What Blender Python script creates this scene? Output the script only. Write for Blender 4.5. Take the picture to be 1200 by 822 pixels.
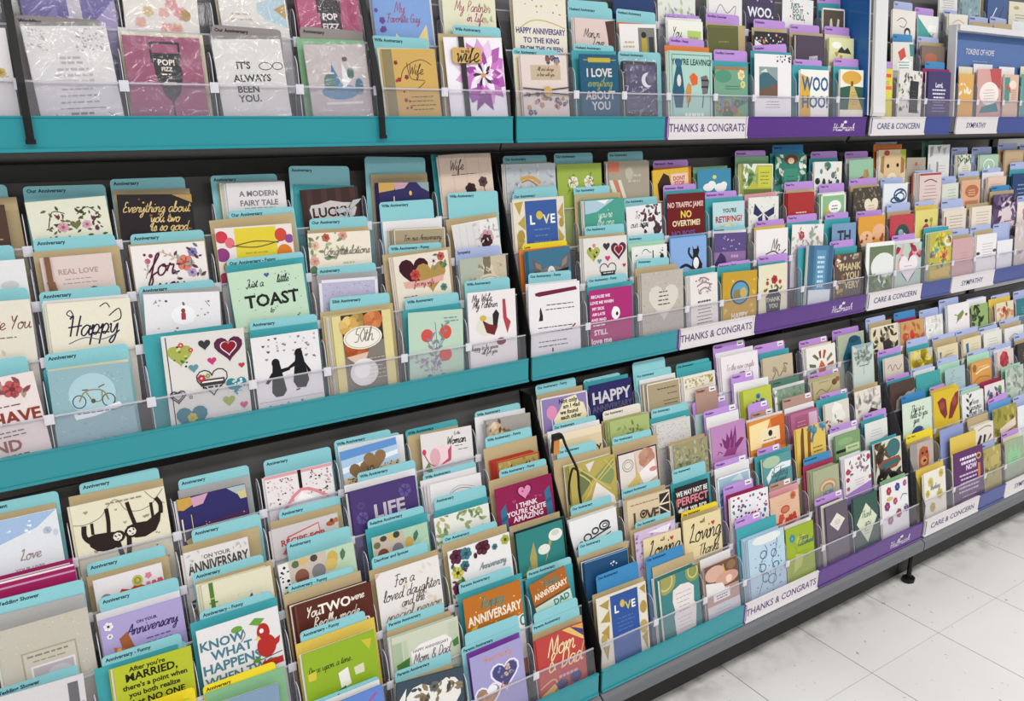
import bpy, bmesh, math, random
from mathutils import Matrix, Vector
from mathutils.geometry import tessellate_polygon
for o in list(bpy.data.objects): bpy.data.objects.remove(o)
C = bpy.context.scene.collection
SC = bpy.context.scene
# ---------------------------------------------------------------- camera
cd = bpy.data.cameras.new('camera'); cam = bpy.data.objects.new('camera', cd); C.objects.link(cam)
cd.sensor_fit = 'HORIZONTAL'; cd.sensor_width = 36.0; cd.lens = 925.64/1200*36.0; cd.clip_start = .02
YAW, PIT, ROL = 0.57118, 0.28099, -0.00387
cy, sy, cp, sp, cr, sr = math.cos(YAW), math.sin(YAW), math.cos(PIT), math.sin(PIT), math.cos(ROL), math.sin(ROL)
f0 = Vector((sy, cy, 0)); rt = Vector((cy, -sy, 0)); up = Vector((0, 0, 1))
fw = f0*cp-up*sp; u2 = up*cp+f0*sp
r_ = rt*cr+u2*sr; u_ = -rt*sr+u2*cr
CZ = 1.3646
cam.matrix_world = Matrix(((r_.x, u_.x, -fw.x, 0), (r_.y, u_.y, -fw.y, 0), (r_.z, u_.z, -fw.z, CZ), (0, 0, 0, 1)))
SC.camera = cam
# ---------------------------------------------------------------- light and exposure
w = bpy.data.worlds.new('store'); SC.world = w; w.use_nodes = True
w.node_tree.nodes['Background'].inputs[0].default_value = (.93, .96, 1, 1)
w.node_tree.nodes['Background'].inputs[1].default_value = .72
SC.view_settings.view_transform = 'Standard'; SC.view_settings.look = 'None'
SC.view_settings.gamma = 1; SC.view_settings.use_curve_mapping = False
SC.view_settings.exposure = -0.55
def lamp(name, loc, sx, sy_, e, col=(1, .97, .93)):
    l = bpy.data.lights.new(name, 'AREA'); l.shape = 'RECTANGLE'; l.size = sx; l.size_y = sy_; l.energy = e; l.color = col
    o = bpy.data.objects.new(name, l); C.objects.link(o); o.location = loc
lamp('ceiling_light_row', (2, -.35, 2.95), 12, .35, 220)
lamp('ceiling_light_row', (2, -2.6, 2.95), 12, .35, 190)
lamp('ceiling_light_row', (4, 3.0, 2.95), 12, .35, 120)
try: SC.cycles.transparent_max_bounces = 24
except Exception: pass
# ---------------------------------------------------------------- helpers
def hexc(h):
    if len(h) == 3: h = ''.join(c*2 for c in h)
    v = [int(h[i:i+2], 16)/255 for i in (0, 2, 4)]
    return tuple(((c+.055)/1.055)**2.4 if c > .04045 else c/12.92 for c in v)
MATS = {}
def mat(name, col, rough=.5, spec=.4, metal=0, coat=0, bump=0, bscale=40, noise=.05, nscale=8):
    if name in MATS: return MATS[name]
    m = bpy.data.materials.new(name); m.use_nodes = True; nt = m.node_tree; b = nt.nodes['Principled BSDF']
    c = hexc(col) if isinstance(col, str) else col
    tc = nt.nodes.new('ShaderNodeTexCoord'); n = nt.nodes.new('ShaderNodeTexNoise'); n.inputs['Scale'].default_value = nscale; n.inputs['Detail'].default_value = 4
    nt.links.new(tc.outputs['Object'], n.inputs['Vector'])
    mx = nt.nodes.new('ShaderNodeMix'); mx.data_type = 'RGBA'
    mx.inputs['A'].default_value = tuple(x*(1-noise) for x in c)+(1,); mx.inputs['B'].default_value = tuple(min(1, x*(1+noise)) for x in c)+(1,)
    nt.links.new(n.outputs['Fac'], mx.inputs['Factor']); nt.links.new(mx.outputs['Result'], b.inputs['Base Color'])
    b.inputs['Roughness'].default_value = rough; b.inputs['Specular IOR Level'].default_value = spec; b.inputs['Metallic'].default_value = metal; b.inputs['Coat Weight'].default_value = coat
    b.inputs['Coat Roughness'].default_value = .08
    if bump:
        n2 = nt.nodes.new('ShaderNodeTexNoise'); n2.inputs['Scale'].default_value = bscale
        nt.links.new(tc.outputs['Object'], n2.inputs['Vector'])
        bp = nt.nodes.new('ShaderNodeBump'); bp.inputs['Strength'].default_value = bump; bp.inputs['Distance'].default_value = .002
        nt.links.new(n2.outputs['Fac'], bp.inputs['Height']); nt.links.new(bp.outputs['Normal'], b.inputs['Normal'])
        if coat: nt.links.new(bp.outputs['Normal'], b.inputs['Coat Normal'])
    MATS[name] = m; return m
def ink_mat():
    m = bpy.data.materials.new('printed_paper'); m.use_nodes = True; nt = m.node_tree; b = nt.nodes['Principled BSDF']
    a = nt.nodes.new('ShaderNodeAttribute'); a.attribute_name = 'ink'
    tc = nt.nodes.new('ShaderNodeTexCoord'); n = nt.nodes.new('ShaderNodeTexNoise'); n.inputs['Scale'].default_value = 350; n.inputs['Detail'].default_value = 3
    nt.links.new(tc.outputs['Object'], n.inputs['Vector'])
    mr = nt.nodes.new('ShaderNodeMapRange'); mr.inputs['To Min'].default_value = .93; mr.inputs['To Max'].default_value = 1.05
    nt.links.new(n.outputs['Fac'], mr.inputs['Value'])
    mx = nt.nodes.new('ShaderNodeMix'); mx.data_type = 'RGBA'; mx.blend_type = 'MULTIPLY'; mx.inputs['Factor'].default_value = 1
    nt.links.new(a.outputs['Color'], mx.inputs['A']); nt.links.new(mr.outputs['Result'], mx.inputs['B'])
    nt.links.new(mx.outputs['Result'], b.inputs['Base Color'])
    b.inputs['Roughness'].default_value = .45; b.inputs['Specular IOR Level'].default_value = .18
    return m
INK = ink_mat()
def clear_mat(name, tint, gloss, haze, rough=.05, bump=0, hc=(.8, .8, .85)):
    m = bpy.data.materials.new(name); m.use_nodes = True; nt = m.node_tree
    for n in list(nt.nodes): nt.nodes.remove(n)
    out = nt.nodes.new('ShaderNodeOutputMaterial'); tr = nt.nodes.new('ShaderNodeBsdfTransparent'); tr.inputs[0].default_value = tint+(1,)
    gl = nt.nodes.new('ShaderNodeBsdfGlossy'); gl.inputs['Roughness'].default_value = rough
    df = nt.nodes.new('ShaderNodeBsdfDiffuse'); df.inputs[0].default_value = hc+(1,)
    fr = nt.nodes.new('ShaderNodeLayerWeight'); fr.inputs[0].default_value = .5
    pw = nt.nodes.new('ShaderNodeMath'); pw.operation = 'POWER'; pw.inputs[1].default_value = 5; nt.links.new(fr.outputs['Facing'], pw.inputs[0])
    mul = nt.nodes.new('ShaderNodeMath'); mul.operation = 'MULTIPLY_ADD'; mul.inputs[1].default_value = .6*gloss; mul.inputs[2].default_value = .025*gloss
    m1 = nt.nodes.new('ShaderNodeMixShader'); m1.inputs[0].default_value = haze; m2 = nt.nodes.new('ShaderNodeMixShader')
    nt.links.new(pw.outputs[0], mul.inputs[0]); nt.links.new(tr.outputs[0], m1.inputs[1]); nt.links.new(df.outputs[0], m1.inputs[2])
    nt.links.new(mul.outputs[0], m2.inputs[0]); nt.links.new(m1.outputs[0], m2.inputs[1]); nt.links.new(gl.outputs[0], m2.inputs[2]); nt.links.new(m2.outputs[0], out.inputs[0])
    if bump:
        tc = nt.nodes.new('ShaderNodeTexCoord'); n = nt.nodes.new('ShaderNodeTexNoise'); n.inputs['Scale'].default_value = 22; n.inputs['Detail'].default_value = 2; n.inputs['Distortion'].default_value = 1.5
        nt.links.new(tc.outputs['Object'], n.inputs['Vector'])
        bp = nt.nodes.new('ShaderNodeBump'); bp.inputs['Strength'].default_value = bump; bp.inputs['Distance'].default_value = .01
        nt.links.new(n.outputs['Fac'], bp.inputs['Height']); nt.links.new(bp.outputs['Normal'], gl.inputs['Normal'])
    return m
ACR = clear_mat('clear_acrylic', (.955, .95, .965), 1.0, .045)
FIN = clear_mat('clear_divider_plastic', (.84, .85, .86), 1.0, .12)
SMOKE = clear_mat('smoked_plastic', (.5, .51, .53), 1.0, .12, .1, 0, (.3, .31, .33))
LIPHL = clear_mat('lip_highlight', (.9, .9, .92), 1.5, .35, .1, 0, (.85, .84, .9))  # pale material painting the bevel highlight along the lip fronts
SLV = clear_mat('crinkled_clear_film', (.985, .985, .99), 1.3, .012, .10, .8)
LITEDGE = mat('lit_edge_paint', 'd4d2dc', .3)  # whitish colour stands in for light caught in the cut plastic edges
CLIPM = mat('white_clip_plastic', 'd8d6de', .3)
DARK = mat('charcoal_shelf_metal', '4f4d4b', .5, noise=.06)
BLACK = mat('black_plastic', '151515', .45, .25)
GREYR = mat('grey_rail_metal', '636569', .4, bump=.1, bscale=60)
MK = {}
def paper(h): return mat('paper_'+h, h, .5, .3, noise=.03, nscale=30)
class MB:
    """collects polygons of one mesh with material slots"""
    def __init__(s): s.v = []; s.f = []; s.m = []; s.mats = []
    def mi(s, m):
        if m not in s.mats: s.mats.append(m)
        return s.mats.index(m)
    def poly(s, pts, m):
        n = len(s.v); s.v += [tuple(p) for p in pts]; s.f.append(tuple(range(n, n+len(pts)))); s.m.append(s.mi(m))
    def box(s, a, b, m, top=None):
        (x0, y0, z0), (x1, y1, z1) = a, b
        n = len(s.v); s.v += [(x0, y0, z0), (x1, y0, z0), (x1, y1, z0), (x0, y1, z0), (x0, y0, z1), (x1, y0, z1), (x1, y1, z1), (x0, y1, z1)]
        for i, q in enumerate(((0, 1, 5, 4), (1, 2, 6, 5), (2, 3, 7, 6), (3, 0, 4, 7), (4, 5, 6, 7), (3, 2, 1, 0))):
            s.f.append(tuple(n+k for k in q)); s.m.append(s.mi(top if (top and i == 4) else m))
    def prism(s, pts, axis, a, b, m, side=None):
        """closed outline pts (2D) extruded along axis from a to b"""
        def P(p, t):
            return (t, p[0], p[1]) if axis == 'x' else ((p[0], t, p[1]) if axis == 'y' else (p[0], p[1], t))
        n = len(s.v); k = len(pts); s.v += [P(p, a) for p in pts]+[P(p, b) for p in pts]
        tri = tessellate_polygon([[Vector((p[0], p[1], 0)) for p in pts]])
        for t in tri:
            s.f.append(tuple(n+i for i in t)); s.m.append(s.mi(m)); s.f.append(tuple(n+k+i for i in reversed(t))); s.m.append(s.mi(m))
        for i in range(k):
            j = (i+1) % k; s.f.append((n+i, n+j, n+k+j, n+k+i)); s.m.append(s.mi(side or m))
    def mesh(s, name, recalc=True):
        me = bpy.data.meshes.new(name); me.from_pydata(s.v, [], s.f)
        for m in s.mats: me.materials.append(m)
        me.polygons.foreach_set('material_index', s.m)
        if recalc:
            bm = bmesh.new(); bm.from_mesh(me); bmesh.ops.recalc_face_normals(bm, faces=bm.faces); bm.to_mesh(me); bm.free()
        me.update(); return me
def link(name, me, parent=None, loc=None, M=None):
    o = bpy.data.objects.new(name, me); C.objects.link(o)
    if parent: o.parent = parent
    if M is not None: o.matrix_local = M
    elif loc: o.location = loc
    return o
def tag(o, label=None, cat=None, group=None, kind=None):
    if label: o['label'] = label
    if cat: o['category'] = cat
    if group: o['group'] = group
    if kind: o['kind'] = kind
    return o
# ---------------------------------------------------------------- lettering
TX = {}
def text_geo(txt, bold=0, shear=0):
    k = (txt, bold, shear)
    if k in TX: return TX[k]
    cu = bpy.data.curves.new('t', 'FONT'); cu.body = txt; cu.size = 1; cu.offset = bold; cu.shear = shear; cu.resolution_u = 2; cu.fill_mode = 'FRONT'
    o = bpy.data.objects.new('t', cu); C.objects.link(o); bpy.context.view_layer.update()
    me = bpy.data.meshes.new_from_object(o.evaluated_get(bpy.context.evaluated_depsgraph_get()))
    vs = [(v.co.x, v.co.y) for v in me.vertices]; fs = [tuple(p.vertices) for p in me.polygons]
    bpy.data.objects.remove(o); bpy.data.curves.remove(cu); bpy.data.meshes.remove(me)
    if not vs: vs = [(0, 0)]; fs = []
    x0 = min(v[0] for v in vs); x1 = max(v[0] for v in vs)
    TX[k] = ([(x-x0, y) for x, y in vs], fs, max(x1-x0, 1e-4)); return TX[k]
GL = {
'a': (.9, [(.75,.85),(.45,1),(.1,.6),(.15,.1),(.45,0),(.75,.6),(.8,.95),(.75,.3),(.85,0),(1.05,.15)]),
'b': (.85, [(0,.1),(.3,1.2),(.4,2),(.2,1.9),(.15,.6),(.2,.05),(.6,.05),(.75,.6),(.5,.95),(.25,.6)]),
'c': (.8, [(.75,.8),(.5,1),(.1,.6),(.15,.1),(.5,0),(.85,.2)]),
'd': (.95, [(.7,.8),(.4,1),(.1,.5),(.2,0),(.5,.1),(.75,.8),(.9,2),(.75,.5),(.85,0),(1.05,.15)]),
'e': (.8, [(0,.2),(.4,.45),(.65,.75),(.45,1),(.15,.7),(.15,.2),(.45,0),(.85,.25)]),
'f': (.7, [(0,.3),(.4,1.2),(.65,1.9),(.5,2),(.35,1.5),(.25,0),(.15,-.8),(.3,-1),(.45,-.5),(.35,0),(.75,.3)]),
'g': (.9, [(.75,.85),(.45,1),(.1,.6),(.2,.1),(.5,.1),(.75,.9),(.7,-.4),(.45,-1),(.15,-.8),(.4,-.3),(.95,.2)]),
'h': (.9, [(0,.1),(.3,1.2),(.4,1.95),(.25,1.8),(.15,0),(.25,.6),(.55,1),(.7,.8),(.7,.15),(.85,0),(1,.2)]),
'i': (.45, [(0,.2),(.2,.95),(.15,.2),(.3,0),(.5,.2)], [(.25,1.4),(.3,1.55)]),
'j': (.5, [(0,.5),(.3,1),(.25,-.5),(.05,-1),(-.1,-.6),(.5,.2)], [(.35,1.4),(.4,1.55)]),
'k': (.8, [(0,.1),(.3,1.2),(.4,1.95),(.2,1.8),(.15,0),(.2,.5),(.6,1),(.55,.6),(.25,.5),(.65,.05),(.9,.15)]),
'l': (.45, [(0,.2),(.35,1.2),(.4,1.95),(.2,1.8),(.15,.3),(.3,0),(.5,.15)]),
'm': (1.3, [(0,.7),(.15,1),(.15,0),(.3,.7),(.5,1),(.6,.8),(.55,0),(.7,.7),(.95,1),(1.05,.7),(1.05,.1),(1.25,0),(1.35,.2)]),
'n': (.95, [(0,.7),(.15,1),(.15,0),(.3,.7),(.55,1),(.7,.75),(.7,.1),(.85,0),(1,.2)]),
'o': (.85, [(.5,1),(.1,.7),(.15,.1),(.5,0),(.75,.5),(.55,1),(.45,.8),(.9,.8)]),
'p': (.85, [(0,.5),(.2,1),(.1,-1),(.2,.5),(.5,1),(.75,.6),(.5,0),(.25,.2),(.9,.1)]),
'r': (.7, [(0,.3),(.2,1.05),(.3,.85),(.55,.9),(.5,.3),(.6,0),(.8,.2)]),
's': (.65, [(0,.1),(.4,1.05),(.55,.4),(.4,0),(.1,.1),(.75,.15)]),
't': (.5, [(0,.2),(.25,1),(.3,1.7),(.2,.4),(.35,0),(.6,.2)], [(0,1.15),(.55,1.2)]),
'u': (.95, [(0,.8),(.1,.95),(.1,.2),(.35,0),(.65,.5),(.7,.95),(.7,.2),(.85,0),(1,.2)]),
'v': (.75, [(0,.8),(.15,.95),(.3,0),(.65,.9),(.85,.85)]),
'w': (1.1, [(0,.8),(.15,.95),(.25,0),(.55,.8),(.65,0),(1,.9),(1.15,.85)]),
'y': (.9, [(0,.8),(.1,.95),(.15,.2),(.4,.1),(.7,.95),(.65,-.4),(.4,-1),(.15,-.8),(.45,-.3),(.95,.2)]),
'&': (1, [(1,0),(.3,1.3),(.45,1.9),(.7,1.6),(.15,.6),(.3,0),(.7,.1),(.95,.7)]),
'z': (.75, [(.05,.9),(.6,.95),(.1,.05),(.45,.15),(.8,.1)]),
'A': (1.05, [(0,0),(.6,1.5),(.8,2),(.85,1),(.95,0)], [(.2,.7),(1.05,.8)]),
'B': (1, [(.2,0),(.3,2),(.8,1.7),(.4,1.05),(.85,.5),(.1,0)]),
'C': (.95, [(.9,1.7),(.5,2),(.1,1),(.4,0),(.95,.3)]),
'D': (1, [(.2,0),(.3,2),(.9,1.5),(.8,.3),(.1,0)]),
'E': (.85, [(.8,1.8),(.4,2),(.3,1.2),(.6,1.05),(.15,.8),(.2,.05),(.8,.2)]),
'F': (.9, [(0,1.8),(.5,2),(1,1.9)], [(.45,2),(.35,0),(.1,.1)], [(.2,1),(.75,1.05)]),
'G': (1, [(.9,1.7),(.5,2),(.1,1),(.4,0),(.9,.3),(.85,.9),(.5,.85)]),
'H': (1.15, [(.05,1.7),(.3,2),(.3,0)], [(.95,2),(.85,0)], [(0,.9),(1.2,1)]),
'J': (.8, [(.2,1.8),(.8,2),(.6,.3),(.3,-.2),(.05,.3)]),
'L': (.95, [(.2,1.6),(.5,2),(.45,1),(.2,.1),(.5,.15),(1,0)]),
'M': (1.25, [(0,0),(.25,2),(.6,.3),(1,2),(1.1,0)]),
'N': (1.1, [(0,0),(.2,2),(.7,.1),(.95,2)]),
'O': (1, [(.5,2),(.1,1),(.5,0),(.9,1),(.5,2)]),
'P': (.9, [(.2,0),(.3,2),(.85,1.6),(.3,.9)]),
'R': (1, [(.2,0),(.3,2),(.85,1.6),(.3,1),(.6,.6),(1,0)]),
'S': (.8, [(.75,1.7),(.4,2),(.2,1.5),(.6,.8),(.5,.1),(.05,.2)]),
'T': (.95, [(0,1.8),(.95,2)], [(.5,1.95),(.4,0)]),
'W': (1.25, [(0,2),(.25,0),(.6,1.6),(.8,0),(1.2,2)]),
'Y': (.9, [(0,2),(.3,1.1),(.65,1.9)], [(.7,2),(.25,0)]),
'.': (.3, [(.1,0),(.15,.12)]), ',': (.3, [(.15,.1),(.05,-.3)]), "'": (.3, [(.15,2),(.1,1.6)]), '0': (.8, [(.5,2),(.1,1),(.5,0),(.8,1),(.5,2)]), '5': (.8, [(.8,2),(.3,2),(.2,1.2),(.7,1),(.6,.1),(.1,.1)]), ' ': (.6,)}
def smooth(p, n=4, closed=False):
    if len(p) < 3: return p
    out = []
    for i in range(len(p)-1):
        p0 = p[max(i-1, 0)]; p1 = p[i]; p2 = p[i+1]; p3 = p[min(i+2, len(p)-1)]
        for k in range(n):
            t = k/n
            out.append(tuple(.5*((2*p1[a])+(-p0[a]+p2[a])*t+(2*p0[a]-5*p1[a]+4*p2[a]-p3[a])*t*t+(-p0[a]+3*p1[a]-3*p2[a]+p3[a])*t**3) for a in (0, 1)))
    out.append(p[-1]); return out
# ---------------------------------------------------------------- printed card art
class Art:
    """prints shapes on a sheet of width w and height h; x in card widths from the left, y in card widths down from the top"""
    def __init__(s, w, h, yf, k=1): s.w = w; s.h = h; s.yf = yf; s.k = k; s.v = []; s.f = []; s.c = []; s.n = 0
    def add(s, pts, faces, col):
        base = len(s.v); hy = s.h/s.w
        for x, y in pts:
            x = min(max(x, .004), .996); y = min(max(y, .004), hy-.004)
            X = (x-.5)*s.w; s.v.append((X, s.yf(X)-.00005*(s.n+1), s.h-y*s.w))
        for f in faces: s.f.append(tuple(base+i for i in f)); s.c.append(col)
    def ell(s, x, y, rx, ry, col, n=0, a0=0):
        n = n or (20 if rx > .05 else 8)
        s.add([(x+rx*math.cos(a0+2*math.pi*i/n), y+ry*math.sin(a0+2*math.pi*i/n)) for i in range(n)], [tuple(range(n-1, -1, -1))], col)
    def ring(s, x, y, rx, ry, w, col):
        n = 24; p = []
        for i in range(n):
            c_, s_ = math.cos(2*math.pi*i/n), math.sin(2*math.pi*i/n); p += [(x+rx*c_, y+ry*s_), (x+(rx-w)*c_, y+(ry-w)*s_)]
        s.add(p, [(2*i, 2*i+1, (2*i+3) % (2*n), (2*i+2) % (2*n)) for i in range(n)], col)
    def hpts(s, x, y, r):
        p = []
        for i in range(22):
            t = 2*math.pi*i/22; p.append((x+r*math.sin(t)**3, y-r*(13*math.cos(t)-5*math.cos(2*t)-2*math.cos(3*t)-math.cos(4*t))/16))
        return p
    def fill(s, p, col):
        tri = tessellate_polygon([[Vector((a, b, 0)) for a, b in p]]); s.add(p, [tuple(t) for t in tri], col)
    def stroke(s, p, w, col, n=4):
        p = smooth(p, n); q = []
        for i in range(len(p)):
            a = p[max(i-1, 0)]; b = p[min(i+1, len(p)-1)]; dx, dy = b[0]-a[0], b[1]-a[1]; l = math.hypot(dx, dy) or 1
            q += [(p[i][0]-dy/l*w/2, p[i][1]+dx/l*w/2), (p[i][0]+dy/l*w/2, p[i][1]-dx/l*w/2)]
        s.add(q, [(2*i, 2*i+1, 2*i+3, 2*i+2) for i in range(len(p)-1)], col)
    def leaf(s, x, y, l, a, col):
        c_, s_ = math.cos(a), -math.sin(a); w = l*.22
        P = lambda u, v: (x+u*c_-v*s_, y+u*s_+v*c_)
        s.add([P(0, 0), P(l*.35, w), P(l*.7, w*.8), P(l, 0), P(l*.7, -w*.8), P(l*.35, -w)], [(0, 1, 2, 3, 4, 5)], col)
    def flower(s, x, y, r, c1, c2, n=6):
        for i in range(n):
            a = 2*math.pi*i/n+.3; s.ell(x+.58*r*math.cos(a), y+.58*r*math.sin(a), r*.42, r*.42, c1, 10)
        s.n += 1; s.ell(x, y, r*.3, r*.3, c2, 10)
    def text(s, x, y, h, col, txt, bold=.03, shear=0, maxw=.94):
        vs, fs, W = text_geo(txt, bold, shear); k = h/.7; kx = k
        if W*kx > maxw: kx = maxw/W
        x0 = min(max(x-W*kx/2, .02), max(.02, .98-W*kx))
        s.add([(x0+a*kx, y+h/2-b*k) for a, b in vs], fs, col)
    def script(s, x, y, h, col, txt):
        W = sum(GL.get(c, GL['n'])[0] for c in txt); k = h*.75; k = min(k, .92/(W+.3))
        px = x-W*k/2; px = min(max(px, .03), max(.03, .97-W*k)); sl = .25
        for c in txt:
            g = GL.get(c, GL['n'])
            for st in g[1:]: s.stroke([(px+(a+sl*b)*k, y+k*.6-b*k) for a, b in st], k*.15 if h > .1 else k*.2, col, 3)
            px += g[0]*k
    def rose(s, x, y, r, c1, c2):
        for j, (q, n) in enumerate(((1, 7), (.72, 6), (.45, 5), (.22, 1))):
            for i in range(n):
                a = 2*math.pi*i/n+j*.5; col = tuple(u*(.25+.25*((i+j) % 3))+v*(.75-.25*((i+j) % 3)) for u, v in zip(c1, c2)) if j < 3 else c2
                s.ell(x+.55*q*r*math.cos(a)*(n > 1), y+.55*q*r*math.sin(a)*(n > 1), .5*q*r, .5*q*r, col, 12); s.n += .1
            s.n += 1
    def bloom(s, x, y, r, cols, n):
        for j, q in enumerate((1, .8, .6, .4)):
            for i in range(n):
                a = 2*math.pi*i/n+j*.37; s.leaf(x+.08*r*math.cos(a), y-.08*r*math.sin(a), q*r, a, cols[(i+j) % len(cols)]); s.n += .05
            s.n += 1
    def run(s, art, seed=1):
        K = s.k; KQ = K**.5; KT = K**.6
        for cmd in art.split(';'):
            t = cmd.split()
            if not t: continue
            k = t[0]
            try:
                F = float
                if k == 'R':
                    x0, y0, x1, y1 = map(F, t[1:5]); y0 *= K; y1 *= K; s.add([(x0, y0), (x0, y1), (x1, y1), (x1, y0)], [(0, 1, 2, 3)], hexc(t[5]))
                elif k == 'E': x, y, rx, ry = map(F, t[1:5]); s.ell(x, y*K, rx, ry*K, hexc(t[5]))
                elif k == 'O': x, y, rx, ry, wd = map(F, t[1:6]); s.ring(x, y*K, rx, ry*K, min(wd, ry*K*.8), hexc(t[6]))
                elif k == 'H': x, y, r = map(F, t[1:4]); s.fill(s.hpts(x, y*K, r), hexc(t[4]))
                elif k == 'h': x, y, r = map(F, t[1:4]); q = s.hpts(x, y*K, r); s.stroke(q+q[:1], F(t[4]), hexc(t[5]), 1)
                elif k == 'F': x, y, r = map(F, t[1:4]); s.flower(x, y*K, r*KQ, hexc(t[4]), hexc(t[5]))
                elif k == 'Q': x, y, r = map(F, t[1:4]); s.rose(x, y*K, r, hexc(t[4]), hexc(t[5]))
                elif k == 'M': x, y, r = map(F, t[1:4]); s.bloom(x, y*K, r, [hexc(c) for c in t[4].split(',')], int(t[5]))
                elif k == 'L': s.leaf(F(t[1]), F(t[2])*K, F(t[3]), math.radians(F(t[4])), hexc(t[5]))
                elif k == 'P':
                    q = list(map(F, t[2].split(','))); s.fill([(a, b*K) for a, b in zip(q[::2], q[1::2])], hexc(t[1]))
                elif k == 'S':
                    q = list(map(F, t[3].split(','))); s.stroke([(a, b*K) for a, b in zip(q[::2], q[1::2])], F(t[2])*KQ, hexc(t[1]))
                elif k == 'T': s.text(F(t[1]), F(t[2])*K, F(t[3])*KT, hexc(t[4]), ' '.join(t[5:]).replace('_', ' '))
                elif k == 'I': s.script(F(t[1]), F(t[2])*K, F(t[3])*KQ, hexc(t[4]), ' '.join(t[5:]))
                elif k == 'J':
                    x, y, wd = map(F, t[1:4]); y *= K; n = int(t[4]); dy = F(t[5])*K; col = hexc(t[6]); th = (F(t[7]) if len(t) > 7 else .02)*K
                    rr = random.Random(n*17+int(x*100)+seed)
                    for i in range(n):
                        W = wd*rr.uniform(.7, 1); a = x-W/2
                        while a < x+W/2-.02:
                            l = rr.uniform(.03, .1); b = min(a+l, x+W/2); yy = y+i*dy
                            s.add([(a, yy-th/2), (a, yy+th/2), (b, yy+th/2), (b, yy-th/2)], [(0, 1, 2, 3)], col); a = b+.018
                elif k == 'D':
                    x0, y0, x1, y1 = map(F, t[2:6]); y0 *= K; y1 *= K; n = int(t[6]); r = F(t[7]); cs = [hexc(c) for c in t[8].split(',')]; rr = random.Random(int(t[9]) if len(t) > 9 else 1)
                    for i in range(n):
                        x = rr.uniform(x0, x1); y = rr.uniform(y0, y1); q = r*rr.uniform(.6, 1.15); col = rr.choice(cs); a = rr.uniform(0, 6.28)
                        if t[1] == 'o': s.ell(x, y, q, q*rr.uniform(.6, 1), col, 7 if r < .04 else 12)
                        elif t[1] == 'h': s.fill(s.hpts(x, y, q), col)
                        elif t[1] == 'x': s.stroke([(x-q*.7, y-q*.7), (x+q*.7, y+q*.7)], q*.3, col); s.stroke([(x-q*.7, y+q*.7), (x+q*.7, y-q*.7)], q*.3, col)
                        elif t[1] == 'f': s.flower(x, y, q, col, rr.choice(cs), 5)
                        elif t[1] == 'l': s.leaf(x, y, q*1.6, a, col)
                elif k == 'V':
                    x, y, l, a = map(F, t[1:5]); y *= K; l *= KQ; col = hexc(t[5]); n = int(t[6]); a = math.radians(a); dx, dy = math.cos(a)*l, -math.sin(a)*l
                    s.stroke([(x, y), (x+dx*.5+.02, y+dy*.5), (x+dx, y+dy)], .01, col)
                    for i in range(n):
                        u = (i+1)/n; s.leaf(x+dx*u, y+dy*u, l*.2, a+(.9 if i % 2 else -.9), col)
                elif k == 'G':
                    i, wd = F(t[1]), F(t[2]); col = hexc(t[3]); H = s.h/s.w
                    for a, b, c_, d in ((i, i, 1-i, i+wd), (i, H-i-wd, 1-i, H-i), (i, i, i+wd, H-i), (1-i-wd, i, 1-i, H-i)): s.add([(a, b), (a, d), (c_, d), (c_, b)], [(0, 1, 2, 3)], col)
            except (ValueError, IndexError) as e: print('art?', cmd, e)
            s.n += 1
def ink_mesh(name, v, f, c, m=None):
    me = bpy.data.meshes.new(name); me.from_pydata(v, [], f); me.materials.append(m or INK)
    at = me.color_attributes.new('ink', 'FLOAT_COLOR', 'CORNER'); buf = []
    for p, col in zip(me.polygons, c): buf += (list(col)+[1.0])*p.loop_total
    at.data.foreach_set('color', buf); me.update(); return me
def fold_pts(w):   # outline of a folded card seen from above, spine at the left
    a, b = -w/2, w/2
    return [(a, 0), (a+.0006, -.0007), (b, -.00115), (b, -.0008), (a+.0015, 0), (b, .0008), (b, .00115), (a+.0006, .0007)]
def folded(w, h, col):
    p = fold_pts(w); n = len(p); v = [(x, y, 0) for x, y in p]+[(x, y, h) for x, y in p]; f = []
    for i in range(n): j = (i+1) % n; f.append((i, j, n+j, n+i))
    for q in ((0, 1, 2, 3, 4), (0, 4, 5, 6, 7)): f.append(tuple(reversed(q))); f.append(tuple(n+i for i in q))
    return v, f, [col]*len(f)
def card_mesh(w, h, bg, art, seed, k=1):
    v, f, c = folded(w, h, hexc(bg)); a = Art(w, h, lambda x: -.00075-.00045*(x+w/2)/w, k); a.run(art, seed); n = len(v)
    return ink_mesh('greeting_card', v+a.v, f+[tuple(n+i for i in q) for q in a.f], c+a.c)
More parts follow.
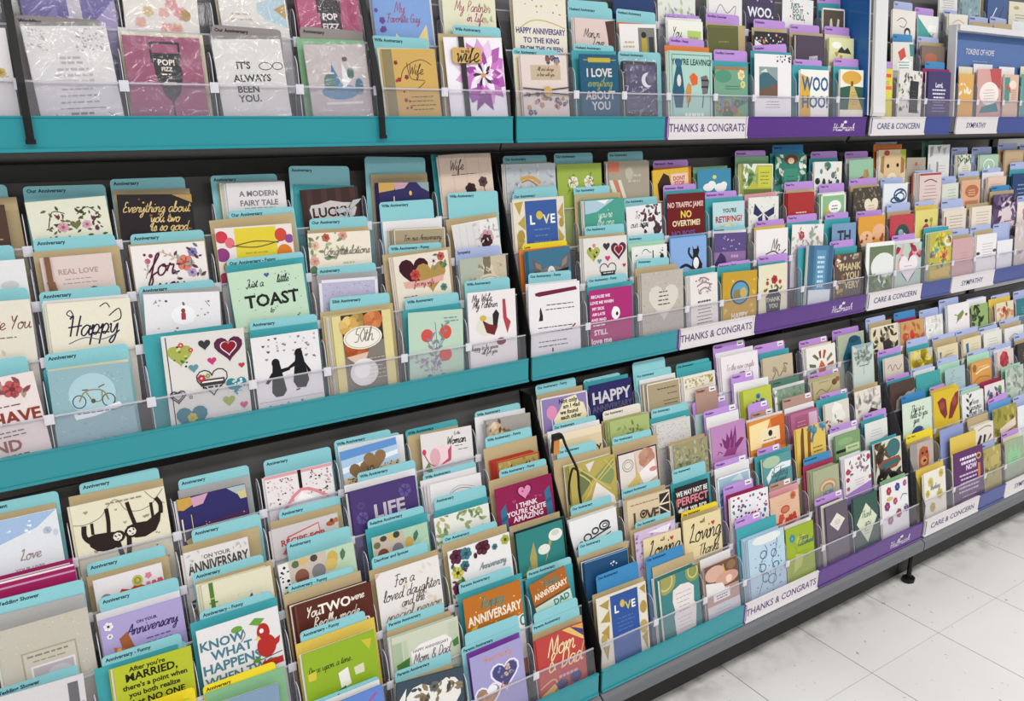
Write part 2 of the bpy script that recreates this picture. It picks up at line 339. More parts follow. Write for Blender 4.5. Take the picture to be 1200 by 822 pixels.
def tab_mesh(w, h, col, txt, dark, sticker=False):
    rd = .007; p = [(-w/2, 0), (w/2, 0)]
    for cx, a0 in ((w/2-rd, 0), (-w/2+rd, 90)):
        for i in range(5): a = math.radians(a0+i*22.5); p.append((cx+rd*math.cos(a), h-rd+rd*math.sin(a)))
    n = len(p); v = [(x, -.0004, z) for x, z in p]+[(x, .0004, z) for x, z in p]
    f = [tuple(range(n)), tuple(range(2*n-1, n-1, -1))]+[(i, n+i, n+(i+1) % n, (i+1) % n) for i in range(n)]
    c = [hexc(col)]*len(f)
    if sticker:
        b = len(v); x1 = w/2-.006; v += [(x1-.024, -.0007, h-.014), (x1, -.0007, h-.014), (x1, -.0007, h-.001), (x1-.024, -.0007, h-.001)]; f.append((b, b+1, b+2, b+3)); c.append(hexc('e6e3e8'))
        b = len(v); v += [(x1-.019, -.0009, h-.010), (x1-.005, -.0009, h-.010), (x1-.005, -.0009, h-.007), (x1-.019, -.0009, h-.007)]; f.append((b, b+1, b+2, b+3)); c.append(hexc('55505c'))
    if txt:
        vs, fs, W = text_geo(txt, .03); k = .0082; kx = min(k, (w-.012)/W)
        b = len(v); v += [(-w/2+.005+x*kx, -.0006, h-.0105+y*k) for x, y in vs]; f += [tuple(b+i for i in q) for q in fs]; c += [hexc(dark)]*len(fs)
    return ink_mesh('index_divider', v, f, c)
def env_mesh(w, h, col):
    c0 = hexc(col); a, b = -w/2, w/2; v = []; f = []
    def bx(x0, y0, z0, x1, y1, z1):
        n = len(v); v.extend([(x0, y0, z0), (x1, y0, z0), (x1, y1, z0), (x0, y1, z0), (x0, y0, z1), (x1, y0, z1), (x1, y1, z1), (x0, y1, z1)])
        f.extend(tuple(n+k for k in q) for q in ((0, 1, 5, 4), (1, 2, 6, 5), (2, 3, 7, 6), (3, 0, 4, 7), (4, 5, 6, 7), (3, 2, 1, 0)))
    bx(a, -.0006, 0, b, .0006, h)
    n = len(v); v += [(a+.002, .0009, h), (b-.002, .0009, h), (0, .0012, h*.55)]; f += [(0+n, 2+n, 1+n)]      # pointed flap folded down at the back
    return ink_mesh('envelope', v, f, [c0]*len(f))
# ---------------------------------------------------------------- geometry of the display
U1, L, PW = 0.9356, 1.219, 0.152375
HF = .0525
SHELF = {'A': (1.4429, CZ+.0127, .04, .083, 4), 'B': (1.3831, CZ-.4986, .035, .085, 4), 'C': (1.1103, CZ-1.1355, .045, .08, 6)}
YB = 1.70
TH = {'A': math.radians(6), 'B': math.radians(6), 'C': math.radians(11)}
ROT = {k: Matrix.Rotation(-a, 4, 'X') for k, a in TH.items()}
OFFX = {'A': .05, 'B': .01, 'C': -.1}
def base(s, t, o):
    y, z, dy, dz, n = SHELF[s]; return y+dy*t+o, z-HF+.006+dz*t
def place(s, t, o, u, til, wd):
    y, z = base(s, t, o); lift = abs(math.sin(til))*wd/2
    return Matrix.Translation((u, y, z))@ROT[s]@Matrix.Translation((0, 0, lift))@Matrix.Rotation(-til, 4, 'Y')
# ---------------------------------------------------------------- room
def build_room():
    m = bpy.data.materials.new('vinyl_floor_tiles'); m.use_nodes = True; nt = m.node_tree; b = nt.nodes['Principled BSDF']
    tc = nt.nodes.new('ShaderNodeTexCoord'); mp = nt.nodes.new('ShaderNodeMapping'); nt.links.new(tc.outputs['Object'], mp.inputs[0])
    mp.inputs['Location'].default_value = (-1.7072, -.9492, 0)
    def val(op, a, bb):
        n = nt.nodes.new('ShaderNodeMath'); n.operation = op
        for i, x in enumerate((a, bb)):
            if isinstance(x, (int, float)): n.inputs[i].default_value = x
            else: nt.links.new(x, n.inputs[i])
        return n.outputs[0]
    sp = nt.nodes.new('ShaderNodeSeparateXYZ'); nt.links.new(mp.outputs[0], sp.inputs[0]); T = .3048; ds = []
    for ax in 'XY':
        q = val('DIVIDE', sp.outputs[ax], T); fr = val('FRACT', val('ADD', q, .5), 0); ds.append(val('MULTIPLY', val('ABSOLUTE', val('SUBTRACT', fr, .5), 0), T))
    gx = val('MULTIPLY', val('LESS_THAN', ds[0], .0012), .75); gy = val('MULTIPLY', val('LESS_THAN', ds[1], .0010), .35)
    g = val('MAXIMUM', gx, gy)
    def noise(sc, det, lo, hi):
        n = nt.nodes.new('ShaderNodeTexNoise'); n.inputs['Scale'].default_value = sc; n.inputs['Detail'].default_value = det; nt.links.new(tc.outputs['Object'], n.inputs['Vector'])
        r = nt.nodes.new('ShaderNodeMapRange'); r.inputs['From Min'].default_value = lo; r.inputs['From Max'].default_value = hi; nt.links.new(n.outputs['Fac'], r.inputs['Value']); return r.outputs['Result']
    def mix(fac, a, c_):
        n = nt.nodes.new('ShaderNodeMix'); n.data_type = 'RGBA'
        if isinstance(fac, float): n.inputs['Factor'].default_value = fac
        else: nt.links.new(fac, n.inputs['Factor'])
        for k, x in (('A', a), ('B', c_)):
            if isinstance(x, tuple): n.inputs[k].default_value = x+(1,)
            else: nt.links.new(x, n.inputs[k])
        return n.outputs['Result']
    c = mix(noise(1.6, 5, .3, .7), hexc('dcdad6'), hexc('e8e6e3'))
    c = mix(noise(70, 2, .70, .78), c, hexc('b3aea6'))
    c = mix(noise(38, 3, .71, .76), c, hexc('6d675e'))
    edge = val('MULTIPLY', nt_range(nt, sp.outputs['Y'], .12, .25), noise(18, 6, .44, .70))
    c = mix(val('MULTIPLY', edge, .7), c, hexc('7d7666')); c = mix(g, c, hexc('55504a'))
    nt.links.new(c, b.inputs['Base Color']); b.inputs['Roughness'].default_value = .28; b.inputs['Specular IOR Level'].default_value = .45
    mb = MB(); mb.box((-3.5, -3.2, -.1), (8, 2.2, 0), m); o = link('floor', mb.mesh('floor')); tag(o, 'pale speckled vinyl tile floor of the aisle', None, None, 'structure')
    mb = MB(); mb.box((-1.6, YB, 0), (4.6, YB+.05, 2.3), mat('back_panel_grey', 'a09d98', .6))
    for k in range(-1, 5): mb.box((U1+L*(k-1)-.02, YB-.012, .3), (U1+L*(k-1)+.02, YB, 2.3), BLACK)
    o = link('wall_back', mb.mesh('wall_back')); tag(o, 'dark back panel behind the card shelves', None, None, 'structure')
def nt_range(nt, sock, a, b):
    r = nt.nodes.new('ShaderNodeMapRange'); r.inputs['From Min'].default_value = a; r.inputs['From Max'].default_value = b; nt.links.new(sock, r.inputs['Value']); return r.outputs['Result']
build_room()
# ---------------------------------------------------------------- shelves
TEAL = mat('teal_strip', '278e98', .3, .3, 0, .3, .25, 30, .06, 6)
PURP = mat('purple_strip', '542a80', .3, .3, 0, .3, .2, 30)
WHITE = mat('white_strip', 'dcd6d8', .35, .4, 0, .3, .12, 30, .02)
NAVY = mat('blue_strip', '35458c', .3, .3, 0, .3, .2, 30)
LETP = mat('plum_lettering', '4c3a6e', .5); LETB = mat('navy_lettering', '2c3f6e', .5); LETW = mat('white_lettering', 'e6e0ea', .5)
def lettering(txt, x0, x1, zc, y, h, m, parent, name='lettering'):
    vs, fs, W = text_geo(txt, .008); k = h/.7; kx = (x1-x0)/W
    me = bpy.data.meshes.new(name); me.from_pydata([(x0+a*kx, y, zc-h/2+b*k) for a, b in vs], [], fs); me.materials.append(m); return link(name, me, parent)
def script_mark(txt, x0, x1, zc, y, h, m, parent, crown=True):
    W = sum(GL.get(c, GL['n'])[0] for c in txt)*.5+.3; a = Art(x1-x0, h, lambda x: y)
    v = []; f = []; px = 0; k = (x1-x0)/(W*2-.3)
    for c in txt:
        g = GL.get(c, GL['n'])
        for st in g[1:]:
            p = smooth(st, 3); n0 = len(v)
            for i in range(len(p)):
                A = p[max(i-1, 0)]; B = p[min(i+1, len(p)-1)]; dx, dz = B[0]-A[0], B[1]-A[1]; l = math.hypot(dx, dz) or 1; wd = .075
                for sg in (1, -1): v.append((x0+(px+p[i][0]+.2*p[i][1]-sg*dz/l*wd)*k, y, zc+(p[i][1]-.8+sg*dx/l*wd)*k*.66))
            f += [(n0+2*i, n0+2*i+1, n0+2*i+3, n0+2*i+2) for i in range(len(p)-1)]
        px += g[0]
    if crown:
        cx = (x0+x1)/2+.004; cz = zc+h*.42; n0 = len(v)
        for dx, dz in ((-.006, 0), (.006, 0), (.008, .007), (.004, .004), (0, .009), (-.004, .004), (-.008, .007)): v.append((cx+dx, y, cz+dz))
        f.append(tuple(range(n0, n0+7)))
    me = bpy.data.meshes.new('logo_script'); me.from_pydata(v, [], f); me.materials.append(m); return link('logo_script', me, parent)
BAYN = ['left bay', 'middle bay', 'right bay']; SHN = {'A': 'top', 'B': 'middle', 'C': 'lower'}
SEG = {'A': [(0, 2.77, TEAL), (2.77, 2.83, PURP), (2.84, 4.60, WHITE), (4.62, 4.65, WHITE), (4.66, 7.97, PURP), (8.06, 9.88, WHITE), (9.89, 10.80, NAVY), (11.04, 12.70, WHITE), (12.72, 16, NAVY)],
       'B': [(0, 2.90, TEAL), (2.90, 2.95, PURP), (2.96, 4.72, WHITE), (4.73, 4.77, WHITE), (4.79, 7.97, PURP), (8.05, 9.92, WHITE), (9.94, 11.03, NAVY), (11.08, 12.84, WHITE), (12.86, 16, NAVY)],
       'C': [(0, 2.93, TEAL), (2.93, 2.97, PURP), (2.98, 4.77, WHITE), (4.78, 4.81, WHITE), (4.83, 7.96, PURP), (8.05, 10.02, WHITE), (10.04, 11.05, NAVY), (11.08, 12.8, WHITE), (12.82, 16, NAVY)]}
DIVX = {
    'A0': [0.056, 0.2, 0.339, 0.486, 0.634, 0.778, 1.104, 1.241, 1.378, 1.535, 1.675, 1.843, 2.018, 2.3, 2.448, 2.63, 2.744, 2.906, 3.021],
    'A1': [0.214, 0.358, 0.501, 0.644, 0.803, 1.125, 1.259, 1.405, 1.546, 1.71, 1.868, 2.021, 2.468],
    'A2': [1.405, 1.575, 1.718, 1.852, 2.031, 2.5, 2.666, 2.809, 2.948, 3.071],
    'A3': [2.786, 2.953, 3.108],
    'B0': [0.018, 0.169, 0.339, 0.479, 0.639, 0.787, 1.104, 1.262, 1.419, 1.543, 1.686, 1.866, 2.01, 2.307, 2.481, 2.632, 2.768, 2.917, 3.037],
    'B1': [0.027, 0.167, 0.318, 0.479, 0.623, 0.791, 1.112, 1.264, 1.392, 1.538, 1.7, 1.847, 2.011, 2.311, 2.455, 2.612, 2.778, 2.929, 3.095],
    'B2': [0.029, 0.17, 0.311, 0.478, 0.637, 0.789, 1.131, 1.275, 1.404, 1.557, 1.708, 1.863, 2.01, 2.316, 2.494, 2.646, 2.765, 2.917, 3.1],
    'B3': [0.031, 0.164, 0.329, 0.468, 0.621, 0.78, 1.093, 1.236, 1.387, 1.539, 1.701, 1.842, 2.012, 2.32, 2.479, 2.593, 2.764, 2.901, 3.073, 3.232],
    'C0': [0.459, 0.624, 0.781, 1.11, 1.266, 1.402, 1.562, 1.706, 1.839, 1.965, 2.337, 2.518, 2.643],
    'C1': [0.155, 0.315, 0.481, 0.642, 0.804, 1.092, 1.24, 1.394, 1.548, 1.699, 1.85, 1.989, 2.323, 2.511, 2.643, 2.795],
    'C2': [0.01, 0.16, 0.316, 0.482, 0.637, 0.797, 1.093, 1.247, 1.391, 1.544, 1.695, 1.846, 1.998, 2.347, 2.511, 2.651, 2.786],
    'C3': [0.028, 0.175, 0.32, 0.49, 0.634, 0.776, 1.11, 1.278, 1.413, 1.55, 1.708, 1.845, 1.998, 2.312, 2.454, 2.624, 2.779, 2.927],
    'C4': [0.022, 0.167, 0.318, 0.473, 0.634, 0.788, 1.109, 1.255, 1.395, 1.551, 1.696, 1.851, 2.042, 2.325, 2.479, 2.627, 2.768, 2.906],
    'C5': [0.016, 0.176, 0.325, 0.476, 0.63, 0.783, 1.092, 1.246, 1.385, 1.519, 1.678, 1.861, 2.018, 2.329, 2.469, 2.584, 2.747, 2.892, 3.052]}
DIV = {}
def divider_mesh(s):
    if s in DIV: return DIV[s]
    dy, dz = SHELF[s][2:4]; tn = math.tan(TH[s]); mb = MB(); p = [(.0, 0), (dy-.003, 0), (dy-.004, dz), (dy-.004+(.14-dz)*tn, .14), (dy-.010+(.15-dz)*tn, .15), (.014+.15*tn, .15)]
    for i in range(6): a = math.radians(90+i*15); z = .128+.022*math.sin(a); p.append((.014+.013*math.cos(a)+z*tn, z))
    p.append((.001+.1*tn, .1)); mb.prism(p, 'x', -.0006, .0006, FIN, LITEDGE); d = mb.mesh('divider')
    yo = .092*tn; mb = MB(); mb.box((-.008, -.0030+yo, .084), (.006, -.0016+yo, .101), CLIPM); mb.box((-.005, -.0038+yo, .087), (.003, -.0030+yo, .098), CLIPM); mb.box((-.001, -.0016+yo, .09), (.001, .008+yo, .099), CLIPM)
    DIV[s] = (d, mb.mesh('clip')); return DIV[s]
for s in 'ABC':
    y0, z0, dy, dz, nt_ = SHELF[s]
    for bay in range(3):
        x0 = U1+L*(bay-1)+.002; x1 = U1+L*bay-(.012 if (s, bay) == ('A', 1) else .002)
        root = bpy.data.objects.new('display_shelf', None); C.objects.link(root); root.location = ((x0+x1)/2, y0, z0-HF)
        tag(root, '%s stepped card shelf in the %s of the rack' % (SHN[s], BAYN[bay]), 'shelf', 'stepped card shelves')
        R0 = Matrix.Translation((-(x0+x1)/2, -y0, -(z0-HF)))
        def part(name, me, parent=root):
            o = link(name, me, parent); o.matrix_local = R0 if parent is root else Matrix.Identity(4); return o
        mb = MB(); zb = z0-HF; prof = [(y0+.004, zb-.0)]
        for t in range(nt_):
            prof.append((y0+.004+dy*t if t == 0 else y0+dy*t, zb+.003+dz*t)); prof.append((y0+dy*(t+1), zb+.003+dz*t))
        zt_ = zb+.003+dz*(nt_-1); yk = y0+dy*nt_+.014; hb = .27 if s == 'A' else .20
        prof += [(yk-.014, zt_+.055), (yk, zt_+.055), (yk+.03, zt_+hb), (yk+.037, zt_+hb), (yk+.06, zb-.02), (y0+.06, zb-.02), (y0+.05, zb)]
        mb.prism(prof, 'x', x0, x1, DARK); mb.box((x0, y0+.05, zb-.0225), (x1, yk+.058, zb-.0203), BLACK); mb.box((x0, y0+.004, zb-.0018), (x1, y0+.0495, zb-.0003), BLACK); part('shelf_body', mb.mesh('shelf_body'))  # thin black plates paint the shade on the shelf underside
        for t in range(nt_):
            yy, zz = y0+dy*t, zb+.006+dz*t; mb = MB(); tn = math.tan(TH[s])*.098; xa = x0+(.062 if s == 'A' and bay == 2 else .004); n = 0
            mb.v = [(xa, yy-.0012, zz), (x1-.004, yy-.0012, zz), (x1-.004, yy, zz), (xa, yy, zz), (xa, yy-.0012+tn, zz+.098), (x1-.004, yy-.0012+tn, zz+.098), (x1-.004, yy+tn, zz+.098), (xa, yy+tn, zz+.098)]
            for i_, q_ in enumerate(((0, 1, 5, 4), (1, 2, 6, 5), (2, 3, 7, 6), (3, 0, 4, 7), (4, 5, 6, 7), (3, 2, 1, 0))): mb.f.append(q_); mb.m.append(mb.mi(LITEDGE if i_ == 4 else ACR))
            yr = yy-.0012+tn*.975; mb.box((xa, yr-.0008, zz+.0955), (x1-.004, yr+.0005, zz+.0985), LIPHL)  # strip added as the bright highlight line near the lip top
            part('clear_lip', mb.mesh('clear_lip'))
            dm, cm = divider_mesh(s)
            for xd in [q for q in DIVX.get('%s%d' % (s, t), []) if x0 < q < x1 and not (s == 'A' and ((t == 1 and q > 2.6) or abs(q-2.612) < .012))]:
                d = link('divider', dm, root); d.matrix_local = Matrix.Translation((xd-root.location.x, yy+.0006-y0, zz-zb))@Matrix.Diagonal((1, .72 if s == 'A' and t == 0 and xd > 2.6 else 1, 1, 1))
                link('clip', cm, d)
        # end panels at the bay joints
        for side, xx in ((0, x0),):
            mb = MB(); p = [(y0+.002, zb), (y0+.002, zb+.10), (y0+dy*nt_, zb+.12+dz*nt_), (y0+dy*nt_+.05, zb+.12+dz*nt_), (y0+dy*nt_+.05, zb)]
            mb.prism(p, 'x', xx, xx+.0025, SMOKE if bay == 2 else BLACK, SMOKE if bay == 2 else BLACK); part('end_panel', mb.mesh('end_panel'))
        # label strips
        for a, b, m in [q for q in SEG[s] if bay*8 <= (q[0]+q[1])/2+8 < bay*8+8 or False] if bay else [(-8, 0, TEAL)]:
            pass
        segs = [(-8, 0, TEAL)] if bay == 0 else [q for q in SEG[s] if (0 if bay == 1 else 8) <= (q[0]+q[1])/2 < (8 if bay == 1 else 16)]
        for a, b, m in segs:
            xa = max(U1+PW*a+.004 if a in (-8, 0) else U1+PW*a, x0); xb = min(U1+PW*b-(.006 if b in (0,) else 0), x1)
            mb = MB(); mb.box((xa, y0-.003, zb), (xb, y0+.0015, z0), m); mb.box((xa, y0-.0055, zb-.001), (xb, y0-.003, zb+.004), m); mb.box((xa, y0-.0045, z0-.003), (xb, y0-.003, z0), m)
            st = part('label_strip', mb.mesh('label_strip')); zc = z0-HF/2; yt = y0-.0034
            if m is WHITE and b-a > 1:
                t_ = 'THANKS & CONGRATS' if bay == 1 else ('CARE & CONCERN' if a < 9 else 'SYMPATHY')
                wd = b-a; q = (.02, .02) if bay == 1 else ((.22, .18) if a < 9 else (.4, .48))
                lettering(t_, U1+PW*(a+q[0]*1), U1+PW*(b-q[1]), zc, yt, .019 if bay == 1 else .017, LETP if bay == 1 else LETB, st)
                if bay == 1:
                    mb = MB(); mb.box((U1+PW*a+.0015, yt, zb+.005), (U1+PW*a+.0035, yt+.0004, z0-.004), LETP); link('border_line', mb.mesh('border_line'), st)
                elif a < 9:
                    mb = MB(); mb.box((U1+PW*a+.004, yt, zb+.005), (U1+PW*a+.008, yt+.0004, z0-.004), LETB); link('border_line', mb.mesh('border_line'), st)
            elif m is PURP and b-a > 1:
                script_mark('Hallmark', U1+PW*(b-1.05), U1+PW*(b-.38), zc-.004, yt, .03, LETW, st)
# the deck front under the lower shelf
for bay in range(3):
    x0 = U1+L*(bay-1)+.002; x1 = U1+L*bay-.002; y0 = SHELF['C'][0]
    root = bpy.data.objects.new('rack_base', None); C.objects.link(root); root.location = ((x0+x1)/2, y0, 0)
    tag(root, 'grey front rail and dark kick plate under the %s' % BAYN[bay], 'shelf base', 'rack bases')
    R0 = Matrix.Translation((-(x0+x1)/2, -y0, 0))
    def part(name, me):
        o = link(name, me, root); o.matrix_local = R0; return o
    zt = SHELF['C'][1]-HF
    mb = MB(); mb.prism([(y0-.012, zt-.012), (y0-.014, zt-.015), (y0-.014, zt-.038), (y0-.010, zt-.042), (y0+.03, zt-.042), (y0+.03, zt-.022), (y0+.048, zt-.022), (y0+.048, zt-.005), (y0+.0, zt-.005)], 'x', x0, x1, GREYR); part('front_rail', mb.mesh('front_rail'))
    mb = MB(); mb.box((x0, y0+.055, .02), (x1, YB-.02, zt-.0245), BLACK); part('kick_plate', mb.mesh('kick_plate'))
    mb = MB()
    for xx in (x0+.03,):
        mb.prism([(xx+.022*math.cos(i*.785), y0+.035+.018*math.sin(i*.785)) for i in range(8)], 'z', 0, .012, BLACK); mb.prism([(xx+.007*math.cos(i*1.047), y0+.035+.007*math.sin(i*1.047)) for i in range(6)], 'z', .012, zt-.042, BLACK)
    part('levelling_foot', mb.mesh('levelling_foot'))
# blue side sign and white upright between the middle and right bays of the top shelf
ya, za = SHELF['A'][0], SHELF['A'][1]
xj = U1+L
BLUEP = mat('blue_panel', '1f5ea0', .4, .4, 0, .3); WPL = mat('white_painted_metal', 'd6d5d6', .4, .4, noise=.02)
mb = MB(); mb.prism([(ya-.002, za+.004), (ya+.063, za+.62), (YB-.015, za+.62), (YB-.015, za+.02), (ya+.03, za+.004)], 'x', xj-.0105, xj-.0035, BLUEP, WPL)
o = link('side_sign', mb.mesh('side_sign')); tag(o, 'tall blue end sign between the top middle and right bays', 'sign')
mb = MB(); mb.prism([(ya-.012, za+.0015), (ya-.015, za+.012), (ya-.012, za+.03), (ya+.048, za+.62), (ya+.057, za+.62), (ya-.004, za+.03), (ya-.0045, za+.0015)], 'x', xj-.001, xj+.056, WPL)
o = link('upright_panel', mb.mesh('upright_panel')); tag(o, 'white upright panel beside the blue end sign', 'panel')
# ---------------------------------------------------------------- white display box on the right
bx0, bx1, bz0, bz1 = 2.609, U1+2*L-.01, za+.0, CZ+.287
root = bpy.data.objects.new('display_box', None); C.objects.link(root); root.location = (bx0, ya, bz0)
tag(root, 'white display box with a blue back on the top shelf', 'display box')
R0 = Matrix.Translation((-bx0, -ya, -bz0))
HB = bz1-bz0
mb = MB(); mb.prism([(ya+.0068, bz0+.001), (ya+.036, bz1), (ya+.0615, bz1), (ya+.0333, bz0+.001)], 'x', bx0, bx0+.006, WPL); o = link('side_panel', mb.mesh('p'), root); o.matrix_local = R0
mb = MB(); mb.prism([(ya+.026, bz1-.014), (ya+.028, bz1+.004), (ya+.068, bz1+.004), (ya+.068, bz1-.014)], 'x', bx0+.006, bx1, WPL); o = link('roof', mb.mesh('p'), root); o.matrix_local = R0
BLB = mat('blue_box_back', '4467a0', .45)
mb = MB(); mb.prism([(ya+.0305, bz0+.0), (ya+.0590, bz1-.014), (ya+.0608, bz1-.014), (ya+.0323, bz0+.0)], 'x', bx0+.006, bx1, BLB); bp_ = link('back_panel', mb.mesh('p'), root); bp_.matrix_local = R0
for txt, xa, xb, zz, hh in (('TOKENS OF HOPE', bx0+.10, bx0+.275, bz1-.07, .017), ('-----', bx0+.145, bx0+.232, bz1-.098, .006)):
    yy = ya+.0305+(zz-bz0)/(HB-.014)*.0285-.0016
    lettering(txt, xa, xb, zz, yy, hh, LETW, bp_)
# ---------------------------------------------------------------- black straps and the cord
for (xa, za_), (xb, zb_), lab in (((.0583, 1.62), (.057, 1.3398), 'black strap hanging over the teal strip at far left'), ((.622, 1.66), (.633, 1.3404), 'black strap hanging beside the gold wife card')):
    mb = MB(); pts = [(xa, ya+.05, za_), (xa, ya+.03, za_-.07), (xb, ya-.004, CZ+.06), (xb, ya-.010, CZ+.01), (xb, ya-.011, zb_)]; wd = .0055
    for i in range(len(pts)-1):
        p, q = pts[i], pts[i+1]; n = len(mb.v)
        mb.v += [(p[0]-wd, p[1], p[2]), (p[0]+wd, p[1], p[2]), (q[0]+wd, q[1], q[2]), (q[0]-wd, q[1], q[2]), (p[0]-wd, p[1]+.003, p[2]), (p[0]+wd, p[1]+.003, p[2]), (q[0]+wd, q[1]+.003, q[2]), (q[0]-wd, q[1]+.003, q[2])]
        for k in ((0, 1, 2, 3), (5, 4, 7, 6), (1, 5, 6, 2), (4, 0, 3, 7), (4, 5, 1, 0), (3, 2, 6, 7)): mb.f.append(tuple(n+i for i in k)); mb.m.append(mb.mi(BLACK))
    mb.box((xb-.007, ya-.0125, zb_-.004), (xb+.007, ya-.0095, zb_+.003), BLACK)
    o = link('hanging_strap', mb.mesh('hanging_strap')); tag(o, lab, 'strap', 'black hanging straps')
def tube(name, pts, r, m, parent=None):
    cu = bpy.data.curves.new(name, 'CURVE'); cu.dimensions = '3D'; cu.bevel_depth = r; cu.bevel_resolution = 3; sp_ = cu.splines.new('POLY'); P3 = []
    for i in range(len(pts)-1):
        p0, p1, p2, p3 = pts[max(i-1, 0)], pts[i], pts[i+1], pts[min(i+2, len(pts)-1)]
        for k in range(6):
            t = k/6; P3.append(tuple(.5*((2*p1[a])+(-p0[a]+p2[a])*t+(2*p0[a]-5*p1[a]+4*p2[a]-p3[a])*t*t+(-p0[a]+3*p1[a]-3*p2[a]+p3[a])*t**3) for a in range(3)))
    P3.append(pts[-1]); sp_.points.add(len(P3)-1)
    for p, q in zip(sp_.points, P3): p.co = q+(1,)
    o = bpy.data.objects.new(name, cu); C.objects.link(o); me = bpy.data.meshes.new_from_object(o.evaluated_get(bpy.context.evaluated_depsgraph_get()))
    bpy.data.objects.remove(o); bpy.data.curves.remove(cu); me.materials.clear(); me.materials.append(m); return link(name, me, parent)
root = bpy.data.objects.new('security_cord', None); C.objects.link(root); root.location = (.93, 1.225, .6)
tag(root, 'black looped cord hanging over the gold lattice card', 'cord')
R0 = Matrix.Translation((-.93, -1.225, -.6))
o = tube('cord', [(.889, 1.232, .705), (.889, 1.226, .742), (.906, 1.224, .745), (.918, 1.223, .718), (.933, 1.222, .688), (.950, 1.222, .652), (.956, 1.224, .61), (.964, 1.226, .572)], .0028, BLACK, root); o.matrix_local = R0
o = tube('cord', [(.949, 1.221, .654), (.937, 1.223, .66), (.930, 1.224, .63), (.931, 1.226, .60), (.936, 1.228, .575)], .0024, BLACK, root); o.matrix_local = R0
mb = MB(); mb.box((.891, 1.2275, .70), (.905, 1.2305, .738), mat('orange_tag', 'c8823a', .5)); mb.box((.888, 1.225, .734), (.909, 1.233, .746), BLACK); o = link('tag', mb.mesh('tag'), root); o.matrix_local = R0
# ---------------------------------------------------------------- cards, envelopes and dividers
TABC = {'t': ('8ac6cd', 'light teal', '1d3a44'), 'T': ('4aa3ab', 'deep teal', '16343c'), 'p': ('b98fd4', 'lilac', '3a1f5c'), 'l': ('a9b5dc', 'lavender blue', '26305c'), 'b': ('3d86ba', 'bright blue', '123050'), 'y': ('ead22c', 'yellow', '3a3208'), 'g': ('8f8886', 'grey', '1c1a1a'), 'm': ('b08d80', 'brown', '4a2c24'), 'E': ('e4ddcf', 'ivory', '3a3630'), 'G': ('4f7a68', 'dark green', '16302a')}
ENVC = {'k': ('baa67e', 'kraft'), 'T': ('42a0a8', 'teal'), 'w': ('e4e2e3', 'white'), 'o': ('d97b35', 'orange'), 'G': ('83b488', 'green'), 'c': ('ddd6b8', 'cream'), 'e': ('aaa8a7', 'grey'), 'W': ('9c2f55', 'wine red'), 'P': ('7d3f9c', 'purple'), 'y': ('d9bd55', 'yellow'), 'n': ('aad6b8', 'mint'), 'M': ('9a2560', 'magenta'), 'r': ('a84038', 'red'), 'B': ('5f9acb', 'blue'), 'R': ('d89aa4', 'pink'), 'm': ('8a707c', 'mauve')}
ROWN = {0: 'front row', 1: 'second row', 2: 'third row', 3: 'fourth row', 4: 'fifth row', 5: 'back row'}
TOPT = {'A': 3, 'B': 3, 'C': 5}
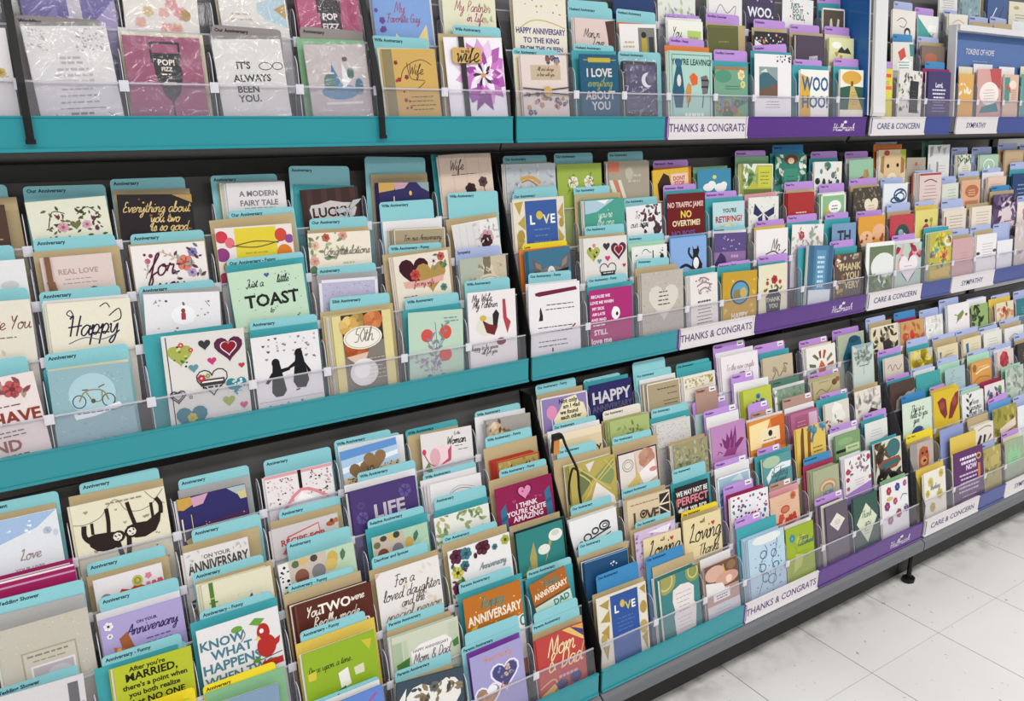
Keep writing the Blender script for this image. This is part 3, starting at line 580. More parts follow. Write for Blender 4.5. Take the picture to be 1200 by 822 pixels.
DATA = [
('A0', 'pale grey card at the far left end', -0.0021, 0.1039, 0.1723, 0.0004, 'd8d6d6', None, None, 0, 'J .7 .6 .5 2 .06 99908a .01;F .85 .55 .07 c9b070 a08040', None, '', -0.2774, 1.11),
('A0', 'white embossed wedding card with silver corner lace', 0.1376, 0.1165, 0.1769, 0.0557, 'dcdad8', ('g', 0.1221, 0.1188, 0.1934, -0.0033, 'Wedding'), None, 0, 'D o .03 .03 .25 .3 40 .014 aaa6a6,c2bfc0 1;D o .6 .03 .97 .3 50 .014 aaa6a6,b5b2b2 2;D o .1 1.05 .2 1.16 9 .014 9a9a9a 9;D o .8 1.05 .92 1.16 9 .014 9a9a9a 4;J .5 .38 .34 2 .06 b9b5b5 .03;J .5 .52 .5 3 .07 b9b5b5 .03;J .5 .76 .5 3 .08 b0acad .02;R .25 .99 .8 1 8f8b90;J .5 1.06 .3 1 .05 8f8b90 .03', None, 'sleeve', 0.0585, 1.05),
('A0', 'mauve card with a black champagne flute reading POP', 0.2662, 0.118, 0.1714, 0.003, '9c5270', None, ('c', 0.2697, 0.1295, 0.1779, 0.0047, ''), 0, 'R .32 .07 .35 .35 2a2326;R .69 .07 .72 .35 2a2326;R .32 .07 .72 .1 2a2326;P 2a2326 .35,.22,.69,.22,.72,.5,.66,.75,.55,.88,.45,.78,.36,.5;T .52 .34 .075 f2e6d8 POP!;T .52 .43 .05 f2e6d8 FIZZ;J .52 .5 .2 1 .03 f2e6d8 .015;I .53 .62 .05 f2e6d8 cheers;R .535 .85 .555 1.2 2a2326', None, 'sleeve', 0.2022, 1.0),
('A0', "off-white card lettered IT'S ALWAYS BEEN YOU", 0.4104, 0.1177, 0.1714, 0.0479, 'dedbd7', ('g', 0.4066, 0.1189, 0.1945, -0.0157, 'Our Anniversary'), None, 0, "T .4 .38 .1 2a2728 IT'S;O .72 .4 .1 .06 .012 2a2728;O .9 .4 .08 .06 .012 2a2728;T .5 .57 .1 2a2728 ALWAYS;T .42 .73 .1 2a2728 BEEN;T .42 .87 .1 2a2728 YOU.", None, 'sleeve', 0.3411, 0.95),
('A0', 'grey card with a blue sailboat on the water', 0.5679, 0.1175, 0.1701, 0.0447, 'c4b9b8', ('g', 0.5604, 0.1202, 0.2002, -0.0187, 'Anniversary'), ('G', 0.5626, 0.1289, 0.1813, 0.0203, ''), 0, 'E .5 .78 .3 .13 5f8cae;P 4f7f9e .36,.74,.4,.3,.56,.74;P e8e6e6 .55,.74,.57,.28,.7,.6;R .25 .46 .43 .48 eeebea;R .73 .37 .87 .39 eeebea;E .63 .24 .045 .045 6d5546;E .7 .48 .06 .09 4c6b66;E .34 .62 .09 .14 5b7d72;R .25 .95 .85 .99 e5e2e2;E .82 .7 .07 .14 45758b', None, 'sleeve', 0.4887, 0.9),
('A0', 'gold wife card with a swirl and red flowers', 0.7131, 0.1156, 0.1687, 0.0421, 'c9a45c', ('t', 0.7001, 0.1201, 0.1938, -0.0043, 'Wife Anniversary'), ('c', 0.7108, 0.1178, 0.1721, 0.0237, ''), 1, 'R .02 0 .2 1.3 8a7f5c;I .6 .42 .12 4a3a22 Wife;S 4a3a22 .012 .3,.6,.4,.35,.7,.2,.9,.3;S 4a3a22 .012 .45,.25,.5,.55,.75,.6,.6,.75;D f .22 .25 .45 1.2 9 .035 8c2f3c,a33b48 5;J .68 .9 .5 4 .08 5a482c .014', None, '', 0.6357, 0.85),
('A0', 'white card with a big purple lotus flower', 0.8621, 0.1351, 0.1974, 0.0371, 'ece8ee', ('t', 0.8733, 0.1125, 0.2232, -0.0005, 'Wife Anniversary'), ('k', 0.8546, 0.1479, 0.2042, -0.0052, ''), 0, 'M .62 .62 .46 d8a0d4,c478c0,b05cae,e4c4e2 15;M .62 .64 .3 9a4a9c,c478c0,f0e4ee 13;M .62 .66 .17 f4eef4,e4c8e4,3a3040 16;E .62 .67 .045 .045 c89a55;P 85458c .5,1,.45,1.3,.6,1.15,.75,1.3,.72,1;P 9a5aa4 .3,.95,.55,1.05,.4,1.15', None, 'ribbon', 0.7807, 0.81),
('A0', 'cream floral card with a gold seal on black cord', 1.0308, 0.1199, 0.1714, 0.0243, 'dcccc6', ('t', 1.0152, 0.119, 0.1855, -0.0002, 'Our Anniversary'), ('c', 1.0182, 0.1193, 0.1724, 0.0194, ''), 1, 'R .2 .22 .85 .55 c2ae94;I .52 .32 .05 4a3c34 All and always;I .52 .44 .05 4a3c34 in love with you;D f .55 .03 .95 .25 9 .06 4a4668,8d8aa8,7d5a50,c0946a 7;D f .03 .85 .98 1.3 26 .05 5a5880,9aa0b4,8a5a50,c0946a,7d90a0 8', None, 'seal', 0.9416, 0.77),
('A0', 'navy card lettered I LOVE EVERYTHING ABOUT YOU', 1.176, 0.1088, 0.1785, 0.0227, '1f5470', ('t', 1.1741, 0.1138, 0.2014, -0.0006, 'Husband Anniversary'), ('T', 1.1759, 0.1263, 0.1868, 0.0216, ''), 0, 'R .22 .09 .8 .21 b9a23c;R .1 .14 .95 .155 c6b650;T .5 .48 .19 d9cfc8 I_LOVE;I .5 .78 .13 9aa65a everything;T .5 1.08 .19 c7c0c4 ABOUT;T .5 1.36 .19 c7c0c4 YOU', None, '', 1.1064, 0.74),
('A0', 'dark purple night card with a crescent moon', 1.2954, 0.1038, 0.1693, -0.0004, '3b3650', ('t', 1.3097, 0.131, 0.1915, 0.0037, 'Husband Anniversary'), None, 2, 'R 0 0 1 1.7 23222c;R .08 .1 .94 1.5 4a4266;E .7 .55 .17 .22 e0d8e0;E .78 .52 .14 .19 4a4266;D o .1 .15 .6 1 14 .02 d8d0e0 3;D l .3 .9 .8 1.5 20 .06 2b2838,7f7890 4', None, 'sleeve', 1.2435, 0.72),
('A0', 'mint card with cartoon bear fox and raccoon', 1.4569, 0.1417, 0.1974, 0.0, 'a9cbc0', ('p', 1.4561, 0.1163, 0.2281, -0.0208, 'Goodbye - Funny'), ('o', 1.4591, 0.1478, 0.2103, 0.0019, ''), 3, "G .05 .012 4a7a74;T .6 .25 .12 21484e YOU'RE_LEAVING?;P 25586f .1,.62,.17,.3,.26,.3,.3,.62,.33,.95,.28,1.35,.12,1.35,.06,.95;E .21 .28 .08 .1 2c6480;E .21 .7 .05 .15 d8d2c8;P d8602c .45,.6,.55,.5,.65,.6,.64,.78,.52,.82;P c98a4a .42,.75,.5,.8,.48,1.2,.38,1.25,.36,.95;P 6b6a6a .72,.6,.86,.55,.92,.7,.88,1,.76,1.02;R .74 .66 .9 .7 2b2b2d;R .73 .82 .9 .86 2b2b2d;S 33474a .02 .4,1.35,.45,1.1;S 33474a .02 .75,1.35,.78,1.05;J .55 1.52 .6 1 .1 e8efe8 .08", None, '', 1.3803, 0.68),
('A0', 'teal-green garden card with pale flowers', 1.5968, 0.1164, 0.1666, 0.0072, '6f9e84', ('p', 1.613, 0.1204, 0.2082, 0.0025, 'Goodbye Coworker'), ('T', 1.6067, 0.1331, 0.1814, 0.0018, ''), 1, 'R 0 0 1 .1 a0764c;E .25 .3 .25 .2 4f8f74;F .8 .25 .14 ecd9a8 d8a850;F .85 .55 .1 d9d890 b0a040;R .3 .6 .75 .62 4a6a58;R .3 .68 .75 .7 4a6a58;D f .05 .9 .95 1.6 24 .09 6c86a8,a06a68,98a050,58705c 6', None, '', 1.5374, 0.66),
('A0', 'white card with a mountain photo and dotted arc', 1.7533, 0.1423, 0.2023, 0.005, 'e6e4e5', ('p', 1.7757, 0.1308, 0.2242, 0.0753, 'Graduation'), ('T', 1.7625, 0.1567, 0.2101, 0.0056, ''), 0, 'D o .6 .03 .98 .22 18 .022 2a2a2c 3;R .12 .35 .62 1.2 8a9a9a;P 3c6470 .12,.6,.3,.45,.62,.75,.62,1.05,.12,1;P 6e5448 .12,1,.62,.8,.62,1.2,.12,1.2;P d5d8d6 .15,.5,.3,.4,.35,.5;J .5 1.32 .5 3 .08 77757a .015', None, '', 1.6776, 0.63),
('A0', 'white and yellow card lettered WOO HOO!', 1.9213, 0.1192, 0.1693, -0.0021, 'eceae4', ('p', 1.9139, 0.1185, 0.1965, -0.0002, 'Congrats'), ('T', 1.9213, 0.1515, 0.1811, 0.0014, ''), 1, 'P d6a83c 0,.15,.32,.3,.36,1.7,0,1.7;T .55 .5 .4 2a5f8c WOO;T .55 1.15 .34 2a5f8c HOO!', None, '', 1.8453, 0.61),
('A0', 'card with a golden tree and winding yellow road', 2.0842, 0.1054, 0.1743, -0.0041, 'e9e5d6', ('p', 2.0807, 0.1135, 0.2055, -0.0007, 'Congrats'), ('T', 2.0794, 0.1163, 0.1833, 0.0035, ''), 1, 'E .5 .35 .42 .3 d6a443;R .46 .5 .56 .75 6a4a2c;P 2f5a4a 0,.8,.4,.7,1,.75,1,1.75,0,1.75;P cdb068 .45,.72,.6,.72,.98,1.75,.35,1.75;J .6 1 .3 6 .1 6a5a3a .02', None, '', 2.0206, 0.59),
('A0', 'yellow and red card beside the white upright', 2.2433, 0.0713, 0.1826, -0.0008, 'd8cc4c', ('p', 2.2739, 0.0472, 0.2045, -0.0029, 'Care'), ('o', 2.2597, 0.0767, 0.1844, -0.0002, ''), 0, 'R .1 .35 .9 .6 e05040;R .1 1.2 .95 1.45 e06a4a;J .5 .9 .6 3 .1 b08a30 .04', None, '', 2.1606, 0.57),
('A0', 'black and white floral card with a dark panel', 2.3658, 0.1208, 0.1791, -0.0435, 'dcd9d2', None, None, 1, 'D l .02 .05 .98 1.8 60 .09 8a8a84,4a4a48,c2c0b8 4;R .48 .45 .85 1.85 2c2b2d;J .66 .9 .25 6 .14 5e5c60 .02', None, '', 2.3025, 0.55),
('A0', 'deep purple card covered with white verse', 2.5264, 0.1234, 0.1824, -0.0036, '3e3566', ('b', 2.5275, 0.1087, 0.2125, 0.0021, 'Care'), ('M', 2.5296, 0.1471, 0.1908, -0.001, ''), 2, 'T .5 .62 .16 ece8f2 Lord,;J .5 .85 .65 3 .17 e2deec .07;J .5 1.4 .6 4 .14 a88ab8 .04', None, '', 2.4503, 0.53),
('X0', 'orange card at the left inside the display box', 2.6809, 0.086, 0.1803, -0.0008, 'd9a85c', None, ('c', 2.7006, 0.0818, 0.2031, -0.0001, ''), 0, 'D l .1 .7 .9 1.3 9 .16 f2e6cc 2', None, '', 2.6321, 0.52),
('X0', 'pink card with a white oval and teal foot', 2.8286, 0.1494, 0.1966, 0.0396, 'd0a09a', None, ('w', 2.8061, 0.1166, 0.2141, 0.0025, ''), 1, 'P b8504e .5,0,.98,0,.98,.9,.6,.6;E .5 1.05 .4 .5 ece2de;P 3f7f86 .2,1.6,.8,1.45,.9,1.85,.1,1.85;J .5 .9 .5 4 .12 b89a98 .03', None, '', 2.7459, 0.5),
('X0', 'peach and teal striped card inside the box', 2.9641, 0.0962, 0.1854, -0.0005, 'd8b8a4', None, ('w', 2.9583, 0.1007, 0.2104, 0.0011, ''), 1, 'R .05 .2 .4 1.9 4f8f88;P b0604c .1,.9,.4,.6,.5,1.3;E .6 .7 .25 .3 ecd8c8;J .7 1.1 .4 6 .12 9a7a70 .04', None, '', 2.9077, 0.49),
('X0', 'teal card at the right edge of the box', 3.0857, 0.1126, 0.1887, 0.0006, '5a9a96', None, ('c', 3.1095, 0.1192, 0.2157, 0.0019, ''), 0, 'J .5 .7 .6 3 .15 dfeae6 .04', None, '', 3.023, 0.48),
('A1', 'purple wedding card with a pale ribbon shape', 0.1457, 0.1317, 0.2082, 0.0265, '6f66a0', None, None, 0, 'R .48 .3 .62 1.2 c9c2cc;P a89cc4 .6,.9,1,.5,1,1.2;P 8a80b4 0,.95,.35,.6,.45,1.2', None, 'sleeve', -0.2774, 1.03),
('A1', 'white card with pink and gold watercolour blossoms', 0.2734, 0.115, 0.2222, -0.0343, 'e8e2dc', None, None, 0, 'D f .15 .5 .85 1.12 16 .1 e0a0a4,e8b8b0,c9a868,d8c890 3;E .82 .85 .07 .08 b0935a', None, 'sleeve', 0.2159, 0.99),
('A1', 'white card with a pale blue and gold banner', 0.435, 0.1171, 0.2186, 0.0355, 'e6e2dc', None, ('c', 0.4356, 0.1209, 0.2239, 0.0397, ''), 0, 'P b8d0da .55,.6,.98,.5,.98,1,.65,.85,.55,.75;P b89a58 .8,.7,.98,.6,.98,.85,.9,.78;R .03 .45 .6 .48 a8c4d2;J .3 .78 .35 2 .08 c8bca8 .03', None, 'sleeve', 0.3605, 0.93),
('A1', 'pink champagne toast card in clear wrap', 0.5754, 0.1183, 0.228, 0.044, 'b8567c', None, None, 1, 'R .3 .4 .33 .8 2a2428;R .66 .4 .69 .8 2a2428;P 2a2428 .33,.55,.66,.55,.68,1.2,.34,1.2;T .5 .85 .1 f0e4e8 POP;T .5 1.02 .1 f0e4e8 FIZZ', None, 'sleeve', 0.5034, 0.89),
('A1', 'blue wife card with yellow paper peaks', 0.7223, 0.1228, 0.1918, 0.0389, '7f9fd4', None, ('w', 0.7278, 0.1331, 0.1972, 0.034, ''), 0, 'I .45 .3 .12 9a5a78 My;I .5 .48 .09 9a5a78 Favorite Guy;P d9cf9c .35,.72,.5,.9,.42,1.1,.3,.9;P e2c88c .7,.85,.9,.55,.92,1,.75,1.1;D f .02 .2 .15 .9 6 .05 6a4f90 2', None, '', 0.6462, 0.85),
('A1', 'cream card lettered My Partner in Life', 0.8677, 0.1238, 0.2102, 0.0029, 'dfdcc0', None, ('w', 0.8695, 0.1202, 0.2149, 0.0195, ''), 0, 'I .55 .35 .12 a04668 My Partner;I .6 .55 .1 a04668 in Life;D l .7 .1 .95 .9 16 .06 c4c49a,b5b88c 2;E .4 .95 .12 .12 7a2f4a;E .62 .95 .1 .12 2c2a2a', None, '', 0.8052, 0.81),
('A1', 'cream card reading Happy Anniversary to the King', 1.042, 0.1374, 0.2125, 0.0003, 'e3dccb', None, ('c', 1.05, 0.1429, 0.2163, 0.022, ''), 0, 'D o .1 .05 .9 .35 10 .02 5a5a90,c0a060 2;S c8b070 .02 .03,.72,.3,.5,.6,.48,.97,.6;T .5 .68 .1 4a4a84 HAPPY_ANNIVERSARY;T .5 .86 .09 4a4a84 TO_THE_KING;T .5 1.02 .08 4a4a84 FROM_THE_QUEEN', None, '', 0.9416, 0.77),
('A1', 'pink and brown card lettered Man I Love', 1.1925, 0.1146, 0.1744, 0.0069, 'd9c4bd', ('t', 1.1932, 0.1269, 0.2025, 0.0035, 'Husband Anniversary'), None, 2, 'P 4a322e .75,.05,1,0,1,1,.85,1,.8,.4;I .4 .4 .13 2a2424 Man I;I .55 .62 .14 2a2424 Love', ('t', 1.1912, 0.1144, 0.2141, 0.0148, ''), '', 1.1275, 0.74),
('A1', 'white card with a small photo of a couple', 1.3244, 0.113, 0.169, 0.0409, 'e6e2e0', ('t', 1.326, 0.1212, 0.2024, -0.0164, 'Husband Anniversary'), ('o', 1.3116, 0.0812, 0.1747, 0.003, ''), 0, 'R .5 .1 .95 .85 7a7a76;E .65 .3 .07 .09 2a2624;R .58 .38 .73 .85 b09c3a;R .78 .35 .92 .9 3a3a3c;J .25 .5 .35 2 .12 c0b090 .05;J .25 .8 .4 1 .1 9ab0a0 .04', None, '', 1.261, 0.71),
('A1', 'white card with lime lettered panel', 1.4719, 0.1168, 0.1876, 0.005, 'e8e8dc', ('p', 1.4811, 0.1146, 0.2036, 0.0037, 'Goodbye Coworker'), ('w', 1.4837, 0.1205, 0.1945, 0.023, ''), 1, 'I .25 .4 .16 2f3a2e You;R .55 .28 .95 .9 b4cc72;T .35 .75 .16 3a4a38 BE;J .75 .5 .3 3 .14 8aa850 .08', None, '', 1.4067, 0.68),
('A1', 'plain olive green card with faint gold lettering', 1.606, 0.107, 0.1833, 0.0228, '5c6032', ('p', 1.6173, 0.12, 0.2144, -0.0062, 'Goodbye Coworker'), ('k', 1.6259, 0.1425, 0.1901, -0.0055, ''), 2, 'J .5 .55 .4 1 .1 8a8450 .05;R .05 .05 .95 .07 7a7c48', None, '', 1.5483, 0.66),
('A1', 'black confetti card with a purple wedge', 1.783, 0.1273, 0.1776, 0.0099, '26242c', ('p', 1.7963, 0.1246, 0.2109, 0.0028, 'Graduation'), ('k', 1.7964, 0.1382, 0.1881, 0.0194, ''), 0, 'D o .05 .05 .95 .45 30 .03 e8e4e8,c8b060,d88a90 3;P ece6ee 0,.25,.7,.75,0,1', None, '', 1.7118, 0.63),
('A1', 'plain dark plum card with folded corner', 1.9438, 0.1196, 0.1774, 0.0042, '4a3d50', ('p', 1.9417, 0.1265, 0.2063, 0.0144, 'Congrats'), ('k', 1.9466, 0.1414, 0.1853, 0.0169, ''), 2, 'P b8b4bc .45,.75,.75,.7,.75,1.1,.45,1.1;S 7a6c84 .02 .5,.8,.6,.9,.7,.8', None, '', 1.8699, 0.61),
('A1', 'pale yellow card with dark hills and gold hearts', 2.0821, 0.111, 0.1772, 0.0173, 'dcdca8', ('p', 2.0812, 0.1128, 0.2096, 0.0028, 'Congrats'), ('c', 2.0806, 0.114, 0.1873, -0.0002, ''), 3, 'P 3a3c34 .3,.6,.5,.35,.62,.5,.75,.38,.9,.65;D h .1 .65 .95 1.1 9 .1 c09a48,d8c890 2;E .3 .3 .2 .14 f2f0e6', None, '', 2.0235, 0.59),
('A1', 'white card with a red and teal vase', 2.3821, 0.1059, 0.18, 0.0281, 'dedad2', ('b', 2.4018, 0.1024, 0.2058, 0.01, 'Care'), None, 1, 'P c8503e .25,.5,.55,.25,.65,.7,.4,1;P e8eeea .2,1.1,.6,.75,.95,1,.85,1.8,.3,1.8;P 3f8f88 .8,.1,1,.1,1,.7,.85,.7;J .55 1 .6 6 .14 5a6a68 .04', None, '', 2.1606, 0.55),
('A1', 'brown and teal landscape card beside the box', 2.5402, 0.1279, 0.1775, 0.0015, '7c6a60', ('l', 2.537, 0.1182, 0.2053, -0.0025, 'Care'), ('k', 2.5543, 0.138, 0.1894, 0.0024, ''), 1, 'P 3f6a70 0,.9,1,.7,1,1.6,0,1.6;E .4 .6 .28 .28 b0684a', None, '', 2.4702, 0.53),
('A2', 'white and gold card standing above the box', 2.7363, 0.1117, 0.2015, 0.0241, 'e8e4d6', ('l', 2.714, 0.0807, 0.2166, 0.0003, 'Sympathy'), ('c', 2.743, 0.1274, 0.2025, 0.0204, ''), 2, 'S c8b478 .04 .2,.5,.5,.3,.8,.5;E .5 .8 .2 .2 d8c890', None, '', 2.6678, 0.51),
('A2', 'kraft card top behind the display box roof', 2.8784, 0.1346, 0.1864, -0.0003, 'b8a37e', ('l', 2.8839, 0.1193, 0.2063, -0.0104, 'Sympathy'), None, 0, 'J .5 .4 .6 2 .1 8a7a58 .03', None, '', 2.8111, 0.5),
('A2', 'tan card right of the kraft one above the box', 3.0072, 0.1141, 0.1905, -0.0234, 'bfa884', ('l', 3.0053, 0.1105, 0.21, -0.0388, 'Sympathy'), None, 0, 'J .5 .4 .6 2 .1 8a7a58 .03', None, '', 2.9501, 0.49),
('A2', 'plain white card top right above the box', 3.1539, 0.1617, 0.2038, -0.0033, 'e4e4e6', None, None, 0, 'J .5 .6 .6 2 .1 a0a0a4 .03', None, '', 3.0731, 0.47),
('A2', 'deep navy blue card with pine trees', 1.3363, 0.1263, 0.1973, 0.0064, '1f3a6a', None, None, 0, 'P 3c66a0 .3,1.2,.4,.8,.5,1.2;P 3c66a0 .55,1.25,.65,.8,.75,1.25;P 2f5690 .75,1.2,.88,.85,.98,1.2', None, '', 0.9416, 0.71),
('A2', 'white card with a green watercolour garden', 1.4733, 0.1249, 0.1968, -0.005, 'e0e2da', None, None, 0, 'D l .08 .6 .92 1.2 36 .09 b0c4a0,88a090,c8d0b0,a0a8b8 3', None, '', 1.4074, 0.68),
('A2', 'white line-drawing card beside a green envelope', 1.6441, 0.1212, 0.1876, -0.0033, 'e6e4e2', None, ('G', 1.6503, 0.1312, 0.1941, 0.0001, ''), 1, 'S 7a6a7a .02 .2,.7,.35,.4,.55,.65,.8,.4,.75,.8;S 7a6a7a .02 .15,.9,.5,.75,.9,.95', None, '', 1.5777, 0.65),
('A2', 'dark violet card lettered WOO in white', 1.777, 0.1127, 0.2072, 0.0016, '3f3858', None, None, 0, 'T .5 .85 .28 e8e4ee WOO.;D o .05 .05 .95 .5 20 .03 c8a0a8,8a80a8 3', None, '', 1.7203, 0.63),
('A2', 'white card with green JUST YOU lettering', 1.9244, 0.129, 0.1911, -0.0288, 'e4e4e2', None, None, 0, 'T .4 .25 .12 2f5a58 JUST;T .5 .42 .12 2f5a58 DO_IT;T .5 .62 .16 2f6a58 YOU;D o .05 .05 .95 .8 16 .025 b05060,3f8a80 4', None, '', 1.8542, 0.61),
('A2', 'brown photo card with white rabbit ears', 2.0867, 0.1019, 0.1769, 0.0159, '5c5044', ('p', 2.0854, 0.1044, 0.2086, 0.0015, 'Congrats'), ('T', 2.0894, 0.0965, 0.1904, 0.0437, ''), 1, 'G 0 .05 ece8e4;P d8d0c4 .3,1,.35,.5,.42,.45,.48,1;P d8d0c4 .6,1,.68,.45,.76,.5,.72,1', None, '', 2.0329, 0.59),
('A2', 'white cartoon card with a little penguin doodle', 2.4277, 0.1213, 0.1957, -0.0044, 'e4ded6', ('l', 2.4476, 0.0995, 0.2226, -0.0006, 'Care'), None, 1, 'S 4a4448 .025 .2,.5,.4,.35,.6,.5,.5,.75,.3,.7;E .65 .95 .14 .2 2c2a2c;E .65 1 .08 .14 e8e4e0', None, '', 2.1606, 0.55),
('A2', 'white script card with a teal triangle', 2.5588, 0.1138, 0.1877, -0.0011, 'e6e6e2', ('p', 2.5626, 0.1044, 0.2128, -0.0009, 'Care'), None, 1, 'P 4aa098 0,.1,.75,1.1,0,1.5;I .65 1 .16 3a4a4c Get;R .5 .45 .9 .8 f4f4f2', None, '', 2.5019, 0.53),
('A3', 'white card with grey verse lines', 2.7268, 0.1058, 0.1854, 0.0161, 'e0deda', None, None, 1, 'J .5 .4 .7 6 .13 8a8888 .03', None, '', 2.1606, 0.52),
('A3', 'blue-grey misty forest card', 2.8561, 0.1274, 0.194, 0.0038, '86a0a8', None, ('c', 2.8892, 0.1238, 0.2015, 0.0026, ''), 1, 'D l .05 .4 .95 1.3 26 .12 6a8890,a8bcc0,58747c 2', None, '', 2.7879, 0.5),
('A3', 'dark navy card with one white slash', 3.0339, 0.1307, 0.202, 0.0034, '3f5a8c', None, ('k', 3.0319, 0.1475, 0.2067, 0.0045, ''), 2, 'S e8ecf2 .05 .25,1.1,.45,.6;S 2c406a .06 .5,1.4,.8,.5', None, '', 2.9555, 0.49),
('A3', 'cream card with small tan bows', 3.1855, 0.1437, 0.1914, 0.0188, 'ded8c4', None, None, 0, 'E .35 .3 .14 .09 b8a470;E .35 1 .14 .09 b8a470;J .55 .65 .6 2 .14 8a8468 .04', None, '', 3.11, 0.47),
('B0', 'blush card lettered TO HAVE AND HOLD under red flowers', -0.05, 0.1324, 0.1665, 0.0548, 'e2d5d2', ('t', -0.0494, 0.1082, 0.1936, 0.0136, 'Wedding'), None, 0, 'F .2 .12 .1 a8424c 6a2a34;F .55 .1 .12 c0504e e08a50;F .75 .14 .1 b8585a 7a3038;D l .02 .02 .98 .2 16 .07 5a4a50,a88a80,8a4a50 3;J .6 .3 .5 1 .04 6a5a5a .012;T .55 .42 .13 8a3a30 TO_HAVE;J .5 .56 .7 2 .04 6a5a5a .012;T .5 .7 .12 8a4a40 AND;J .5 .8 .7 2 .04 6a5a5a .012;T .55 .93 .12 8a4a40 TO_HOLD', None, '', -0.2774, 1.19),
('B0', 'blue-grey card with a tandem bicycle and banner', 0.0804, 0.1186, 0.1659, -0.0245, '8fb0b8', ('t', 0.0874, 0.1225, 0.1923, 0.0058, 'Anniversary'), ('c', 0.0846, 0.1173, 0.1669, -0.0079, ''), 0, 'D o .06 .08 .92 .95 70 .014 7a9ca6,a4c2c8 3;E .5 .34 .29 .26 a9c8d0;O .33 .42 .085 .085 .013 3a3f3a;O .69 .44 .085 .085 .013 3a3f3a;S 8a8450 .016 .33,.42,.42,.3,.62,.31,.69,.44;S 8a8450 .014 .42,.3,.5,.43,.6,.43,.62,.31;S 3a3f3a .012 .38,.28,.45,.28;S 3a3f3a .012 .58,.27,.66,.24;E .5 .43 .03 .03 55584a;P e6ecee .24,.56,.5,.55,.82,.48,.86,.54,.5,.62,.26,.64;J .53 .57 .5 1 .03 6a7a80 .014', ('T', 0.0844, 0.1275, 0.1698, 0.0011, ''), '', 0.0205, 1.12),
('B0', 'large white card scattered with patterned hearts', 0.2616, 0.1373, 0.1969, -0.0232, 'd8d5d0', None, ('T', 0.2462, 0.1486, 0.2023, 0.0038, ''), 0, 'S 3a3838 .012 .05,.02,.055,.6,.06,1.1;H .2 .24 .15 a2aa52;D o .1 .14 .3 .4 10 .022 2f3a20,d8d060,5a7a3a 5;F .22 .13 .035 d05040 f0e0d0;F .33 .2 .03 c04a48 f0e0d0;H .5 .15 .075 38373a;H .79 .22 .18 5a2440;h .79 .22 .1 .012 f0dce0;H .79 .21 .085 8a1a28;H .57 .36 .055 c03a72;H .34 .42 .06 5f8f98;H .93 .46 .04 b83848;h .55 .6 .19 .013 2d2d2f;R .4 .58 .7 .66 3a3a3c;R .42 .6 .68 .62 e6e2dc;J .55 .68 .26 1 .03 3a3a3c .02;F .42 .56 .05 b83848 e8c8c0;F .5 .54 .03 8aa040 e8c8c0;h .12 .74 .09 .013 2d2d2f;h .12 .74 .06 .012 3d3d3f;O .27 .77 .02 .02 .008 4a4a3a;H .84 .7 .13 2f7f8c;D o .74 .62 .94 .8 20 .02 d0e0e0 6;H .73 .88 .075 9aa84a;H .91 .96 .05 c04a80;H .26 1.02 .19 2f7486;F .26 1.02 .06 c0b848 a8a038;R .42 1.06 .5 1.12 b83a48', None, '', 0.1711, 1.05),
('B0', 'white card with two black penguins holding hands', 0.4064, 0.1249, 0.175, -0.0021, 'e2dfe0', ('t', 0.4095, 0.1255, 0.2002, -0.0189, 'Anniversary'), ('T', 0.4106, 0.1273, 0.1849, -0.0054, ''), 0, 'D h .04 .05 .96 .42 20 .022 55565c,8a8a92 2;D x .04 .05 .96 .42 14 .02 77787e 5;E .32 .42 .06 .07 17161a;P 17161a .27,.44,.38,.44,.44,.85,.38,.93,.27,.93,.22,.85;P 17161a .25,.55,.27,.62,.18,.72,.14,.7;P 17161a .38,.52,.52,.5,.52,.55,.38,.58;E .67 .32 .06 .075 17161a;P 17161a .62,.34,.73,.34,.79,.74,.73,.85,.6,.84,.55,.74;P 17161a .62,.42,.5,.5,.5,.54,.63,.49;P 17161a .74,.45,.83,.6,.82,.66,.78,.62;S 17161a .02 .58,.87,.64,.86;R .02 .98 .98 .985 9a98a0;D h .04 1.02 .96 1.3 18 .022 8a8a92 7', None, '', 0.3416, 0.99),
('B0', 'golden anniversary card with roses and 50th plaque', 0.5592, 0.121, 0.1941, 0.0039, 'c9bd8a', ('t', 0.5608, 0.1231, 0.2235, -0.0219, '50th Anniversary'), ('k', 0.5575, 0.1495, 0.2018, 0.0032, ''), 4, 'R 0 0 .14 1.4 d6cb90;R .85 0 1 1.4 d6cb90;R .15 0 .84 .5 3a332e;R .15 .5 .84 1.4 7f7870;Q .42 .12 .13 b89a58 8a6c38;Q .27 .2 .16 e8cc84 c09040;Q .68 .14 .16 d8905a b0582c;Q .36 .6 .2 c87038 8a3a1c;P d8b8a8 .18,.72,.55,.68,.5,.8,.3,.84;E .45 1.02 .24 .24 dedcda;E .42 .98 .14 .14 ebeae8;E .48 .42 .33 .2 e6e2d8;O .48 .42 .3 .18 .01 b09a68;I .48 .42 .15 8a8478 50th;J .68 .8 .3 6 .07 c9c2b4 .012', None, '', 0.4812, 0.94),
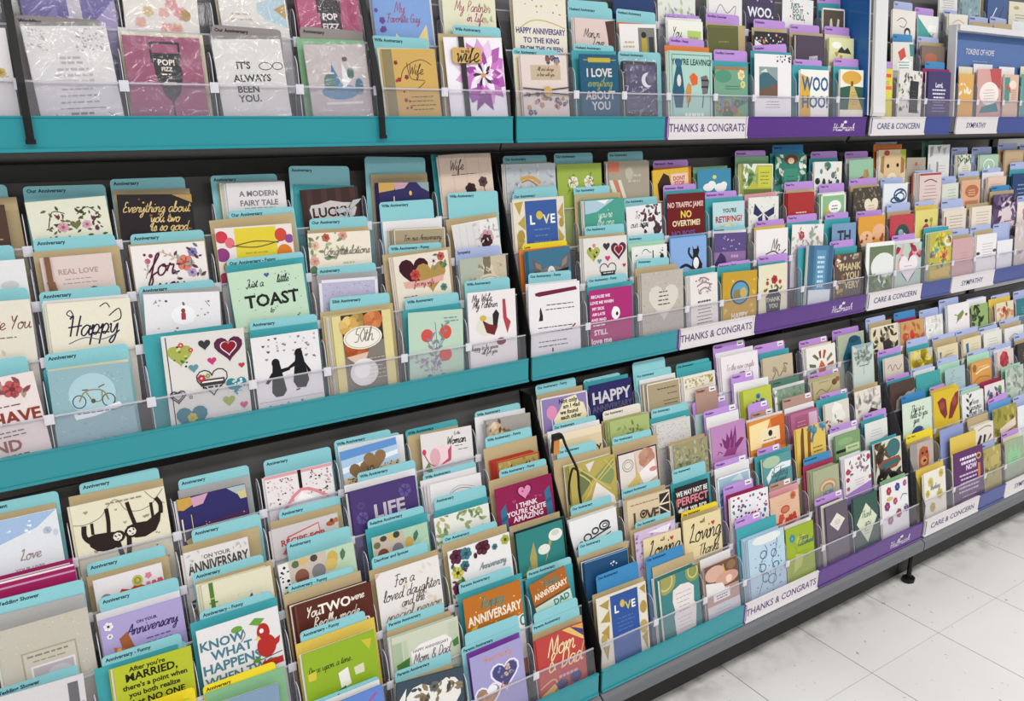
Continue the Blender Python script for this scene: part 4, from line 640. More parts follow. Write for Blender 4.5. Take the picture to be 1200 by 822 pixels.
('B0', 'mint card with coral poppies and line leaves', 0.7082, 0.1247, 0.1741, -0.0588, 'b6cdba', ('t', 0.7216, 0.1235, 0.2061, 0.0032, 'Wife Anniversary'), ('T', 0.7178, 0.1336, 0.1834, -0.0025, ''), 0, 'E .33 .44 .11 .12 c8524a;E .67 .4 .11 .13 cc5244;E .66 .82 .12 .12 c8564e;S 6a7a80 .012 .45,1.1,.5,.6,.48,.2;S 6a7a80 .012 .48,.8,.33,.55;S 6a7a80 .012 .5,.75,.66,.5;V .5 1.1 .6 100 8a8096 9;V .45 1.15 .5 140 a898aa 8;V .5 .75 .5 70 7a8a90 7;J .78 .14 .3 2 .06 5a8a80 .016;D l .2 .85 .6 1.2 20 .06 a898aa,8a8096 4', None, '', 0.6414, 0.9),
('B0', 'white My Wife card with a red dancing bird figure', 0.8486, 0.1182, 0.2021, -0.0227, 'e4dede', ('t', 0.8515, 0.1125, 0.2251, -0.0152, 'Wife Anniversary'), None, 1, 'I .3 .16 .1 2a2628 My Wife,;I .35 .3 .09 2a2628 My Partner;E .38 .74 .24 .2 d8d8c8;P 2a2626 .5,.5,.58,.4,.64,.5,.58,.8,.5,.76;P 6a2828 .28,.6,.42,.7,.6,.76,.52,.95,.36,.88;P b04048 .72,.2,.78,.2,.8,.6,.88,.7,.8,.95,.72,.6;E .66 1.1 .1 .08 7a2834;E .3 .56 .07 .06 c8b048;I .3 1.2 .06 2a2628 happy to be yours;I .4 1.3 .06 2a2628 all for you', None, '', 0.7895, 0.85),
('B0', 'white joke card with a wine-red band and bottle', 1.0117, 0.1401, 0.2001, -0.028, 'e4e0e2', ('t', 1.0118, 0.1171, 0.223, -0.0316, 'Our Anniversary - Funny'), ('w', 1.016, 0.1411, 0.2011, -0.0228, ''), 1, 'P 6e1f3a .12,.17,.2,.15,.92,.1,.95,.17,.2,.24,.13,.22;J .6 .42 .6 2 .09 3a3638 .018;P 2a2628 .2,.62,.2,.52,.22,.45,.24,.52,.26,.62,.26,.72,.18,.72;J .5 .86 .7 2 .09 3a3638 .018;S 8a2a3a .03 .8,.95,.9,.85;J .45 1.14 .6 2 .09 3a3638 .018;R .42 1.28 .45 1.36 8a2a3a', None, '', 0.9416, 0.81),
('B0', 'magenta card with white typed lines and a small dog', 1.1765, 0.1288, 0.1722, -0.0095, 'a82c70', ('t', 1.1823, 0.1188, 0.1993, -0.0007, 'Our Anniversary - Funny'), ('T', 1.1908, 0.1379, 0.1778, 0.0177, ''), 0, 'T .26 .16 .06 f2e2ea BECAUSE_WE;T .27 .3 .06 f2e2ea LOVE_ME_WHEN;T .2 .44 .06 f2e2ea MY_SICK;T .2 .57 .06 f2e2ea AM_LATE;T .2 .7 .06 f2e2ea AND_MAD;E .6 .6 .1 .15 efeae8;E .58 .5 .05 .06 efeae8;E .63 .62 .03 .05 2a2628;J .22 .83 .35 1 .06 f2e2ea .03;T .24 1 .11 f0d8e6 STILL;T .24 1.2 .12 f6e8f0 love_me', None, '', 1.1063, 0.78),
('B0', 'speckled beige card with a pale embossed heart', 1.341, 0.1378, 0.1957, -0.005, 'b9b0a6', ('t', 1.3184, 0.1061, 0.2248, -0.0437, 'Anniversary'), ('k', 1.3352, 0.1375, 0.2068, -0.0025, ''), 2, 'D o .02 .02 .98 1.5 130 .012 a2998f,d0c8be,958c82 4;H .52 .7 .36 d4ccc2;J .52 .5 .3 4 .1 4a4640 .03', None, '', 1.2642, 0.74),
('B0', 'narrow white card with mauve scroll lettering', 1.4856, 0.0973, 0.1728, 0.0185, 'e2dcd8', None, ('T', 1.4847, 0.1125, 0.1836, 0.0066, ''), 3, 'S a08088 .05 .3,.2,.5,.12,.7,.25;S a08088 .05 .25,.42,.5,.3,.78,.42;S a08088 .05 .3,.62,.55,.5,.75,.66;D o .2 .1 .8 .75 30 .03 a88890,8a6a74 4;J .5 1 .6 1 .1 4a444a .07;J .5 1.15 .6 8 .13 5a545a .03', None, '', 1.4213, 0.71),
('B0', 'mustard card with a round blue owl badge', 1.6125, 0.1302, 0.1655, -0.0325, 'c09a32', ('p', 1.6143, 0.1234, 0.1906, 0.0045, 'Retirement - Funny'), ('T', 1.6099, 0.1264, 0.1824, 0.0039, ''), 1, 'D o .05 .1 .95 1.4 12 .04 d8b858 3;E .5 .62 .28 .36 2f4a68;E .5 .62 .24 .31 5f98b8;E .42 .68 .12 .16 8a7a50;E .6 .64 .1 .16 c0a868;T .5 1.3 .14 efe8d8 HAPPY', None, '', 1.5457, 0.69),
('B0', 'cream card with red flowers in a dark jar', 1.7461, 0.1144, 0.1733, -0.0046, 'dfd8bc', ('p', 1.7669, 0.1224, 0.1959, 0.001, 'Thank You'), ('T', 1.7589, 0.1116, 0.176, 0.0023, ''), 0, 'F .55 .55 .14 b83a34 8a2420;F .3 .65 .07 c0504a 8a2420;F .75 .65 .07 c0504a 8a2420;F .2 .9 .05 c86a40 8a2420;D l .2 .5 .85 .9 9 .08 5a5a38 2;P 38383c .35,.9,.68,.9,.68,1,.78,1.12,.74,1.7,.26,1.68,.24,1.12,.35,1;T .5 1.25 .13 c8c4b8 THANK;T .5 1.48 .13 c8c4b8 YOU', None, '', 1.6881, 0.67),
('B0', 'tall blue card leaning sideways with vertical words', 1.9385, 0.1082, 0.2038, -0.0772, '4a7898', ('p', 1.8989, 0.0556, 0.2087, 0.0163, 'Thank You'), ('T', 1.902, 0.063, 0.2048, 0.0136, ''), 2, 'R .03 0 .2 2.4 3c6482;R .8 0 .97 2.4 3c6482;R .3 .2 .7 2 5c92b4;J .5 .5 .3 7 .2 c8dce8 .1;R .05 1.85 .95 2.6 d8dce2', None, '', 1.8677, 0.63),
('B0', 'dark brown card with dots reading THANK YOU', 2.0753, 0.1254, 0.1728, -0.0177, '5a4a44', ('p', 2.069, 0.1122, 0.2104, 0.0015, 'Thank You'), ('T', 2.0845, 0.1054, 0.1902, -0.0032, ''), 0, 'D o .03 .05 .35 1.6 26 .06 c8a848,e8e0d8,b06a50,88905a 4;D o .3 .05 .97 .2 9 .05 b0a890 6;T .65 .5 .22 c8b890 THANK;T .65 .85 .22 c8b890 YOU;T .65 1.2 .22 c8b890 VERY', None, '', 2.0126, 0.62),
('B0', 'green and white card with a pale balloon heart', 2.231, 0.1407, 0.1929, -0.0184, 'e8e8e6', None, None, 1, 'R .12 .15 .98 1.8 6a7a5a;E .62 .9 .44 .5 dfe2e0;P dfe2e0 .3,1.15,.95,1.15,.65,1.7;D l .12 1.3 .9 1.8 14 .15 54684a,86966a 4', None, '', 2.1606, 0.59),
('B0', 'pale green card with red tulips over a heart', 2.3821, 0.1387, 0.1773, -0.0148, 'b4c8bc', ('p', 2.38, 0.1241, 0.2037, 0.0017, 'Thinking'), ('w', 2.3934, 0.1439, 0.1854, -0.0116, ''), 1, 'D l .15 .15 .85 .6 12 .22 b83c50,d8707a,a02c44,e0a0a8 3;P 4a3a40 .15,.75,.5,.6,.85,.75,.75,1.2,.5,1.6,.25,1.2;H .5 .95 .36 e8dfe2;J .5 .9 .4 2 .14 b08a94 .03', None, '', 2.3093, 0.57),
('B0', 'yellow flower teacup die-cut card on teal', 2.5655, 0.1291, 0.198, 0.0191, 'b8b04a', ('l', 2.5474, 0.1181, 0.2171, -0.0002, 'Care'), ('T', 2.5549, 0.1426, 0.2127, -0.0177, ''), 3, 'F .5 .3 .3 d8c84a a08830;F .3 .8 .25 c8d070 d06070;F .65 1.1 .34 e0b848 a83a58;O .85 .45 .2 .25 .08 e4dccc;D l .05 .2 .95 1.9 24 .14 6a8a4a,c86a60,4a9aa0 4;P d0b060 .05,1.7,.95,1.6,.9,2.1,.1,2.1', None, '', 2.4836, 0.55),
('B0', 'dusty pink card with faint verse lines', 2.6999, 0.131, 0.169, -0.0042, 'c8a2a4', ('l', 2.706, 0.1052, 0.1958, -0.0034, 'Sympathy'), ('k', 2.7082, 0.1158, 0.1774, -0.0007, ''), 0, 'J .55 .7 .5 5 .13 a88084 .02', None, '', 2.6344, 0.54),
('B0', 'white verse card with little dark corner bows', 2.848, 0.128, 0.1713, -0.0023, 'e6e4e4', ('l', 2.8395, 0.132, 0.1996, 0.0144, 'Sympathy'), ('k', 2.8535, 0.1222, 0.1824, 0.0108, ''), 2, 'J .55 .5 .6 6 .14 8a8888 .025;E .08 .95 .1 .08 4a3a34;E .92 .9 .1 .08 6a4a40', None, '', 2.7706, 0.52),
('B0', 'plain white card under a tall lavender divider', 2.9716, 0.1048, 0.1413, 0.0017, 'e4e2e6', ('l', 2.977, 0.1155, 0.1974, 0.0015, 'Sympathy'), None, 0, 'J .5 .9 .5 2 .14 c0bec4 .03', None, '', 2.919, 0.51),
('B0', 'greyish floral card at the right end front', 3.1191, 0.1599, 0.1936, -0.0032, 'c4b8b4', None, None, 0, 'D l .1 .2 .9 2 20 .2 a89c98,d8ccc8 3', None, '', 3.0392, 0.49),
('B1', 'cream card reading Celebrate You in red script', -0.0455, 0.1181, 0.1958, -0.0333, 'ded7c8', ('t', -0.0363, 0.1029, 0.212, -0.0218, 'Anniversary'), None, 0, 'I .6 .28 .11 7a5048 Celebrate You;J .5 .42 .6 1 .04 8a6a60 .014;D l .1 .6 .9 1 30 .06 c8c0ac,d6cebc 3', None, '', -0.2774, 1.17),
('B1', 'cream card with Happy in swirling navy script', 0.0964, 0.122, 0.1813, -0.0296, 'e2dcc9', ('t', 0.0927, 0.1185, 0.2013, -0.0017, 'Anniversary'), ('w', 0.0956, 0.1253, 0.1846, -0.0233, ''), 2, 'I .5 .34 .17 22243e Happy;S 22243e .012 .3,.2,.22,.14,.27,.1,.3,.18;S 22243e .014 .72,.2,.85,.12,.86,.24,.76,.28;S 22243e .012 .62,.08,.7,.04,.74,.1;S 5a6a80 .012 .2,.5,.4,.44,.6,.48,.8,.42', None, '', 0.0287, 1.11),
('B1', 'white card with tiny grey figures around one red', 0.2336, 0.1238, 0.1756, -0.0691, 'e3e1e4', ('t', 0.2428, 0.1237, 0.1942, 0.0035, 'Anniversary'), ('e', 0.2414, 0.1278, 0.1804, -0.0351, ''), 0, 'D o .08 .06 .95 .55 22 .018 6a6a72,9a9aa2,4a4a52 8;S 8a8a92 .01 .12,.14,.16,.08;S 8a8a92 .01 .8,.12,.86,.2;E .5 .3 .16 .13 eeecee;E .5 .24 .03 .035 7a4a48;R .47 .27 .53 .36 a83848;J .45 .62 .3 1 .04 6a6a72 .014', None, '', 0.1695, 1.05),
('B1', 'mint card lettered Just a little TOAST to you', 0.4008, 0.1373, 0.2055, 0.0364, 'bcd6bd', ('t', 0.4049, 0.1416, 0.2267, 0.0186, 'Our Anniversary - Funny'), ('T', 0.403, 0.1445, 0.2162, 0.0196, ''), 0, 'D o .08 .05 .95 .95 40 .012 8aa6b0,5a7a8a,c09a60,4a4a4a 3;I .32 .2 .07 2a2c2a Just a;I .7 .18 .07 2a2c2a little;H .5 .09 .035 4a5a90;T .53 .42 .16 232523 TOAST;I .5 .58 .05 232523 to;I .5 .8 .15 232523 you', None, '', 0.3203, 0.99),
('B1', 'lavender foil card in a silver frame', 0.5429, 0.1198, 0.1707, -0.0374, 'b3b0c8', ('t', 0.5539, 0.1208, 0.1951, -0.0043, 'Anniversary'), ('e', 0.5487, 0.1242, 0.178, -0.0287, ''), 0, 'G 0 .05 dcdae0;D o .08 .08 .92 .6 60 .015 c8c6da,9a98b4 3', None, '', 0.4815, 0.94),
('B1', 'cream card with dark and gold hearts and roses', 0.7146, 0.1236, 0.2044, 0.0362, 'dfd6c6', ('t', 0.7001, 0.1192, 0.2231, -0.0235, 'Wife Anniversary - Funny'), ('k', 0.7108, 0.153, 0.2087, 0.0208, ''), 2, 'H .35 .3 .27 3c1420;H .65 .42 .28 a8894a;F .36 .38 .1 c04a44 8a2a30;F .72 .17 .08 ecdcd8 5a2430;F .86 .1 .08 c8584a 7a2a34;D l .75 .05 .97 .3 10 .07 4a6a58,7a8a60 2;P d8a49a .14,.48,.5,.5,.88,.44,.86,.55,.5,.62,.16,.6;I .5 .56 .06 8a3038 for my wife;F .86 .68 .07 5a8a7a 3a5a50;J .25 .76 .3 4 .07 6a5a50 .014', None, '', 0.6252, 0.89),
('B1', 'grey-green card with an ivory medallion and brown band', 0.8544, 0.1144, 0.1858, 0.0098, 'a9b0a0', ('l', 0.8529, 0.1124, 0.2047, 0.0037, 'Sympathy'), None, 1, 'R .5 0 .66 1.2 7a6c58;R .66 0 1 1.2 c2b49c;D l .2 .15 .9 .8 40 .09 d0c8b4,c4bca8,b8b09c 4;E .6 .62 .3 .24 ddd5c2;O .6 .62 .24 .19 .015 a89878;O .6 .62 .28 .23 .01 b8a888', None, '', 0.7935, 0.85),
('B1', 'teal photo card of a grey kitten wearing glasses', 1.0308, 0.1152, 0.1873, 0.0297, '3d6f88', ('y', 1.028, 0.1225, 0.2013, 0.0037, 'Love'), ('o', 1.0248, 0.1388, 0.1894, 0.0046, ''), 2, 'P 6a5c58 .1,.2,.3,.35,.35,.6,.12,.5;P 6a5c58 .98,.15,.78,.3,.72,.6,.95,.5;P 8a7c76 .15,.28,.28,.36,.3,.5,.17,.42;P 8a7c76 .93,.22,.8,.32,.76,.5,.9,.4;E .52 .72 .36 .3 7c7470;E .52 .62 .1 .2 e0dcd8;E .52 .9 .14 .14 e8e4e0;P 1a1a1e .12,.5,.45,.56,.52,.54,.6,.56,.95,.5,.92,.6,.66,.68,.52,.6,.38,.68,.14,.6', None, '', 0.9416, 0.81),
('B1', 'small white patterned-hearts card in the upper middle row', 1.1866, 0.131, 0.2021, -0.0086, 'dad6d0', ('t', 1.2013, 0.1192, 0.2273, -0.0008, 'Our Anniversary'), ('k', 1.1896, 0.1393, 0.2063, -0.0075, ''), 2, 'H .22 .36 .15 a2aa52;D o .12 .24 .32 .5 8 .025 2f3a20,d8d060 5;F .24 .18 .04 d05040 f0e0d0;H .52 .22 .08 38373a;H .8 .33 .18 5a2440;h .8 .33 .1 .014 f0dce0;H .8 .31 .08 8a1a28;H .54 .5 .06 c03a72;H .35 .55 .05 5f8f98;H .92 .7 .04 b83848;h .54 .8 .19 .015 2d2d2f;R .38 .8 .7 .9 3a3a3c;J .54 .84 .26 1 .03 e6e2dc .02', None, '', 1.1141, 0.77),
('B1', 'white card with three tiny black figures in mint border', 1.3248, 0.114, 0.1706, -0.0054, 'e2e2de', ('t', 1.3298, 0.1199, 0.1954, -0.002, 'Anniversary'), ('n', 1.3301, 0.1202, 0.1779, 0.0023, ''), 0, 'E .3 .5 .07 .12 2a2a2c;P 2a2a2c .2,.55,.4,.55,.36,.7,.22,.7;R .58 .15 .61 .55 3a3a3c;E .85 .4 .06 .15 2a2a2c;S 5a5a5c .02 .3,.15,.4,.1,.5,.2;D o .1 .08 .9 .3 8 .02 5a5a5c 3', None, '', 1.2666, 0.74),
('B1', 'light blue card with a waving black tuxedo cat', 1.4571, 0.1251, 0.1811, -0.0047, '84a8d8', None, ('B', 1.4675, 0.126, 0.183, -0.0033, ''), 1, 'P 1c1c20 .6,.25,.64,.35,.72,.35,.76,.25,.8,.4,.76,.55,.88,.8,.86,1,.62,1.02,.58,.8,.62,.5;E .7 .75 .08 .16 e8e8ec;S 1c1c20 .06 .6,.62,.5,.45,.52,.3;S 1c1c20 .07 .6,.9,.42,.78,.25,.85;S 1c1c20 .05 .62,1,.48,.95,.45,1.1', None, '', 1.3945, 0.72),
('B1', 'violet evening-sky card framed in white', 1.6035, 0.1192, 0.1781, -0.0383, '5a4a80', ('t', 1.6227, 0.1233, 0.1944, -0.0049, 'Retirement'), ('w', 1.6169, 0.1266, 0.1823, -0.0308, ''), 0, 'R 0 .6 1 1.4 8a6a98;D o .1 .1 .9 .6 14 .02 c8c0e0 4;P 3a3058 0,1,.2,.6,.35,.75,.45,1.3,0,1.3;J .65 .75 .3 2 .2 b8a0c0 .08', None, '', 1.5397, 0.69),
('B1', 'white card with one short black script word', 1.773, 0.1292, 0.1784, -0.0094, 'e8e4e2', ('p', 1.7852, 0.1193, 0.2004, 0.0021, 'Thank You'), ('y', 1.7816, 0.1265, 0.1843, 0.0013, ''), 1, 'I .6 .6 .22 2a2628 Mr;S 2a2628 .03 .3,.8,.55,.72,.75,.85,.95,.7', None, '', 1.7026, 0.66),
('B1', 'white card with a red bloom and grey leaves', 1.9186, 0.1389, 0.1772, -0.0529, 'e6e2de', ('p', 1.921, 0.1308, 0.207, -0.0014, 'Thank You'), ('T', 1.9224, 0.1385, 0.1867, 0.0007, ''), 0, 'F .3 .35 .12 c03a4c 8a2434;V .5 .95 .8 70 8a9a90 8;V .4 .9 .6 110 a0988a 7;F .6 .3 .09 a8b0a8 7a8a80;F .8 .45 .07 c0a8a0 8a7a70;D l .05 .4 .95 .9 16 .1 9aa89a,c0b8a8 3', None, '', 1.8492, 0.64),
('B1', 'blue card with large dark letters TH', 2.0894, 0.1134, 0.1716, -0.0149, '7896b8', ('p', 2.0801, 0.1084, 0.202, 0.0013, 'Thank You'), ('T', 2.079, 0.1206, 0.1848, -0.0009, ''), 0, 'T .5 .55 .4 2c3440 TH;S 2c3440 .03 .2,.85,.5,.78,.8,.9', None, '', 2.0129, 0.61),
('B1', 'orange card with two peach round faces', 2.227, 0.1328, 0.1844, -0.0019, 'd89a3c', ('p', 2.2353, 0.1292, 0.1987, -0.0037, 'Thank You'), None, 1, 'E .3 .85 .26 .3 e8b890;E .78 .62 .26 .3 e4b088;D o .1 .7 .95 1 12 .05 a85a3c 3;P 7a9a4a 0,1.15,1,1.05,1,1.5,0,1.5', None, '', 2.1606, 0.59),
('B1', 'red card with a dark arched doorway', 2.3847, 0.1285, 0.1793, -0.0003, 'b8424a', ('l', 2.3902, 0.1241, 0.2132, -0.0023, 'Care'), ('k', 2.3906, 0.1243, 0.188, 0.0009, ''), 0, 'E .52 .85 .3 .45 2f4a4c;R .22 .85 .82 1.4 2f4a4c;E .45 .75 .1 .14 8ab0b0;F .6 .9 .1 e0d8c8 a8a090', None, '', 2.3128, 0.58),
('B1', 'yellow card with a red bird on a branch', 2.5202, 0.1261, 0.186, -0.005, 'd8cc78', ('l', 2.5347, 0.1121, 0.2108, -0.001, 'Care'), ('y', 2.5362, 0.1221, 0.1972, -0.0029, ''), 1, 'P b8442c .3,1.1,.35,.75,.5,.6,.6,.75,.5,1;S 6a8a4a .05 .65,1.2,.72,.6,.75,.5;E .48 .5 .08 .08 4a3430;F .7 .5 .1 9aa84a 7a8a3a', None, '', 2.4571, 0.56),
('B1', 'cream verse card with a brown strip at left', 2.6876, 0.1349, 0.1772, 0.0009, 'dcd0c2', ('l', 2.6988, 0.1296, 0.2077, 0.0123, 'Sympathy'), ('w', 2.7022, 0.1355, 0.1808, 0.001, ''), 1, 'R .05 .3 .12 .7 8a5a50;J .55 .3 .7 6 .14 a08a84 .035', None, '', 2.6142, 0.54),
('B1', 'ivory card with pink lettering and olive envelope', 2.8555, 0.1276, 0.1773, -0.0036, 'e0d6c6', None, ('k', 2.8545, 0.1438, 0.1863, 0.0013, ''), 2, 'J .55 .3 .7 6 .15 b89a94 .04', None, '', 2.7799, 0.52),
('B1', 'plum floral card with white swirls', 3.0101, 0.1579, 0.2119, 0.0021, '5a4468', ('b', 3.0058, 0.1229, 0.2405, -0.0035, 'Sympathy'), ('k', 3.0121, 0.162, 0.2217, 0.0018, ''), 1, 'E .6 1 .38 .7 d8c8cc;O .4 .4 .2 .25 .06 8a7898;O .75 .35 .18 .22 .06 b8a0b8;D l .05 .1 .95 1.7 26 .16 3a2c4a,7a6488 5;J .65 1.2 .4 3 .16 7a5a70 .05', None, '', 2.9308, 0.51),
('B1', 'white card with a coral flower at the right edge', 3.1754, 0.1557, 0.1778, -0.0044, 'e4dcd6', ('l', 3.1963, 0.1379, 0.1967, -0.001, 'Sympathy'), None, 0, 'F .45 .55 .3 d8706a b04a4a;D l .1 1 .9 1.8 10 .2 b0b4a8 3', None, '', 3.0975, 0.49),
('B2', 'plain white card at left with teal divider', -0.0397, 0.1223, 0.1699, -0.0043, 'e0dfe0', ('t', -0.0369, 0.0954, 0.1914, -0.0003, 'Anniversary'), None, 1, 'J .6 .35 .3 3 .08 c0bec0 .02;E .8 .28 .1 .05 c8c6c8', None, '', -0.2774, 1.16),
('B2', 'blush REAL LOVE card tied with a brown ribbon', 0.0962, 0.1048, 0.1684, 0.0017, 'd9c7c1', ('t', 0.098, 0.1199, 0.1974, -0.0057, 'Anniversary'), ('k', 0.0995, 0.1269, 0.1774, 0.0012, ''), 0, 'T .5 .22 .075 b0948c REAL_LOVE;J .5 .33 .55 2 .06 a8968e .012;S 7a5044 .025 .3,.58,.4,.5,.5,.56;S 3a3030 .03 .56,.55,.68,.47,.8,.54', None, 'band', 0.0312, 1.1),
('B2', 'white card with plum FOR YOU script and flowers', 0.2374, 0.1206, 0.176, -0.0046, 'e8e2de', ('t', 0.2428, 0.1204, 0.1944, -0.0002, 'Anniversary'), ('k', 0.2395, 0.1258, 0.1771, -0.0042, ''), 0, 'F .7 .28 .12 d87a6a b04a44;F .82 .14 .07 8a80b0 4a3a70;F .78 .42 .07 b8a0c8 6a4a80;E .2 .22 .04 .04 c0587a;E .17 .13 .02 .02 7a2a4a;E .25 .15 .03 .03 8a3a5a;V .15 .45 .22 80 9aa08a 4;V .65 .25 .3 150 c8a890 6;D l .55 .05 .95 .5 20 .06 6a6a80,9aa090,5a3a4a 3;I .36 .33 .2 5a1f3c for;I .47 .58 .18 5a1f3c you', None, '', 0.1719, 1.04),
('B2', 'yellow card with coloured dots and brown thread', 0.3879, 0.139, 0.1962, -0.0019, 'e2dad6', ('t', 0.4149, 0.122, 0.2234, 0.0182, 'Our Anniversary'), ('k', 0.399, 0.1538, 0.2092, 0.037, ''), 0, 'R .24 .02 .78 .9 dcc83c;E .07 .12 .08 .08 c83c48;E .17 .2 .06 .07 d8707a;E .06 .35 .09 .09 8a3c78;E .14 .52 .09 .09 d08434;E .06 .66 .08 .08 a83858;E .84 .14 .08 .09 c84a38;E .95 .2 .06 .06 8a4a88;E .87 .38 .1 .11 d87a2c;E .95 .52 .07 .08 b83a4a;E .86 .58 .06 .06 9ab84a;J .5 .35 .3 2 .08 b8a030 .014;S 6a5040 .012 .2,.25,.5,.2,.8,.24;S 6a5040 .012 .2,.24,.5,.28,.82,.22', None, '', 0.313, 0.99),
('B2', 'cream floral card reading Congratulations in grey', 0.5456, 0.1264, 0.1717, -0.0231, 'e6ddcc', ('t', 0.5548, 0.1187, 0.1983, -0.014, 'Our Anniversary'), ('k', 0.5524, 0.1239, 0.1781, -0.0075, ''), 0, 'F .28 .08 .07 c85a48 8a3a34;F .55 .06 .08 d8a090 a87060;F .1 .2 .08 e4c0a8 b88a70;D l .02 .02 .6 .4 24 .07 7a8a64,a8b088,5a5a48 2;F .08 .45 .08 dca898 b08070;E .06 .6 .06 .08 5a7a58;I .6 .32 .09 8a8078 Congratulations;J .62 .5 .25 2 .06 c0b8aa .03', None, '', 0.4802, 0.94),
('B2', 'white-edged kraft card reading Our Anniversary', 0.7178, 0.1166, 0.1665, -0.0277, 'a5967a', ('t', 0.7069, 0.1212, 0.2232, 0.0052, 'Wife Anniversary'), ('w', 0.7147, 0.1339, 0.1848, -0.0005, ''), 3, 'G 0 .02 dcd6ca;I .55 .2 .07 4a4238 For our Anniversary;J .6 .32 .4 1 .05 5a5248 .015', None, '', 0.6394, 0.89),
('B2', 'white card with a pink and black anemone', 0.8686, 0.1133, 0.1689, 0.0914, 'e2dfdc', ('t', 0.8626, 0.1248, 0.2336, -0.0057, 'Wife Anniversary'), ('k', 0.8659, 0.1277, 0.1794, 0.0594, ''), 0, 'R .02 .02 .6 1 d6d4d4;S c0bebe .01 .15,.05,.15,.7;S c0bebe .01 .3,.05,.3,.7;S c0bebe .01 .45,.05,.45,.7;F .72 .4 .17 c898a8 a86a80;F .7 .48 .15 4a2430 2a1018;D l .5 .05 .95 .6 18 .06 a0a098,c0b8b0 3', ('t', 0.8639, 0.1171, 0.1955, 0.0007, ''), '', 0.7915, 0.85),
('B2', 'white and gold card with LOVE on a blue panel', 1.0234, 0.1396, 0.2112, 0.0074, 'dcd4c4', ('t', 1.0283, 0.1216, 0.225, 0.0178, 'Our Anniversary'), ('w', 1.0323, 0.1409, 0.2122, 0.0055, ''), 1, 'P b39b4a .03,.05,.2,.03,.12,.3;P b39b4a .22,.3,.22,.6,.08,.45;P b39b4a .05,.65,.2,.8,.05,1;P b39b4a .98,.1,.86,.3,.98,.45;P b39b4a .86,.6,.98,.8,.86,1;E .13 .7 .07 .12 a88f40;E .93 .5 .05 .1 a88f40;R .23 .03 .85 1.25 3a5a9a;T .36 .4 .16 ecebe6 L;E .5 .32 .065 .085 c9b24a;T .63 .4 .16 dcd2a8 V;T .76 .4 .16 ecebe6 E;J .54 .6 .4 3 .12 6f88b8 .02', ('t', 1.0332, 0.1172, 0.2342, 0.0212, ''), '', 0.9416, 0.81),
('B2', 'sea-green card with a polaroid and white script', 1.2127, 0.1196, 0.2, 0.0068, '4a9a86', ('t', 1.192, 0.1077, 0.23, 0.0174, 'Our Anniversary'), ('k', 1.2025, 0.1387, 0.2134, -0.0031, ''), 3, "P a8c4d0 0,0,.75,0,.3,.3,0,.35;P e8e6e0 .3,.02,.6,0,.5,.12;I .5 .4 .12 cfe4d8 you're;I .5 .6 .12 cfe4d8 the one", None, '', 1.1332, 0.76),
('B2', 'white card with black and red leaf sprays', 1.3398, 0.1139, 0.1785, 0.0334, 'e4e0e0', ('t', 1.343, 0.109, 0.1963, 0.0146, 'Our Anniversary'), None, 0, 'D l .45 .03 .98 .8 40 .09 2f2c30,7a3038,5a5660 3;I .3 .3 .12 3a3638 To;I .35 .55 .12 3a3638 our Love;F .85 .75 .14 3a3640 7a3038', None, '', 1.2769, 0.74),
('B2', 'dark red card reading NO TRAFFIC JAMS NO OVERTIME', 1.4768, 0.1315, 0.2022, -0.0, '6a1818', ('p', 1.4732, 0.1134, 0.2227, 0.004, 'Retirement - Funny'), ('T', 1.4863, 0.1323, 0.2084, 0.0073, ''), 0, 'T .48 .3 .12 e0c0b8 NO_TRAFFIC_JAMS!;T .5 .56 .16 e8c85a NO;T .5 .8 .13 e8d8b0 OVERTIME!;T .42 1.08 .13 6a5a9a NO_BOSS', None, '', 1.4065, 0.71),
('B2', "pale blue card lettered YOU'RE RETIRING in red", 1.6333, 0.12, 0.1723, 0.0007, 'b8d4d8', ('p', 1.6227, 0.1193, 0.1984, 0.0025, 'Retirement - Funny'), ('T', 1.6323, 0.1453, 0.1822, -0.0027, ''), 0, "T .52 .28 .11 2f3a3e YOU'RE;T .5 .55 .16 a83038 RETIRING?;E .5 .95 .34 .22 e8dcc0;D l .3 .75 .7 .95 9 .1 d8c890 3", None, '', 1.5596, 0.68),
('B2', 'pink-edged white card with a dark blue butterfly', 1.7704, 0.1212, 0.1776, -0.004, 'dfe0d8', None, ('R', 1.7775, 0.1285, 0.1856, 0.0183, ''), 1, 'D l .03 .05 .97 1.2 26 .06 b0c0a0,c8a8b0,a8b8c8 2;P 2f2f58 .45,.55,.2,.2,.15,.55,.3,.65;P 2f2f58 .5,.55,.85,.35,.85,.6,.65,.7;P 3a3a68 .45,.6,.3,.7,.32,.95,.45,.8;P 3a3a68 .52,.6,.65,.75,.6,.95', None, '', 1.7099, 0.66),
('B2', 'bright red card lettered THANKS in white', 1.9285, 0.1158, 0.1813, -0.0022, 'a83030', ('p', 1.9401, 0.1274, 0.2108, -0.0007, 'Thank You'), ('k', 1.9407, 0.1242, 0.1881, -0.013, ''), 4, 'J .5 .75 .4 1 .1 f0d8d4 .04;T .5 1.05 .22 f2e8e4 THANKS', None, '', 1.8648, 0.64),
('B2', 'green card with white circle and yellow pencil', 2.0765, 0.1158, 0.173, 0.0046, '8ab48a', ('p', 2.0902, 0.1168, 0.1994, 0.0, 'Thank You'), ('w', 2.0836, 0.1242, 0.1741, 0.0028, ''), 2, 'G 0 .06 e6e8e0;E .55 .55 .26 .26 f0f0ec;J .55 .52 .3 2 .12 5a6a5a .05;P d0a848 .2,.6,.3,.5,.35,1.2,.22,1.2', None, '', 2.0125, 0.62),
